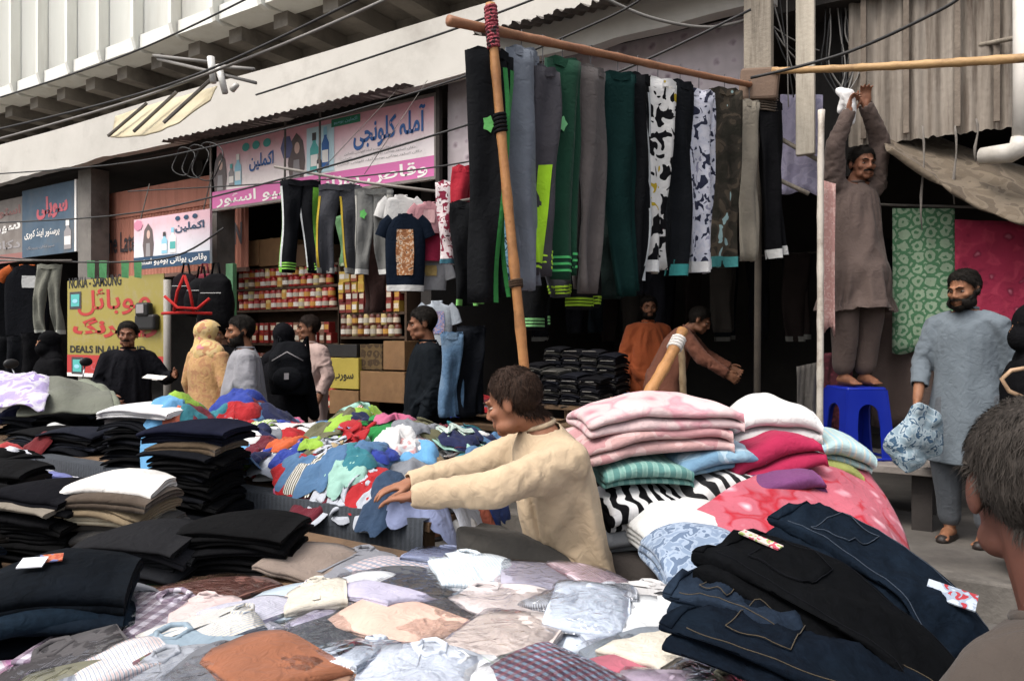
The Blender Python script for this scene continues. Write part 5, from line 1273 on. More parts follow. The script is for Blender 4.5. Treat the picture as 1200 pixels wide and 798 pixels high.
def soft_sheet(name, G, n, m, amp, mat, label, cat, th=.012, freq=9, seed=3, parent=None):
    S = patch(np.asarray(G, float), n, m); v = S.reshape(-1, 3).copy()
    du = np.gradient(S, axis=1).reshape(-1, 3); dv = np.gradient(S, axis=0).reshape(-1, 3); nn = np.cross(du, dv); nn /= np.maximum(np.linalg.norm(nn, axis=1), 1e-9)[:, None]
    v += nn * (amp * (1 - 2 * np.abs(fnoise(v * freq, seed))) + amp * .4 * fnoise(v * freq * 2.5, seed + 1))[:, None]
    fs = [(j * m + i, j * m + i + 1, (j + 1) * m + i + 1, (j + 1) * m + i) for j in range(n - 1) for i in range(m - 1)]
    c = v.mean(0) if parent is None else np.zeros(3)
    o = mesh(name, v - c, fs, mat, parent, loc=tuple(c)); s = o.modifiers.new('thickness', 'SOLIDIFY'); s.thickness = th; s.offset = 0
    return tag(o, label, cat) if label else o
soft_sheet('floral_quilt', G, 40, 34, .014, cloth('b25a68', 'floral', ('dcc4c8', 'a81c2c', 'c88490'), 1.15), 'coral pink floral quilt spilling over the end of the blanket table', 'quilt', .03, 8)

# jeans heaped at the right end of the front table
def jeans(pts, w0, w1, t, col, label, seed=1, roll=0.0, stitch='4a4030', patchw=True):
    """folded jeans as one long flattened body following pts, with waistband, pocket and seam"""
    A = catmull(np.array([tuple(p) for p in pts]), 44); n = 44; m = 36
    root = empty('folded_jeans', tuple(A[0]), 0, label, 'jeans', 'jeans heaped at the table end')
    T = np.gradient(A, axis=0); T /= np.linalg.norm(T, axis=1)[:, None]
    up = np.array([0, 0, 1.]); S_ = np.cross(T, up); S_ /= np.linalg.norm(S_, axis=1)[:, None]; U = np.cross(S_, T)
    vs = []
    for i in range(n):
        u = i / (n - 1); w = w0 + (w1 - w0) * u; tt = t * (.75 + .25 * math.sin(u * 5 + seed)) * (1 if 0 < i < n - 1 else .6)
        for k in range(m):
            a = 2 * math.pi * k / m; ca, sa = math.cos(a), math.sin(a); q = (abs(ca) ** 3.6 + abs(sa) ** 3.6) ** (-1 / 3.6)
            x, z = ca * q * w / 2, sa * q * tt / 2
            z += .007 * math.sin(x * 34 + u * 9 + seed) * (sa > 0) + (1 - min(1, (2 * x / w) ** 2)) * .010 * (1 - 2 * abs(math.sin(u * 9 + seed * 2 + x * 11))) + (1 - min(1, (2 * x / w) ** 2)) * .006 * (1 - 2 * abs(math.sin(u * 23 - x * 30 + seed)))
            vs.append(A[i] + S_[i] * (x * math.cos(roll) - z * math.sin(roll)) + U[i] * (x * math.sin(roll) + z * math.cos(roll)))
    vs = np.array(vs); fs = [(i * m + k, i * m + (k + 1) % m, (i + 1) * m + (k + 1) % m, (i + 1) * m + k) for i in range(n - 1) for k in range(m)] + [tuple(reversed(range(m))), tuple(range((n - 1) * m, n * m))]
    mt = cloth(*col); b = mesh('leg_body', vs - A[0], fs, mt, root)
    lo = vs - A[0] + np.repeat(S_ * .022 - U * (t * .55) + T * .02, m, axis=0); mesh('leg_body', lo, fs, mt, root)
    def strip(name, i0, i1, k0, k1, off, mat, parent=root):
        idx = [(i, k) for i in range(i0, i1 + 1) for k in range(k0, k1 + 1)]; nk = k1 - k0 + 1
        v = np.array([vs[i * m + k] + U[i] * off for i, k in idx]) - A[0]
        f = [(a * nk + c, a * nk + c + 1, (a + 1) * nk + c + 1, (a + 1) * nk + c) for a in range(i1 - i0) for c in range(nk - 1)]
        o = mesh(name, v, f, mat, parent); s = o.modifiers.new('thickness', 'SOLIDIFY'); s.thickness = .003; s.offset = 1; return o
    strip('waistband', 0, 4, 2, 16, .004, mt); pk = strip('pocket', 10, 18, 6, 12, .003, mt)
    th_ = cloth(stitch)
    for (i0, i1, k) in ((6, 40, 4), (6, 40, 14)):
        m2 = MB(); m2.tube([tuple(vs[i * m + k] + U[i] * .001 - A[0]) for i in range(i0, i1)],   .0010, 5); m2.build('seam_stitching', th_, b, True)
    m2 = MB(); ring_ = [(10, k) for k in range(6, 13)] + [(i, 12) for i in range(11, 19)] + [(18, k) for k in range(11, 5, -1)] + [(i, 6) for i in range(17, 9, -1)]
    m2.tube([tuple(vs[i * m + k] + U[i] * .005 - A[0]) for i, k in ring_], .0010, 5); m2.build('pocket_stitching', th_, pk, True)
    return root, vs, U, A, m
DN = ('0b121a', 'denim', ('131d29', '1f2c3a'), 1.0); DK = ('070809', 'denim', ('0c0d10', '111317'), 1.0); DB = ('090e16', 'denim', ('0f1823', '18242f'), 1.0)
jeans([P(815, 712, 1.56), P(872, 728, 1.49), P(965, 770, 1.41), P(1060, 826, 1.35), P(1105, 900, 1.30)], .30, .26, .05, DB, 'dark blue jeans with a pale waist tag at the front of the jeans heap', 4)
jeans([P(800, 682, 1.70), P(850, 692, 1.64), P(915, 720, 1.56), P(985, 765, 1.50)], .22, .22, .045, ('161d27', 'denim', ('222c3a', '2c3a4a'), 1.0), 'slate denim jeans half buried beneath the dark blue pair', 6)
r_, vs_, U_, A_, m_ = jeans([P(850, 640, 1.80), P(900, 655, 1.72), P(985, 700, 1.60), P(1065, 760, 1.52), P(1115, 850, 1.46)], .30, .27, .055, DK, 'black jeans with a colourful waist label in the middle of the heap', 2, stitch='15161a')
o = MB().box((0, 0, 0), (.022, .11, .004)).build('printed_label', cloth('b04a5a', 'camo', ('c9b8b0', '8fa05a', 'c8507a'), 3), r_); q = Vector(vs_[8 * m_ + 10]) + Vector(U_[8]) * .012; o.location = q - Vector(A_[0]); o.rotation_euler = (.15, -.2, YAW + .6)
r_, vs_, U_, A_, m_ = jeans([P(930, 600, 2.00), P(970, 620, 1.92), P(1030, 655, 1.80), P(1090, 695, 1.70), P(1135, 770, 1.62)], .24, .20, .05, DN, 'navy jeans with pale stitching lying across the pink quilt', 1, stitch='3d4652')
o = MB().box((0, 0, 0), (.10, .05, .004)).build('printed_label', cloth('a0343c', 'camo', ('8d98a8', 'b0b8c0'), 3), r_); q = Vector(vs_[34 * m_ + 10]) + Vector(U_[34]) * .012; o.location = q - Vector(A_[0]); o.rotation_euler = (.5, .2, YAW - .6)
# ---------------------------------------------------------------- hanging clothes
def leg_mesh(L, wt, wh, th, x0, x1, y0, seed, n=16, lev=18, wave=.021):
    vs = []; rg = random.Random(seed); p1, p2 = rg.uniform(0, 6), rg.uniform(0, 6); tw = rg.uniform(-.55, .55); bx_ = rg.uniform(-.03, .03)
    for i in range(lev):
        u = i / (lev - 1); w = wt + (wh - wt) * u ** .8; cx = x0 + (x1 - x0) * u
        for k in range(n):
            a = 2 * math.pi * k / n; ca, sa = math.cos(a), math.sin(a); q = (abs(ca) ** 2.6 + abs(sa) ** 2.6) ** (-1 / 2.6)
            x = ca * q * w / 2; y = sa * q * th * (.6 + .5 * min(1, u * 3))
            f = wave * (.4 + u) * math.sin(x / w * 7 + p1 + 1.3 * math.sin(u * 5 + p2)) + .006 * math.sin(u * 14 + x * 30 + p2)
            f += .010 * (1 - 2 * abs(math.sin(x / w * 4 + p2 + u * 2.2))) * min(1, u * 4); ta = tw * u; x, y = x * math.cos(ta) - y * math.sin(ta), x * math.sin(ta) + y * math.cos(ta); cx2 = cx + bx_ * math.sin(u * 3.1) * u
            vs.append((cx2 + x * (1 + .06 * math.sin(u * 7 + p2)) + .014 * math.sin(u * 4.5 + p1), y0 + y + f, -L * u))
    fs = [(i * n + k, i * n + (k + 1) % n, (i + 1) * n + (k + 1) % n, (i + 1) * n + k) for i in range(lev - 1) for k in range(n)] + [tuple(range((lev - 1) * n, lev * n)), tuple(reversed(range(n)))]
    return np.array(vs), fs, n, lev
def overlay(name, vs, n, lev, i0, i1, ks, off, mat, parent):
    c = []; nk = len(ks)
    for i in range(i0, i1 + 1):
        mid = vs[i * n:(i + 1) * n].mean(0)
        for k in ks:
            p = vs[i * n + k % n]; d = p - mid; d[2] = 0; l = np.linalg.norm(d); d2 = d.copy(); d2 /= max(l, 1e-6); dy = np.array([0, -1 if d[1] < 0 else 1, 0]); c.append(p + d2 * off * .5 + dy * off)
    fs = [(a * nk + b_, a * nk + b_ + 1, (a + 1) * nk + b_ + 1, (a + 1) * nk + b_) for a in range(i1 - i0) for b_ in range(nk - 1)]
    return mesh(name, c, fs, mat, parent)
def trousers(top, L, w, face, col, label, group, open_=False, hem=None, stripe=None, panel=None, logo=None, seed=1, splay=.5, waist=None, sway=0.0, name='hanging_trousers', cat='trousers', stripes3=None):
    r = empty(name, tuple(top), YAW + math.radians(face), label, cat, group); r.rotation_euler = (0, sway, YAW + math.radians(face))
    mt = cloth(*(col if isinstance(col, tuple) else (col,)))
    for s in (-1, 1):
        if open_: v, f, n, lev = leg_mesh(L, w * .56, w * .40, .03, s * w * .22, s * w * (.22 + splay * .25), s * .004, seed * 3 + s)
        else: v, f, n, lev = leg_mesh(L * (1 - .012 * s), w, w * .72, .026, s * .010, s * .022, s * .024, seed * 3 + s)
        l = mesh('trouser_leg', v, f, mt, r)
        if hem: overlay('hem_band', v, n, lev, lev - 2, lev - 1, list(range(n + 1)), .003, cloth(hem), l)
        if stripes3:
            for q in range(3):
                zz = -L * (.90 + .03 * q); m = MB(); i = min(int((.90 + .03 * q) * (lev - 1)), lev - 2); fr = (.90 + .03 * q) * (lev - 1) - i
                ringp = [tuple(v[i * n + k] * (1 - fr) + v[(i + 1) * n + k] * fr) for k in range(n)]
                mid = np.array(ringp).mean(0); vv = []
                for p in ringp:
                    o_ = np.array(p) - mid; o_[2] = 0; o_ = o_ / max(np.linalg.norm(o_), 1e-6) * .004; vv += [tuple(np.array(p) + o_ + [0, 0, .006]), tuple(np.array(p) + o_ - [0, 0, .006])]
                mesh('reflective_stripe', vv, [(2 * k, 2 * ((k + 1) % n), 2 * ((k + 1) % n) + 1, 2 * k + 1) for k in range(n)], cloth(stripes3), l)
        if stripe: overlay('side_stripe', v, n, lev, 1, lev - 1, ([8, 9, 10] if s < 0 else [13, 14, 15]) if open_ else [14, 15, 16], .003, cloth(*(stripe if isinstance(stripe, tuple) else (stripe,))), l)
        if panel and (s < 0 or open_): overlay('side_panel', v, n, lev, panel[1], lev - 2, list(range(panel[2], panel[3])), .004, cloth(panel[0]), l)
        if logo and s < 0:
            q = v[5 * n + 12]; m = MB(); m.prism([(math.cos(a) * (.022 if k % 2 else .032), math.sin(a) * (.03 if k % 2 else .042)) for k, a in enumerate(np.linspace(0, 6.283, 11)[:-1])], -.001, .001, Matrix.Translation(Vector(q) + V3(0, -.012, 0)) @ Matrix.Rotation(math.pi / 2, 4, 'X'))
            m.build('printed_logo', cloth(logo), l)
    ww = w * (1.0 if not open_ else 1.05); m = MB(); pts = []
    nn_ = 20
    for zz in (.012, -.035):
        for k in range(nn_):
            a = 2 * math.pi * k / nn_; pts.append((math.cos(a) * ww / 2 * .98, math.sin(a) * (.045 if not open_ else .036) + .006 * math.sin(a * 7), zz + .006 * math.sin(a * 5)))
    m.add(pts, [(k, (k + 1) % nn_, nn_ + (k + 1) % nn_, nn_ + k) for k in range(nn_)]); m.build('waistband', cloth(waist) if waist else mt, r, True)
    return r
def hook(top, poletop, label, group='wire hangers'):
    a, b_ = Vector(top), Vector(poletop); m = MB()
    m.tube([a + V3(0, 0, -.01), a + V3(0, 0, .02), (a + b_) / 2, b_ + V3(0, 0, .03), b_ + V3(0, .02, .035)], .0025, 5); return tag(m.build('wire_hanger', surf('hanger_wire', '4a4a4c', None, 5, .35, .8, 0), None, True), label, 'hanger', group)

# bamboo poles
def bamboo(name, a, b_, r0, r1, label, col=('8a5530', 'a06a3c'), nodes=9, wraps=(), bend=.02, cat='pole'):
    a, b_ = Vector(a), Vector(b_); root = empty(name, tuple(a), 0, label, cat); n = nodes * 4; pts = []; rr = []
    for i in range(n + 1):
        u = i / n; p = (b_ - a) * u + V3(math.sin(u * 5) * bend, math.cos(u * 4) * bend - bend, math.sin(u * 3.1) * -bend); pts.append(p); r = r0 + (r1 - r0) * u; rr.append(r * (1.14 if i % 4 == 0 else 1.0))
    mat = surf('bamboo_' + col[0], col[0], col[1], 7, .6, 0, .3, '5f4023'); m = MB(); m.tube(pts, rr, 10); m.build('cane', mat, root, True)
    for (u0, u1, c, nm) in wraps:
        m = MB(); k = int(u0 * n); q = []
        turns = max(3, int((u1 - u0) * (b_ - a).length / .016)); steps = turns * 10
        ax = (b_ - a).normalized(); e1 = ax.orthogonal().normalized(); e2 = ax.cross(e1)
        for i in range(steps + 1):
            u = u0 + (u1 - u0) * i / steps; an = 2 * math.pi * turns * i / steps; p = (b_ - a) * u; ii = min(int(u * n), n - 1); p = pts[ii].lerp(pts[ii + 1], u * n - ii); R = (r0 + (r1 - r0) * u) * 1.16
            q.append(p + e1 * math.cos(an) * R + e2 * math.sin(an) * R)
        m.tube(q, .009, 6); m.build(nm, c, root, True)
    return root
PA, PB = P(526, 25, 3.30), P(884, 101, 5.15)
bamboo('bamboo_pole', PA, PB, .023, .019, 'long reddish bamboo pole from which the row of tracksuit trousers hangs', ('7a5038', '94684a'), 9, bend=.01)
VT, VB = P(578, 6, 3.42), P(622, 520, 3.42); VB2 = VT + (VB - VT) * ((VT.z - .02) / (VT.z - VB.z))
bamboo('bamboo_upright', VB2, VT, .026, .021, 'upright orange bamboo post bound with red cloth at its crossing', ('8f5f36', 'a87848'), 10,
       wraps=((.80, .83, cloth('1b1b1d'), 'black_binding'), (.93, .995, cloth('6e2730', 'camo', ('a8505a', '3a2a2c'), 3), 'red_cloth_binding'), (.27, .31, cloth('4d5560'), 'grey_binding'), (.565, .575, cloth('3a2a1c'), 'cord_binding')), bend=.008)
bamboo('bamboo_pole', P(905, 84, 5.05), P(1215, 69, 4.2), .022, .026, 'bare bamboo pole running from the wooden post past the corrugated wall', ('9a7a50', 'b08d60'), 8, bend=.012)
bamboo('bamboo_pole', P(800, 388, 3.75), P(752, 480, 3.45), .026, .030, 'short slanting bamboo pole with a white rag tied near its tip', ('94683c', 'a8794a'), 4, wraps=((.10, .24, cloth('cfcac4'), 'rag_binding'),), bend=.004)
bamboo('bamboo_prop', P(796, 392, 3.85), P(803, 470, 3.9), .016, .018, 'thin grey stick leaning with the slanting bamboo pole', ('8a7558', '9a8568'), 3, bend=.004)
bamboo('white_pole', Vector((onY(958, 400, 5.25).x, 5.25, PZ)), onY(964, 130, 5.25), .022, .020, 'whitewashed thin pole standing before the man on the stool', ('b0a89c', 'c8c0b4'), 8, bend=.006)

def pole_at(px):
    lo, hi = 0.0, 1.0
    for _ in range(40):
        m = (lo + hi) / 2; q = PA.lerp(PB, m); xc = q.x * cY + q.y * sY; yc = -q.x * sY + q.y * cY
        if 600 + FPX * xc / yc < px: lo = m
        else: hi = m
    q = PA.lerp(PB, lo); return q, -q.x * sY + q.y * cY
NEON = '9fc428'; GN = 'tracksuit trousers in the hanging row'
ROW = [ # px, top y, bottom y, width, face, colour, options, words
    (572, 64, 352, .205, 18, '17181a', dict(logo='6fc06a', stripe='2f7a3c', hem=None), 'black tracksuit trousers with green crest and piping beside the upright bamboo'),
    (611, 62, 338, .17, 30, '6a7079', dict(), 'steel grey hanging trousers behind the upright bamboo'),
    (636, 84, 322, .17, 22, '3d3b40', dict(panel=('9fd02a', 8, 9, 14), stripes3='a9d63a'), 'charcoal trousers with neon yellow lower panel'),
    (659, 74, 326, .20, 20, '123c2a', dict(logo='7fc98a', panel=('2f9a4a', 2, 8, 10), stripes3='4fb86a'), 'dark green tracksuit trousers with pale green crest'),
    (692, 84, 342, .20, 26, '56504e', dict(), 'plain taupe grey hanging trousers'),
    (724, 90, 345, .22, 20, '122a28', dict(), 'dark teal hanging trousers beside the printed pair'),
    (747, 92, 332, .17, 24, '151618', dict(stripe='b9bcbc'), 'black trousers with white side stripe next to the yellow printed pair'),
    (771, 97, 318, .24, 16, ('161618', 'camo', ('d4d2ce', 'd8d6d2', 'b89f30'), .8), dict(hem='dcdcda'), 'black white and yellow printed trousers'),
    (797, 100, 322, .19, 22, '17191c', dict(hem='2f7a78'), 'black trousers with teal hem between the two white prints'),
    (819, 110, 318, .22, 18, ('23263a', 'camo', ('bfc0cc', 'c9c8d0', '8a8a9c'), 1.2), dict(hem='d4d2d0'), 'white and navy speckled printed trousers'),
    (849, 108, 312, .22, 18, ('2c2a24', 'camo', ('34302a', '4a4238', '8fa8a8'), .6), dict(hem='3a7a78'), 'dark olive camouflage trousers with pale flecks'),
    (878, 122, 305, .17, 26, '8a8274', dict(), 'stone beige hanging trousers by the wooden post'),
    (903, 124, 302, .17, 20, '121214', dict(hem='c9c9c6'), 'black trousers with white hems at the far end of the pole')]
for i, (px, ty, by, w, fc, col, op, lb) in enumerate(ROW):
    q, d = pole_at(px); top = P(px, ty, d); L = (by - ty) / FPX * d
    trousers(top, L, w, fc + RS.uniform(-12, 12), col, lb, GN, seed=i + 1, sway=RS.uniform(-.045, .045), **op); hook(top, q if px < 884 else P(px, 96, d), f'wire hook holding the {lb}'[:90].rsplit(' ', 0)[0] if False else 'thin wire hook on the bamboo pole above the hanging trousers')
LOW = [(600, 205, 335, .20, 10, ('4f7f96', 'camo', ('7fa8b8', '2a3f4a', 'a8c0c8'), 2.5), dict(), 'blue printed trousers behind the upright bamboo', 3.75), (598, 232, 330, .20, 5, '6e7178', dict(panel=('a9c838', 2, 9, 13), stripes3='a9d63a'), 'grey trousers with neon knee patch behind the bamboo', 3.95), (628, 260, 386, .22, 12, '1a1b1d', dict(stripes3='8fd08a'), 'black trousers with mint hem stripes in the lower row', 4.3),
       (684, 240, 362, .21, 15, '222224', dict(stripes3='a9d63a'), 'black trousers with three neon hem stripes in the lower row', 4.3), (655, 230, 348, .18, 25, '4a4c52', dict(stripes3='a9d63a'), 'slate trousers with neon hem stripes in the lower row', 4.2), (548, 240, 358, .20, 10, '151618', dict(hem='7fc46a'), 'black trousers with bright green hem by the red printed pair', 4.5),
       (745, 250, 345, .22, 20, '1c1d22', dict(), 'dark plain trousers low behind the teal pair', 4.6), (715, 250, 350, .2, 12, '24302e', dict(), 'greenish black trousers low behind the taupe pair', 4.5)]
for i, (px, ty, by, w, fc, col, op, lb, d) in enumerate(LOW):
    top = P(px, ty, d); trousers(top, (by - ty) / FPX * d, w, fc, col, lb, 'trousers in the lower hanging row', seed=40 + i, **op)
# rail carrying the lower row
tag(MB().tube([P(540, 236, 4.7), P(600, 226, 4.15), P(760, 246, 4.6)], .009, 7).build('hanging_rail', M_asb, None, True), 'thin metal rail hidden behind the bamboo row', 'rail')

def tee(top, w, L, face, col, label, sleeve=None, prt=None, group='tops on the small rack', hemcol=None, seed=1, collar=None):
    r = empty('hanging_tee', tuple(top), YAW + math.radians(face), label, 'top', group); mt = cloth(*(col if isinstance(col, tuple) else (col,)))
    n, lev = 18, 14; vs = []
    for i in range(lev):
        u = i / (lev - 1); ww = w * (.62 + .38 * min(1, u * 6)) if u < .17 else w * (1 + .05 * math.sin(u * 4)); z = -L * u
        for k in range(n):
            a = 2 * math.pi * k / n; ca, sa = math.cos(a), math.sin(a); q = (abs(ca) ** 2.6 + abs(sa) ** 2.6) ** (-1 / 2.6)
            x = ca * q * ww / 2; vs.append((x, sa * q * .035 + .010 * (u + .2) * math.sin(x / w * 9 + seed + u * 3), z - (.05 * abs(ca) if i == 0 else .02 * abs(ca) * (1 - u))))
    fs = [(i * n + k, i * n + (k + 1) % n, (i + 1) * n + (k + 1) % n, (i + 1) * n + k) for i in range(lev - 1) for k in range(n)]
    vs = np.array(vs); b = mesh('torso', vs, fs, mt, r)
    for s in (-1, 1):
        m = MB(); m.tube([(s * w * .34, 0, -.055), (s * w * .52, 0, -.10), (s * w * .64, .004, -.19)], [.055, .052, .05], 10, False); vv = [(x, y * .5, z) for x, y, z in m.v]; mesh('sleeve', vv, m.f, cloth(sleeve) if sleeve else mt, r)
    m = MB(); m.tube([(math.cos(a) * w * .17, math.sin(a) * .025, -.012 - .03 * (math.sin(a) < 0)) for a in np.linspace(0, 6.283, 15)], .008, 6); m.build('neckline', cloth(collar) if collar else mt, r, True)
    if hemcol: overlay('hem_band', vs, n, lev, lev - 2, lev - 1, list(range(n + 1)), .003, cloth(hemcol), b)
    if prt:
        x0, x1, z0, z1, pm = prt; nx, nz = 7, 9; pv = []
        for jz in range(nz):
            for jx in range(nx):
                u, v = jx / (nx - 1), jz / (nz - 1); x = (x0 + (x1 - x0) * u) * w; zz = -L * (z0 + (z1 - z0) * v); tu = -zz / L
                x *= 1 - .25 * abs(v - .5)
                y = -.036 * (max(0, 1 - (abs(x) * 2 / w) ** 2.6)) ** (1 / 2.6) + .010 * (tu + .2) * math.sin(x / w * 9 + seed + tu * 3) - .006; pv.append((x, y, zz))
        mesh('chest_print', pv, [(a * nx + c, a * nx + c + 1, (a + 1) * nx + c + 1, (a + 1) * nx + c) for a in range(nz - 1) for c in range(nx - 1)], pm, b)
    m = MB(); m.tube([(-w * .3, 0, -.06), (0, 0, -.005), (w * .3, 0, -.06)], .004, 5); m.tube([(0, 0, -.005), (0, 0, .05), (.012, 0, .07)], .003, 5)
    return r
# small rack before the tin shop
RA, RB = P(322, 196, 6.35), P(535, 228, 5.55)
tag(MB().tube([RA, RA.lerp(RB, .5) + V3(0, 0, -.02), RB], .012, 8).build('hanging_rail', surf('grey_pipe', '6b6660', '87817a', 6, .6, .4, .2), None, True), 'thin sloping grey rail carrying the small children\'s clothes', 'rail')
for px, y in ((372, 130), (427, 150)):
    q = P(px, 205, 6.15); tag(MB().tube([q, Vector((q.x, 5.4, 3.86))], .003, 6).build('rail_wire', M_asb, None, True), 'thin wire holding up the sloping rail', 'wire', 'rail wires')
GR = 'children\'s trousers on the small rack'
trousers(P(353, 214, 6.2), .76, .31, 10, '16171a', 'black children\'s trousers with lime and white side panel', GR, True, stripe='6fae3a', panel=('c9cccc', 1, 9, 11), stripes3='8fd05a', seed=60, splay=.5)
trousers(P(398, 219, 6.1), .72, .33, 4, '3a3b40', 'dark grey children\'s trousers with yellow writing down the leg', GR, True, panel=('a8902a', 2, 9, 11), hem='8a8a86', seed=61, splay=.55)
trousers(P(438, 224, 6.0), .68, .30, 0, '6f6f6c', 'mid grey children\'s trousers with green crest', GR, True, logo='5fae5a', hem='c9c9c4', seed=62, splay=.4, stripe='b9b6ae')
trousers(P(440, 252, 6.25), .82, .24, 0, '3a2622', 'dark brown long trousers hanging behind the grey ones', GR, False, seed=63)
trousers(P(410, 255, 6.4), .42, .20, 0, '7fb07a', 'light green trousers showing between the dark grey legs', GR, False, hem='c9d6b0', seed=65)
tee(P(470, 228, 5.95), .27, .30, 4, 'd0ceca', 'white hanging top above the navy animal tee')
tm = cloth('8a5a3a', 'camo', ('a8744a', 'c8b098', '4a2e22', '8f9aa6'), 3.0)
tee(P(475, 250, 5.85), .30, .62, 4, '121a26', 'navy tee with brown animal print hanging on the small rack', prt=(-.24, .24, .22, .80, tm), hemcol='c9c9c6')
tee(P(503, 236, 5.9), .24, .26, 6, 'b07f84', 'pink hanging top beside the white one', prt=(-.2, .2, .3, .7, cloth('c9a0a0')))
tee(P(502, 266, 5.95), .24, .28, 6, '8f1f3c', 'crimson hanging top below the pink one')
tee(P(505, 300, 6.0), .25, .28, 6, '8a8a8c', 'grey hanging top below the crimson one', prt=(-.2, .2, .3, .6, cloth('a8905a')))
tee(P(512, 352, 5.9), .24, .36, 8, 'b4bcc4', 'pale blue-white tee hanging low behind the man in black', prt=(-.2, .25, .25, .75, cloth('8a93b8', 'camo', ('b89aa0', '6f7fb0'), 3)))
trousers(P(527, 216, 5.2), .56, .17, 10, ('7a2038', 'camo', ('cbbfbf', 'd0c6c6', '3a2028'), 1.7), 'crimson and white speckled leggings', GR, False, hem='2f5a68', seed=64)
trousers(P(543, 198, 4.95), .60, .13, 14, '9a1c2c', 'red trousers with white side stripe by the speckled leggings', GR, False, panel=('cfc9c6', 8, 9, 12), hem='9aa6b0', seed=66)
trousers(P(530, 392, 5.0), .55, .15, 10, ('3c5670', 'denim', ('5d7a96', 'a9bccb'), 1.0), 'faded blue jeans hanging beside the man in black', GR, False, seed=67)
trousers(P(552, 385, 5.1), .6, .2, 10, '14161b', 'black trousers hanging beside the faded jeans', GR, False, seed=68)
# racks at the far left
q0 = P(2, 306, 8.2); q1 = P(84, 306, 7.6)
tag(MB().tube([q0 + V3(-.4, 0, 0), q0, q1], .012, 7).build('hanging_rail', M_asb, None, True), 'rail of dark sportswear at the far end of the market', 'rail')
tee(P(32, 310, 8.0), .42, .86, 12, '15161a', 'black sports top with orange edging at the far racks', sleeve='a8501f', prt=(-.1, .25, .15, .3, cloth('c9c9c6')), hemcol='1a1b20', group='sports tops at the far racks', collar='b0571f')
tee(P(8, 312, 8.2), .40, .9, 30, '121316', 'plain black sports top at the end of the far racks', group='sports tops at the far racks')
trousers(P(58, 312, 7.8), .72, .24, 8, '77776c', 'khaki grey trousers hanging at the far racks', 'trousers at the far racks', True, hem='b9b9ae', seed=71)
for i, (px, ty, L_) in enumerate(((8, 395, .7), (22, 396, .7), (38, 392, .6))):
    trousers(P(px, ty, 7.4), L_, .2, 20 + 10 * i, ('101113', '191a1d', '141416', '1c1d22')[i], 'dark plain trousers hanging below the sports tops', 'dark trousers below the sports tops', seed=80 + i)
# ---------------------------------------------------------------- posts, platform, stool and drapes at the right-hand shop
M_post = surf('grey_timber', '6f675c', '8d8476', 5, .85, 0, .5, '544c42', streak=True)
q = onY(889, 60, 5.32); r = empty('wooden_post', (q.x, q.y, PZ), 0, 'broad grey wooden post where the bamboo poles meet', 'post')
MB().box((0, 0, 3.75), (.19, .08, 2.0), None, .01).build('board', M_post, r); MB().tube([(-.03, .06, 0), (-.02, .06, 1.6), (.0, .06, 4.0)], .024, 8).build('timber', surf('dark_timber', '3a342d', '4d453b', 5, .9), r, True); MB().box((.02, -.07, 3.02), (.26, .08, .22), Euler((0, .1, .1)).to_matrix(), .02).build('cross_block', surf('brown_block', '5b4a3e', '6e5a4b', 6, .85), r)
m = MB(); 
for i in range(7): m.tube([(math.cos(a) * .13, math.sin(a) * .085, 2.84 + i * .018 + .01 * math.sin(a * 3)) for a in np.linspace(0, 6.283, 13)], .007, 5)
m.build('rope_binding', cloth('4a4036'), r, True)['kind'] = 'stuff'
q = onY(944, 60, 5.5); tag(MB().box((q.x, q.y, 3.7), (.125, .05, 1.9), None, .008).build('upright_plank', surf('pale_timber', '9a9284', 'b5ac9d', 4, .85, 0, .4, '7a7164', streak=True)), 'paler plank nailed upright beside the broad grey post', 'plank')
q0 = onY(915, 112, 5.72); q1 = onY(964, 112, 5.72)
def hang_sheet(name, a, b_, drop, mat, label, cat, n=26, rows=14, amp=.02, waves=6, seed=1, th=.006, sag=.0):
    a, b_ = Vector(a), Vector(b_); root = None; vs = []; rg = random.Random(seed); p1 = rg.uniform(0, 6)
    nrm = (b_ - a).cross(V3(0, 0, 1)).normalized()
    for j in range(rows):
        v = j / (rows - 1)
        for i in range(n):
            u = i / (n - 1); p = a.lerp(b_, u) + V3(0, 0, -drop * v * (1 + .03 * math.sin(u * 7 + p1)) - sag * math.sin(math.pi * u) * (1 - v)) + nrm * (amp * (.3 + v) * math.sin(u * waves * 6.283 / 2 + p1 + .8 * math.sin(v * 4)) + .4 * amp * math.sin(u * 23 + v * 6)); vs.append(p)
    c = a; vs = [v - c for v in vs]; fs = [(j * n + i, j * n + i + 1, (j + 1) * n + i + 1, (j + 1) * n + i) for j in range(rows - 1) for i in range(n - 1)]
    o = mesh(name, vs, fs, mat, None, loc=tuple(c)); s = o.modifiers.new('thickness', 'SOLIDIFY'); s.thickness = th; return tag(o, label, cat)
hang_sheet('hanging_cloth', q0, q1, .72, cloth('a39db2', 'camo', ('aaa4b8', '9a94aa'), .6), 'pale lilac sheet pinned behind the wooden posts', 'cloth', amp=.012, waves=3)
hang_sheet('hanging_cloth', P(964, 212, 5.0), P(979, 216, 4.95), 1.0, cloth('b38a84', 'floral', ('7a2f3a', 'c9a8a0'), 3.0), 'narrow pink speckled scarf hanging by the white pole', 'cloth', n=10, amp=.012, waves=2)
hang_sheet('hanging_cloth', onY(1046, 245, 6.0), onY(1119, 245, 6.0), 1.02, cloth('8fa389', 'damask', ('4a7554',), 2.3), 'green and pale damask cloth hanging behind the bearded man', 'cloth', amp=.012, waves=4)
hang_sheet('hanging_cloth', onY(1119, 258, 5.95), onY(1235, 262, 5.95), .98, cloth('962a44', 'floral', ('b8707f', 'a8384f', '7a2038'), 1.1), 'crimson floral cloth hanging beside the damask one', 'cloth', amp=.014, waves=5)
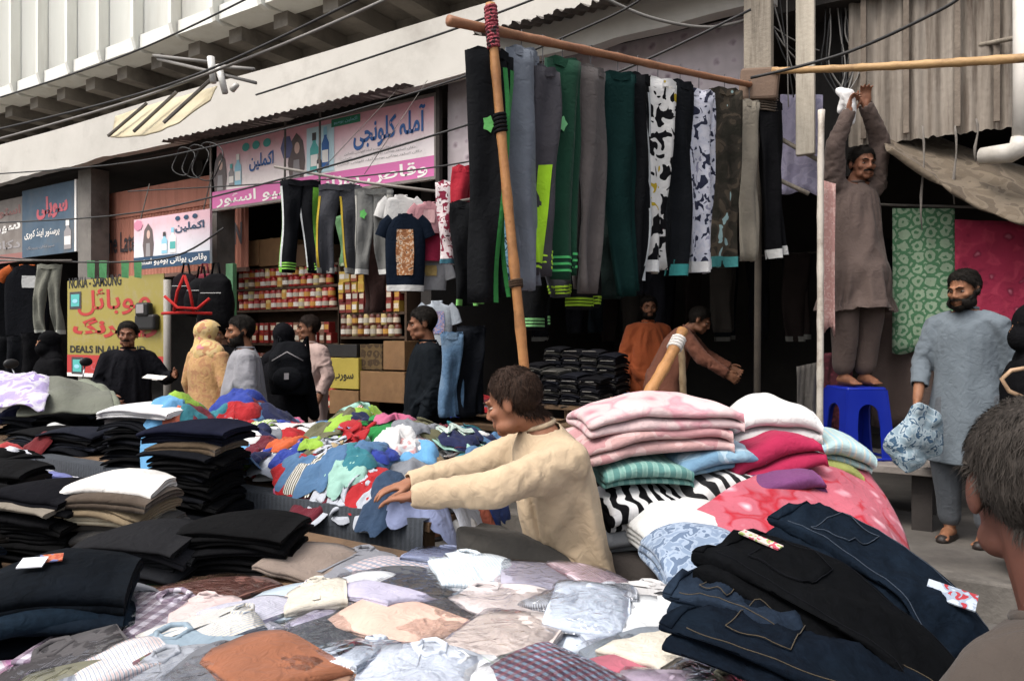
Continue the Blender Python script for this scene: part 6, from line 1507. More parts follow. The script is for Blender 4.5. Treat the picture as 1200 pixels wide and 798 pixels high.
hang_sheet('hanging_cloth', onY(1022, 330, 6.1), onY(1125, 330, 6.1), 1.05, cloth('5a4c46'), 'plain brown sheet behind the blue stool', 'cloth', amp=.03, waves=4)
hang_sheet('hanging_cloth', onY(1120, 385, 6.1), onY(1240, 385, 6.1), 1.0, cloth('2a2422'), 'dark sheet below the crimson floral cloth', 'cloth', amp=.02, waves=4)
hang_sheet('hanging_cloth', P(958, 415, 5.5), P(1000, 412, 5.6), .62, cloth('6a3a42', 'floral', ('a05a66', '8a4450'), 2), 'dull red printed cloth behind the blue stool', 'cloth', amp=.015, waves=3)
hang_sheet('hanging_cloth', P(934, 430, 5.35), P(958, 425, 5.3), .5, cloth('55514d'), 'grey cloth bundle hanging by the white pole', 'cloth', n=16, amp=.03, waves=3)
tag(MB().tube([onY(1010, 240, 6.02), onY(1240, 246, 6.02)], .01, 6).build('hanging_rail', M_asb, None, True), 'rail carrying the damask and crimson cloths', 'rail')
# platform
pz = P(1000, 536, 5.2).z; c0 = onY(955, 540, 5.5); c1 = onY(1090, 540, 5.5)
pf = empty('low_platform', (0, 0, 0), 0, 'low worn platform carrying the blue stool', 'platform'); xm = (c0.x + c1.x) / 2; wd = c1.x - c0.x + .1
for i in range(5): MB().box((xm, 5.52 + i * .17, pz - .03), (wd, .166, .05), None, .006).build('plank', surf('dusty_plank', '77706a', '918a83', 4, .9, 0, .4, '5d5751'), pf)
for sx in (-1, 1):
    for sy in (5.6, 6.15): MB().box((xm + sx * (wd / 2 - .1), sy, (pz + PZ - .055) / 2), (.12, .10, pz - .055 - PZ)).build('support', surf('dark_block', '2c2826', '3c3734', 4, .9), pf)
# blue plastic stool
sp = P(1002, 452, 5.22); r = empty('plastic_stool', (sp.x, sp.y, pz - .005), YAW + .12, 'bright blue plastic stool under the man tying the rag', 'stool')
M_blue = surf('blue_plastic', '14258c', '182c9a', 3, .32, 0, .03); hgt = sp.z - pz
wt, wb = .145, .19
m = MB(); m.box((0, 0, hgt - .016), (wt * 2, wt * 2, .032), None, .014); m.build('seat', M_blue, r, True)
def side_panel(ax):
    m = MB(); t = .006; out = []
    # frame of a trapezoid side with an arched opening
    n = 9; inner = [(-.085, 0)] + [(-.085 + 0, hgt * .45)] + [(.075 * -math.cos(math.pi * k / n), hgt * .62 + .075 * math.sin(math.pi * k / n)) for k in range(n + 1)] + [(.085, hgt * .45), (.085, 0)]
    zs = lambda z: wb + (wt - wb) * z / hgt
    outer = [(-wb, 0), (-zs(hgt * .45), hgt * .45)] + [(-zs(hgt * .9) + 2 * zs(hgt * .9) * k / n, hgt * .96) for k in range(n + 1)] + [(zs(hgt * .45), hgt * .45), (wb, 0)]
    vs = []
    for off in (0, -.012):
        for (x, z) in inner + outer: vs.append((x, -zs(z) - off, z))
    K = len(inner); fs = []
    for i in range(K - 1):
        fs.append((i, i + 1, K + i + 1, K + i)); fs.append((2 * K + i + 1, 2 * K + i, 3 * K + i, 3 * K + i + 1)); fs.append((i + 1, i, 2 * K + i, 2 * K + i + 1))
    R = Matrix.Rotation(ax * math.pi / 2, 4, 'Z'); m.add([R @ Vector(v) for v in vs], fs); return m.build('leg_side', M_blue, r)
for k in range(4): side_panel(k)
MB().tube([(wb * a, wb * b_, .012) for a, b_ in ((-1, -1), (1, -1), (1, 1), (-1, 1), (-1, -1))], .010, 6).build('foot_rim', M_blue, r)
# cloth in the bearded man's hand
a = P(1080, 478, 4.50)
G2 = [[tuple(P(px, py, dd)) for px, py, dd in row] for row in ([(1068, 476, 4.40), (1077, 472, 4.38), (1086, 474, 4.38), (1094, 478, 4.42)], [(1056, 492, 4.42), (1074, 490, 4.36), (1090, 490, 4.38), (1104, 486, 4.42)], [(1042, 508, 4.44), (1064, 514, 4.37), (1090, 510, 4.39), (1108, 500, 4.44)], [(1034, 526, 4.45), (1060, 536, 4.38), (1086, 530, 4.40), (1104, 520, 4.46)], [(1046, 544, 4.46), (1062, 556, 4.40), (1082, 546, 4.42), (1098, 532, 4.46)])]
soft_sheet('printed_garment', G2, 30, 26, .022, cloth('8fa3ae', 'camo', ('a9b8c0', '46627a', 'b3bec2'), 1.6), 'blue and white printed garment held low by the bearded man', 'garment', .006, 14, 5)

# sagging tarpaulin
T = [[(1030, 142, 5.6), (1075, 150, 5.5), (1130, 170, 5.3), (1205, 195, 5.1), (1300, 205, 4.9)], [(1036, 160, 5.25), (1082, 186, 5.1), (1140, 214, 4.9), (1210, 232, 4.75), (1300, 240, 4.6)], [(1042, 176, 5.0), (1095, 212, 4.85), (1150, 246, 4.7), (1212, 268, 4.55), (1300, 275, 4.4)], [(1046, 176, 5.15), (1100, 205, 5.1), (1155, 236, 5.0), (1215, 252, 4.9), (1300, 255, 4.8)]]
soft_sheet('sagging_tarpaulin', [[tuple(P(*c)) for c in row] for row in T], 26, 40, .02, cloth('6b5f50', 'camo', ('75695a', '5e5346'), .5), 'sagging brown tarpaulin roof over the right-hand shop', 'tarpaulin', .008, 6, 7)
for i, (px, y0, y1, d) in enumerate(((1081, 148, 270, 5.0), (1119, 148, 240, 4.9), (1144, 140, 190, 4.8))):
    m = MB(); pts = [P(px + 2 * math.sin(k), y0 + (y1 - y0) * k / 6, d) for k in range(7)]; m.tube(pts, [.006, .008, .005, .007, .010, .006, .004], 6); tag(m.build('hanging_strip', cloth('77716a'), None, True), 'grey rag strip tied along the tarpaulin edge', 'strip', 'rag strips along the tarpaulin')
# white drain pipe
r = empty('drain_pipe', tuple(onY(1199, 150, 5.6)), 0, 'white plastic drain pipe with elbow on the corrugated wall', 'pipe'); o0 = Vector(r.location)
M_pvc = surf('white_pvc', 'b9b4ac', 'cbc6be', 3, .5, 0, .05, '9a9489')
m = MB(); m.tube([onY(1199, -60, 5.6) - o0, onY(1199, 90, 5.6) - o0, onY(1198, 165, 5.6) - o0], .055, 14); m.build('straight_length', M_pvc, r, True)
m = MB(); m.tube([onY(1198, 163, 5.6) - o0, onY(1194, 175, 5.6) - o0, onY(1184, 180, 5.62) - o0, onY(1150, 184, 5.7) - o0], [.062, .063, .062, .055], 14); m.build('elbow', M_pvc, r, True)
for a, b_, lb in (((1108, 62, 5.3), (1215, 40, 4.6), 'upper grey stick braced against the corrugated wall'), ((1066, 122, 5.4), (1190, 75, 4.9), 'lower grey stick slanting across the corrugated wall'), ((912, 162, 5.3), (958, 188, 5.2), 'short stick lashed behind the white pole'), ((905, 208, 5.3), (948, 228, 5.2), 'second short stick lashed lower behind the white pole')):
    m = MB(); m.tube([P(*a), P(*b_)], .016, 7); tag(m.build('wooden_stick', M_post, None, True), lb, 'stick')

# ---------------------------------------------------------------- overhead cables and clutter
M_cab = surf('black_cable', '1b1a1a', '2a2928', 5, .6, 0, 0); M_cabg = surf('grey_cable', '6b6864', '7d7a75', 5, .6, 0, 0)
def cable(pts, r, label, mat=M_cab, sag=0.0):
    P_ = [Vector(p) for p in pts]; A = catmull(np.array([tuple(p) for p in P_]), 24); A[:, 2] -= sag * np.sin(np.linspace(0, math.pi, 24)); m = MB(); m.tube([Vector(a) for a in A], r, 6); return tag(m.build('electric_cable', mat, None, True), label, 'cable', 'overhead cables')
CB = [([(-10, 118, 9), (150, 62, 7.8), (300, -6, 6.8)], .010, 'thin cable crossing the fins of the upper facade'), ([(-10, 154, 8.8), (130, 118, 7.6), (250, 78, 6.6), (430, -5, 5.6)], .011, 'dark cable rising past the broken lamp bracket'), ([(-10, 166, 8.6), (150, 118, 7.4), (320, 55, 6.2), (470, -8, 5.4)], .013, 'thick double cable below the upper facade'),
      ([(-10, 205, 8.6), (150, 190, 7.4), (330, 150, 6.0), (530, 92, 5.0), (700, 25, 4.4), (760, -6, 4.2)], .007, 'thin cable passing over the pink sign'), ([(-10, 262, 8.8), (150, 250, 7.6), (330, 208, 6.2), (560, 140, 5.2), (720, 85, 4.7), (880, 12, 4.4)], .008, 'cable slanting across the pink sign to the wooden post'), ([(150, 225, 7.6), (420, 205, 6.0), (640, 165, 5.0), (760, 90, 4.7)], .006, 'low slack cable behind the bamboo upright'),
      ([(880, 92, 5.0), (990, 60, 4.6), (1100, 10, 4.2), (1130, -8, 4.1)], .010, 'black cable slanting past the raised hands'), ([(700, -6, 5.2), (760, 18, 5.3), (830, 30, 5.35), (888, 20, 5.3)], .012, 'loose cable drooping on the pale fascia'), ([(1030, 120, 5.5), (1120, 128, 5.2), (1210, 112, 4.8)], .006, 'thin line across the corrugated wall'), ([(1030, 132, 5.5), (1120, 136, 5.2), (1210, 128, 4.8)], .006, 'second thin line below across the corrugated wall'), ([(0, 302, 8.6), (100, 306, 7.8), (200, 300, 7.2), (262, 268, 6.8)], .009, 'cable along the foot of the blue sign'), ([(640, -6, 4.9), (560, 22, 5.1), (480, 50, 5.4), (300, 112, 6.4)], .008, 'cable running along the pale fascia')]
for pts, rr, lb in CB: cable([P(*p) for p in pts], rr, lb, M_cabg if rr > .0115 else M_cab, .02)
# tangle of loose wires by the board of painted shade
for i in range(9):
    x = 968 + i * 4; cable([P(x, -6, 5.5), P(x + RS.uniform(-6, 10), 40, 5.45), P(x + RS.uniform(-8, 12), 80, 5.4), P(985 + RS.uniform(-8, 12), 112, 5.35)], .006, 'thin dark wire in the tangle beside the raised hands', M_cabg if i % 2 else M_cab)
for i in range(7):
    a_, b2 = P(868 + i * 9, -6, 5.25), P(960 - i * 6, 60 + i * 11, 5.3); cable([a_, a_.lerp(b2, .5) + V3(0, 0, RS.uniform(-.12, .05)), b2], .005, 'thin dark wire looping between the grey post and the pale plank', M_cab if i % 2 else M_cabg, .03)
for i in range(3):
    c = P(215 + 14 * i, 190, 7.0); m = MB(); R_ = .16 + .03 * i; m.tube([c + V3(math.cos(a) * R_, .02 * math.sin(3 * a), math.sin(a) * R_ * .8) for a in np.linspace(0, 6.283, 26)], .006, 5); tag(m.build('coiled_cable', M_cab, None, True), 'loose cable coil hanging left of the pink sign', 'cable', 'coils left of the pink sign')
# tilted sheet and broken lamp bracket under the canopy
G3 = [[tuple(P(px, py, dd)) for px, py, dd in row] for row in ([(135, 137, 8.6), (180, 122, 8.0), (225, 110, 7.5), (254, 101, 7.2)], [(132, 150, 8.3), (176, 142, 7.7), (220, 130, 7.2), (250, 108, 7.0)], [(130, 162, 8.1), (172, 158, 7.5), (205, 146, 7.1), (246, 118, 6.9)])]
r = empty('tilted_sheet', (0, 0, 0), 0, 'buckled yellowish sheet hanging tilted under the canopy', 'sheet')
soft_sheet('sheet', G3, 12, 24, .01, surf('yellowed_sheet', 'a89c7e', 'b9ae92', 3, .7, 0, .2, '877a5e'), None, None, .012, 5, 3, r)
for a, b_ in (((130, 163, 8.05), (175, 125, 7.9)), ((160, 158, 7.6), (210, 112, 7.5)), ((195, 148, 7.0), (250, 98, 7.0))): MB().tube([P(*a) + V3(0, -.03, .02), P(*b_) + V3(0, -.03, .02)], .018, 6).build('batten', M_asb, r)
r = empty('lamp_bracket', tuple(P(252, 85, 6.9)), 0, 'broken white lamp fitting on crossed metal arms', 'lamp'); o0 = Vector(r.location); M_wm = surf('chipped_white_enamel', 'b5b3ae', 'cac8c3', 5, .5, .1, .2, '8d8a84')
for a, b_ in (((180, 66, 7.3), (250, 74, 6.95)), ((185, 70, 7.3), (300, 98, 6.7)), ((252, 78, 6.9), (298, 82, 6.6))): MB().tube([P(*a) - o0, P(*b_) - o0], .016, 7).build('arm', M_cabg, r, True)
for a, b_, w in (((247, 68, 6.88), (250, 98, 6.86), .035), ((256, 78, 6.86), (264, 110, 6.84), .035), ((272, 106, 6.84), (278, 100, 6.8), .03)): MB().tube([P(*a) - o0, P(*b_) - o0], [w, w * .8], 10).build('lamp_tube', M_wm, r, True)
# small green paper flags
for i, px in enumerate((102, 116, 142, 157)):
    q = P(px, 306, 8.4); o = MB().add([(0, 0, 0), (.09, 0, 0), (.08, .01, -.2), (.01, -.01, -.19)], [(0, 1, 2, 3)]).build('paper_flag', cloth('5f9f6a')); o.location = q; o.rotation_euler = (0, 0, YAW); s = o.modifiers.new('thickness', 'SOLIDIFY'); s.thickness = .002; tag(o, 'small light green paper flag strung below the red-brown board', 'flag', 'green paper flags')
# ---------------------------------------------------------------- the tin shop on the left
YS = 6.25; M_shelf = surf('dark_shelf_wood', '3b2c20', '4d3a2a', 6, .8); SX0 = onY(276, 400, YS).x; SX1 = onY(392, 400, YS).x; SX2 = onY(474, 400, YS).x
def zrow(py, px=330, Y=YS): return onY(px, py, Y).z
rack = empty('goods_shelf', ((SX0 + SX1) / 2, YS + .2, PZ), 0, 'tall dark shelf packed with red tins and jars', 'shelf')
rack2 = empty('goods_shelf', ((SX1 + SX2) / 2 + .02, YS + .2, PZ), 0, 'shorter dark shelf of jars beside the cartons', 'shelf')
rowsz = [zrow(474) + .0, zrow(438), zrow(402), zrow(362), zrow(336)]
for z in rowsz + [zrow(312)]:
    MB().box((0, 0, z - PZ - .02), (SX1 - SX0 + .06, .34, .03)).build('shelf_board', M_shelf, rack)
for s in (-1, 1): MB().box((s * ((SX1 - SX0) / 2 + .045), 0, (zrow(308) - PZ) / 2), (.035, .34, zrow(308) - PZ)).build('side', M_shelf, rack)
MB().box((0, .18, (zrow(308) - PZ) / 2), (SX1 - SX0 + .06, .02, zrow(308) - PZ)).build('back', M_shelf, rack)
rows2 = [zrow(394, 430), zrow(366, 430), zrow(342, 430)]
for z in rows2: MB().box((0, 0, z - PZ - .02), (SX2 - SX1 - .08, .34, .03)).build('shelf_board', M_shelf, rack2)
for s in (-1, 1): MB().box((s * ((SX2 - SX1) / 2 - .03), 0, (zrow(320, 430) - PZ) / 2), (.03, .34, zrow(320, 430) - PZ)).build('side', M_shelf, rack2)
def proto_tin(r, h):
    m = MB(); m.lathe([(r * .96, 0), (r, .006), (r, h * .88), (r * .93, h * .92), (r * .93, h)], 14); me = bpy.data.meshes.new('tin'); me.from_pydata(m.v, [], m.f); me.polygons.foreach_set('use_smooth', [True] * len(me.polygons)); 
    b = MB(); b.lathe([(r * 1.008, h * .22), (r * 1.008, h * .66)], 14); lm = bpy.data.meshes.new('label_band'); lm.from_pydata(b.v, [], [f for f in b.f if len(f) == 4]); return me, lm
def proto_box(w, d, h):
    m = MB(); m.box((0, 0, h / 2), (w, d, h), None, .004); me = bpy.data.meshes.new('carton'); me.from_pydata(m.v, [], m.f)
    l = [( -w * .42, -d / 2 - .002, h * .3), (w * .42, -d / 2 - .002, h * .3), (w * .42, -d / 2 - .002, h * .75), (-w * .42, -d / 2 - .002, h * .75)]; lm = bpy.data.meshes.new('label_panel'); lm.from_pydata(l, [], [(0, 1, 2, 3)]); return me, lm
TIN = proto_tin(.047, .118); JAR = proto_tin(.042, .125); BOX = proto_box(.085, .10, .125); BOT = None
TC = [('8f1f1c', 'red'), ('8f1f1c', 'red'), ('a33a22', 'orange red'), ('5a3a26', 'brown'), ('b59a5a', 'gold'), ('77241f', 'dark red')]
LC = ['c9b8a0', 'b5863a', 'd0cabf', 'a8a090']
def shelfrow(x0, x1, z, kind, words, dense=.10, cols=TC, depth=YS, lvl=0):
    if not lvl: shelfrow(x0, x1, z + {'tin': .119, 'jar': .126, 'box': .126}[kind], kind, words, dense, cols, depth, 1)
    x = x0 + .06; i = 0
    while x < x1 - .04:
        c, n_ = cols[(i * 5 + int(z * 31)) % len(cols)] if i % 3 else cols[0]; me, lm = {'tin': TIN, 'jar': JAR, 'box': BOX}[kind]
        nm = {'tin': 'tin_can', 'jar': 'jar', 'box': 'product_box'}[kind]
        o = link(nm, me, surf('glossy_' + c, c, None, 4, .35, 0, .03), None, (x, depth + .06 + RS.uniform(-.01, .01), z)); o.rotation_euler = (0, 0, RS.uniform(-.15, .15))
        l = link('label_band' if kind != 'box' else 'label_panel', lm, paint('pack_' + LC[i % 4], LC[(i + int(z * 7)) % 4]), o)
        tag(o, f'{n_} {nm.replace("_", " ")} standing in the {words}', {'tin': 'tin', 'jar': 'jar', 'box': 'box'}[kind], f'{n_} goods in the {words}')
        x += dense * RS.uniform(.95, 1.1); i += 1
shelfrow(SX0, SX1, rowsz[4] - .005, 'tin', 'top row of the tall red shelf'); shelfrow(SX0, SX1, rowsz[3] - .005, 'tin', 'second row of the tall red shelf')
shelfrow(SX0, SX1, rowsz[2] - .005, 'box', 'third row of the tall red shelf', .105, [('77241f', 'dark red'), ('6a4a3a', 'brown'), ('b0a590', 'cream'), ('8f2a22', 'red')]); shelfrow(SX0, SX1, rowsz[1] - .005, 'jar', 'fourth row of the tall red shelf', .10, [('8a3026', 'red'), ('c9bfae', 'white'), ('6a3a2a', 'brown')])
shelfrow(SX0, SX1, rowsz[0] - .005, 'tin', 'bottom row of the tall red shelf', .10, [('a8352a', 'red'), ('b8483a', 'orange red')])
shelfrow(SX1 + .04, SX2 - .04, rows2[0] - .005, 'jar', 'lower row of the short shelf', .09, [('5a2a1c', 'dark red'), ('b09a62', 'gold'), ('8f7f5a', 'tan')]); shelfrow(SX1 + .04, SX2 - .04, rows2[1] - .005, 'box', 'middle row of the short shelf', .10, [('6a1f1a', 'dark red'), ('a8843a', 'yellow'), ('7a2a20', 'red')]); shelfrow(SX1 + .04, SX2 - .04, rows2[2] - .005, 'box', 'top row of the short shelf', .10, [('b8983a', 'yellow'), ('8f4a2a', 'orange')])
M_card = surf('brown_cardboard', '77583a', '8a6a48', 5, .85, 0, .2, '634830')
def carton(px0, px1, py0, py1, Y, label, mat=M_card, dp=.35, rz=0.0, text=None):
    a, b_ = onY(px0, py1, Y), onY(px1, py0, Y); w, h = b_.x - a.x, onY((px0 + px1) / 2, py0, Y).z - onY((px0 + px1) / 2, py1, Y).z
    r = empty('carton', ((a.x + b_.x) / 2, Y + dp / 2, onY((px0 + px1) / 2, py1, Y).z), rz, label, 'carton', 'cartons in the tin shop')
    MB().box((0, 0, h / 2), (w, dp, h), None, .006).build('box', mat, r); MB().box((0, -.001, h + .001), (.05, dp + .006, .004)).build('tape', surf('parcel_tape', '8f7a58', None, 4, .4), r)
    if text: lettering(text, -w * .35, w * .35, h * .25, h * .5, p_black, r, -dp / 2 - .004, .02)
carton(278, 303, 283, 312, YS - .02, 'smaller brown carton on top of the tall shelf'); carton(304, 332, 280, 312, YS - .0, 'larger brown carton on top of the tall shelf'); carton(346, 378, 286, 312, YS, 'dark brown carton behind the children\'s trousers', surf('dark_cardboard', '4a3624', '5a432e', 5, .85))
carton(384, 420, 420, 456, YS - .1, 'yellow carton with black script below the shelves', surf('yellow_carton', 'a3913c', 'b09d46', 3, .7), text='سورب')
carton(422, 448, 404, 434, YS - .05, 'patterned brown carton beside the yellow one', cloth('6a5638', 'damask', ('4a3a28',), 2)); carton(449, 474, 400, 434, YS - .05, 'plain brown carton right of the patterned one'); carton(422, 474, 436, 472, YS - .08, 'wide brown carton at the foot of the pile'); carton(386, 420, 458, 486, YS - .1, 'low brown carton under the yellow one')
carton(218, 232, 440, 474, 5.2, 'orange-brown carton beside the woman in the yellow scarf', surf('orange_card', '8a5a35', '98663e', 4, .85), .3)
carton(384, 418, 404, 419, YS - .06, 'black flat carton on the yellow one', surf('black_card', '1c1a19', '262423', 4, .7))
# green post with stickers
q = onY(271, 340, 5.68); r = empty('green_post', (q.x, q.y, PZ), 0, 'pale green wooden post with blue sticker by the red tins', 'post')
MB().box((0, 0, 1.08), (.13, .06, 2.16), None, .006).build('timber', surf('green_paint', '4d7a55', '5d8a64', 4, .7, 0, .2, '3f6446'), r); flat('sticker', [(-.05, 1.35), (.05, 1.35), (.05, 1.66), (-.05, 1.66)], p_sky, r, -.034); flat('sticker', [(-.045, 1.2), (.045, 1.2), (.045, 1.36), (-.045, 1.36)], p_white, r, -.036)
# black bags and a red strap harness
def bag(px, py, d, w, h, col, label, seed=1):
    q = P(px, py, d); r = empty('hanging_bag', tuple(q), YAW, label, 'bag', 'bags hanging by the green post'); m = MB()
    loft(m, [((0, 0, -h), V3(w * .46, 0, 0), V3(0, .09, 0)), ((0, 0, -h * .9), V3(w * .5, 0, 0), V3(0, .11, 0)), ((0, 0, -h * .5), V3(w * .5, 0, 0), V3(0, .12, 0)), ((0, 0, -h * .12), V3(w * .42, 0, 0), V3(0, .08, 0)), ((0, 0, 0), V3(w * .2, 0, 0), V3(0, .03, 0))], 16)
    me = fuse(m, .016, 3); wrinkles(me, .012, seed, (9, 9, 9)); me.polygons.foreach_set('use_smooth', [True] * len(me.polygons)); link('bag_body', me, cloth(col), r)
    MB().tube([(-.04, 0, -.02), (-.02, 0, .10), (.02, 0, .10), (.04, 0, -.02)], .010, 6).build('handle', cloth(col), r, True); MB().tube([(-w * .3, -.115, -h * .35), (w * .3, -.115, -h * .35)], .004, 5).build('zip', surf('zip_metal', '5a5a5a', None, 4, .4, .6, 0), r); return r
bag(253, 322, 6.6, .30, .50, '121214', 'black bag hanging just left of the green post', 2); bag(236, 326, 6.8, .28, .36, '161618', 'black bag behind the red straps', 3); bag(218, 322, 6.9, .26, .34, '1a1518', 'small black bag left of the red straps', 4); bag(240, 322, 7.0, .2, .18, '6a1c2a', 'small crimson bag above the black ones', 5)
q = P(216, 345, 6.4); r = empty('strap_harness', tuple(q), YAW, 'bright red strap harness hanging before the black bags', 'straps'); M_rs = cloth('a81f1c')
for pts in ([(-.17, 0, -.02), (-.05, -.02, -.12), (.12, -.02, -.13), (.22, 0, -.04)], [(-.2, .01, -.17), (-.02, 0, -.16), (.24, 0, -.17)], [(0, 0, .16), (-.06, 0, .02), (-.09, 0, -.15)], [(0, 0, .16), (.05, 0, .02), (.08, 0, -.15)]): MB().tube(pts, .014, 6).build('strap', M_rs, r, True)
# grey stand pipe beside the banner
q = onY(196, 400, 5.5); tag(MB().tube([(q.x, q.y, PZ), (q.x, q.y, 2.2)], .045, 10).build('stand_pipe', surf('pale_pipe', '87827b', '98938b', 4, .6, 0, .2), None, True), 'pale grey pipe standing right of the yellow banner', 'pipe')
# backpack of the veiled woman
q = stand(340, 5.93); r = empty('backpack', (q.x, q.y, 1.02), YAW + .1, 'black backpack with grey logo worn by the veiled woman', 'backpack'); m = MB()
loft(m, [((0, 0, 0), V3(.15, 0, 0), V3(0, .08, 0)), ((0, 0, .12), V3(.17, 0, 0), V3(0, .11, 0)), ((0, 0, .30), V3(.16, 0, 0), V3(0, .10, 0)), ((0, .02, .42), V3(.10, 0, 0), V3(0, .05, 0))], 18); me = fuse(m, .013, 4); wrinkles(me, .006, 4, (12, 12, 12)); me.polygons.foreach_set('use_smooth', [True] * len(me.polygons)); link('main_bag', me, cloth('131417'), r)
m = MB(); ellip(m, (0, -.09, .13), (.12, .05, .10)); m.build('front_pocket', cloth('17181b'), r, True); MB().box((.0, -.145, .15), (.035, .006, .05)).build('logo_patch', paint('print_grey', '8f8a8a'), r); MB().tube([(-.12, -.10, .27), (0, -.125, .34), (.12, -.10, .27)], .005, 5).build('zip', p_grey, r, True)
for s in (-1, 1): MB().tube([(s * .09, .08, .40), (s * .11, .12, .46), (s * .12, .14, .30), (s * .12, .1, .05)], .016, 6).build('shoulder_strap', cloth('131417'), r, True)

# ---------------------------------------------------------------- parked motorbike behind the dark trousers
mq = P(95, 470, 6.1); r = empty('motorbike', (mq.x, mq.y, 0), YAW - .5, 'parked motorbike with chrome handlebars behind the dark trousers', 'motorbike'); M_chr = surf('chrome', 'a8a8aa', None, 4, .18, 1, 0); M_tank = surf('dusty_grey_tank', '6b6e66', '7b7e75', 3, .4, .2, .05)
def wheel(x):
    w_ = MB(); w_.tube([(x + math.cos(a) * .27, 0, .30 + math.sin(a) * .27) for a in np.linspace(0, 6.283, 25)], .035, 8); o = w_.build('wheel', surf('tyre_rubber', '191919', None, 4, .8), r, True); h = MB(); h.lathe([(.05, -.05), (.05, .05)], 12, (x, 0, .30), Matrix.Rotation(math.pi / 2, 3, 'X')); h.build('hub', M_chr, o)
    for k in range(10):
        a = k * .628; MB().tube([(x, 0, .30), (x + math.cos(a) * .25, 0, .30 + math.sin(a) * .25)], .004, 4).build('spoke', M_chr, o)
wheel(-.62); wheel(.62)
m = MB(); loft(m, [((-.30, 0, .80), V3(0, .13, 0), V3(0, 0, .09)), ((-.12, 0, .83), V3(0, .15, 0), V3(0, 0, .13)), ((.10, 0, .83), V3(0, .13, 0), V3(0, 0, .11)), ((.2, 0, .80), V3(0, .09, 0), V3(0, 0, .06))]); m.build('fuel_tank', M_tank, r, True)
m = MB(); loft(m, [((.2, 0, .83), V3(0, .10, 0), V3(0, 0, .05)), ((.45, 0, .83), V3(0, .14, 0), V3(0, 0, .06)), ((.80, 0, .87), V3(0, .12, 0), V3(0, 0, .05))]); m.build('saddle', surf('black_vinyl', '1c1c1d', None, 5, .5), r, True)
MB().tube([(-.38, -.36, 1.06), (-.42, -.22, 1.08), (-.50, -.08, 1.0), (-.50, .08, 1.0), (-.42, .22, 1.08), (-.38, .36, 1.06)], .012, 8).build('handlebar', M_chr, r, True)
for s in (-1, 1):
    MB().tube([(-.37, s * .36, 1.06), (-.34, s * .48, 1.05)], .018, 8).build('grip', p_black, r, True); MB().tube([(-.42, s * .26, 1.08), (-.44, s * .30, 1.22)], .006, 6).build('mirror_stem', M_chr, r, True); m = MB(); ellip(m, (-.44, s * .31, 1.26), (.02, .06, .04)); m.build('mirror', p_black, r, True); MB().tube([(-.46, s * .07, 1.0), (-.62, s * .07, .32)], .022, 8).build('fork', M_chr, r, True)
m = MB(); ellip(m, (-.60, 0, .92), (.08, .10, .10)); m.build('headlamp', M_chr, r, True); MB().tube([(-.45, 0, .95), (-.1, 0, .62), (.1, 0, .42), (.62, 0, .30)], .03, 8).build('frame', p_black, r, True); MB().box((.0, 0, .48), (.34, .26, .28), None, .05).build('engine', surf('engine_alloy', '55534f', '6a6863', 8, .5, .6, .3), r, True)
m = MB(); m.tube([(.0, -.18, .36), (.4, -.2, .30), (.85, -.2, .34)], [.02, .035, .04], 10); m.build('exhaust', M_chr, r, True)
# covers and cloth over the far end of the table
G4 = [[tuple(P(px, py, dd)) for px, py, dd in row] for row in ([(-30, 438, 5.6), (15, 434, 5.6), (40, 436, 5.5), (62, 448, 5.4)], [(-35, 456, 5.2), (5, 450, 5.2), (35, 452, 5.1), (58, 462, 5.05)], [(-40, 478, 4.9), (0, 474, 4.9), (28, 476, 4.85), (50, 482, 4.8)])]
soft_sheet('lilac_cover', G4, 16, 26, .03, cloth('a395bd', 'camo', ('b9b2c6', 'c9c6cc', '9a88b8'), .7), 'lilac and white crumpled cover at the far end of the table', 'cover', .01, 7, 4)
G5 = [[tuple(P(px, py, dd)) for px, py, dd in row] for row in ([(36, 446, 5.4), (70, 438, 5.5), (100, 446, 5.5), (128, 458, 5.3)], [(24, 464, 5.15), (66, 452, 5.2), (100, 460, 5.2), (132, 468, 5.1)], [(18, 486, 4.9), (60, 480, 4.9), (100, 482, 4.95), (135, 484, 4.9)])]
soft_sheet('khaki_cover', G5, 16, 26, .035, cloth('66685d'), 'khaki grey cover crumpled beside the lilac one', 'cover', .01, 6, 6)
G6 = [[tuple(P(px, py, dd)) for px, py, dd in row] for row in ([(76, 452, 5.9), (96, 444, 6.0), (116, 446, 6.0), (134, 456, 5.9)], [(74, 466, 5.7), (98, 460, 5.7), (118, 460, 5.7), (140, 468, 5.7)], [(76, 482, 5.5), (100, 478, 5.5), (120, 478, 5.5), (142, 482, 5.5)])]
soft_sheet('sage_cover', G6, 14, 22, .03, cloth('7d8272'), 'pale sage cloth heaped below the yellow banner', 'cover', .01, 8, 8)

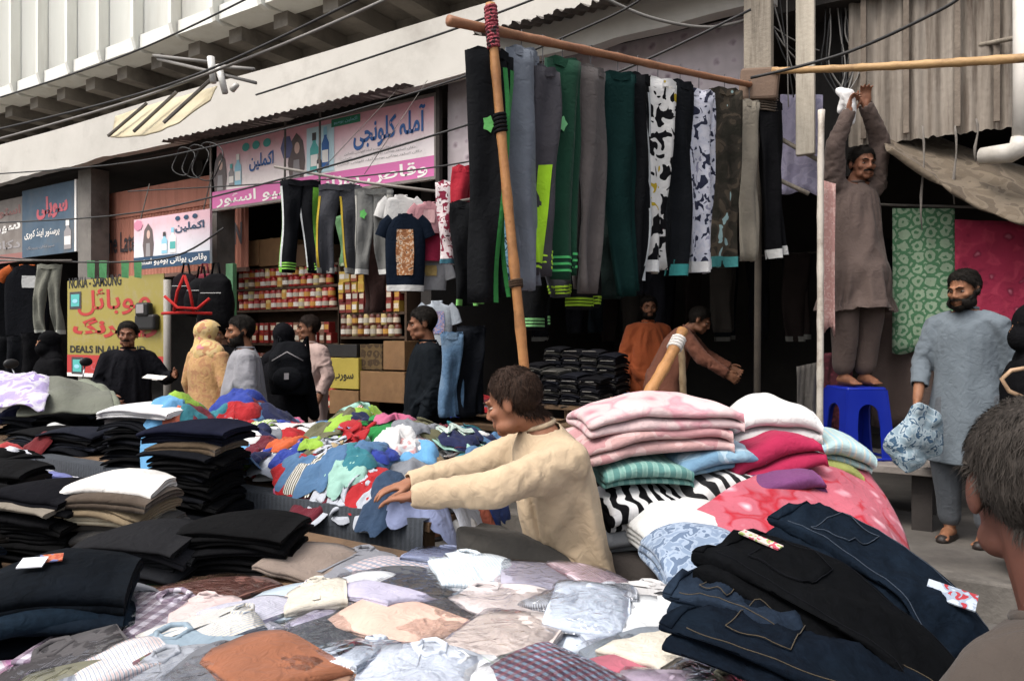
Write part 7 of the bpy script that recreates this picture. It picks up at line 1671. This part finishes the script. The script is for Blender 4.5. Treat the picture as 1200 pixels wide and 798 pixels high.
# ---------------------------------------------------------------- inside the clothes shop
def shop_table(label, x0, x1, y0, y1, z):
    r = empty('shop_table', ((x0 + x1) / 2, (y0 + y1) / 2, PZ), 0, label, 'table'); w, d = x1 - x0, y1 - y0
    MB().box((0, 0, z - PZ - .02), (w, d, .04)).build('top', M_wood, r)
    for sx in (-1, 1):
        for sy in (-1, 1): MB().box((sx * (w / 2 - .05), sy * (d / 2 - .05), (z - PZ - .04) / 2), (.05, .05, z - PZ - .042)).build('leg', M_wood, r)
a = P(626, 470, 6.9); b_ = P(735, 470, 6.9); shop_table('low table stacked with dark folded clothes inside the shop', a.x - .14, a.x + .70, 5.95, 6.85, .86)
SCOL = ['17171a', '202024', '1b1c22', '2c2a2a', '141417', '35332f']
cc = 0
for ix in range(4):
    for row in range(2):
        x = a.x - .02 + ix * .195; y = 6.10 + row * .4; z = .862
        n_ = (17 if row else 11) - ix + RS.randrange(3)
        for k in range(n_):
            me = folded_mesh(.185, .30, .03, 2, 500 + k % 4); o = link('folded_shirt', me, cloth(SCOL[cc % 6]), None, (x + RS.uniform(-.012, .012), y, z), (0, 0, RS.uniform(-.06, .06))); z += .0295; cc += 1
            rw_ = ('front', 'rear')[row]; tag(o, f'dark folded shirt in the {rw_} row of stacks inside the clothes shop', 'shirt', f'dark folded shirts in the {rw_} row')
            if k % 3 == 1: MB().box((0, -.152, .014), (.14, .004, .005)).build('fold_highlight', cloth('8f8b84'), o)  # light caught by the fold, painted as a pale strip
# small heap on a table by the shop door
q = P(760, 452, 5.6); shop_table('small table with a bright heap at the shop door', -2.75, -1.35, 5.0, 5.8, .80)
def pile(cx, cy, z0, w, d, cols, n_, label, grp, sc=.75):
    for i in range(n_):
        u, v = RS.gauss(0, .42), RS.gauss(0, .42); x, y = cx + max(-1, min(1, u)) * w / 2, cy + max(-1, min(1, v)) * d / 2; z = z0 + .03 + .16 * max(0, 1 - (u * u + v * v)) * (i / n_)
        vv, ff = SOFT[RS.randrange(12)]; o = mesh('crumpled_garment', vv * np.array([sc, sc, sc * 1.1]), ff, cloth(HC[cols[i % len(cols)]]), None, loc=(x, y, z), rz=RS.uniform(0, 6)); tag(o, f'{cols[i % len(cols)]} crumpled garment {label}', 'garment', f'{cols[i % len(cols)]} garments {grp}')
pile(-2.05, 5.35, .80, 1.2, .6, ['navy', 'sky blue', 'black', 'red', 'white', 'denim blue', 'beige', 'green', 'maroon'], 30, 'in the heap at the shop door', 'at the shop door')
pile(-3.55, 5.2, .78, 1.1, .5, ['red', 'teal', 'navy', 'royal blue', 'maroon', 'black', 'sky blue'], 20, 'on the low pile left of the shop door', 'left of the shop door')
shop_table('low table under the red pile left of the shop door', -4.2, -2.95, 4.85, 5.6, .78)
# dark clothes hung deeper in the shop, put in as darkness fill
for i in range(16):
    x = -4.7 + i * .26; y = 8.2 + (i % 3) * .5; trousers(Vector((x, y, 2.35 + .1 * (i % 2))), .9, .28, -20 + 14 * (i % 4), ('1c1c20', '26262b', '2b2422', '1a2024', '35302b')[i % 5], 'dark trousers hung deep inside the clothes shop as darkness fill', 'dark trousers filling the deep shop with darkness', seed=200 + i, hem='77756f' if i % 4 == 0 else None)
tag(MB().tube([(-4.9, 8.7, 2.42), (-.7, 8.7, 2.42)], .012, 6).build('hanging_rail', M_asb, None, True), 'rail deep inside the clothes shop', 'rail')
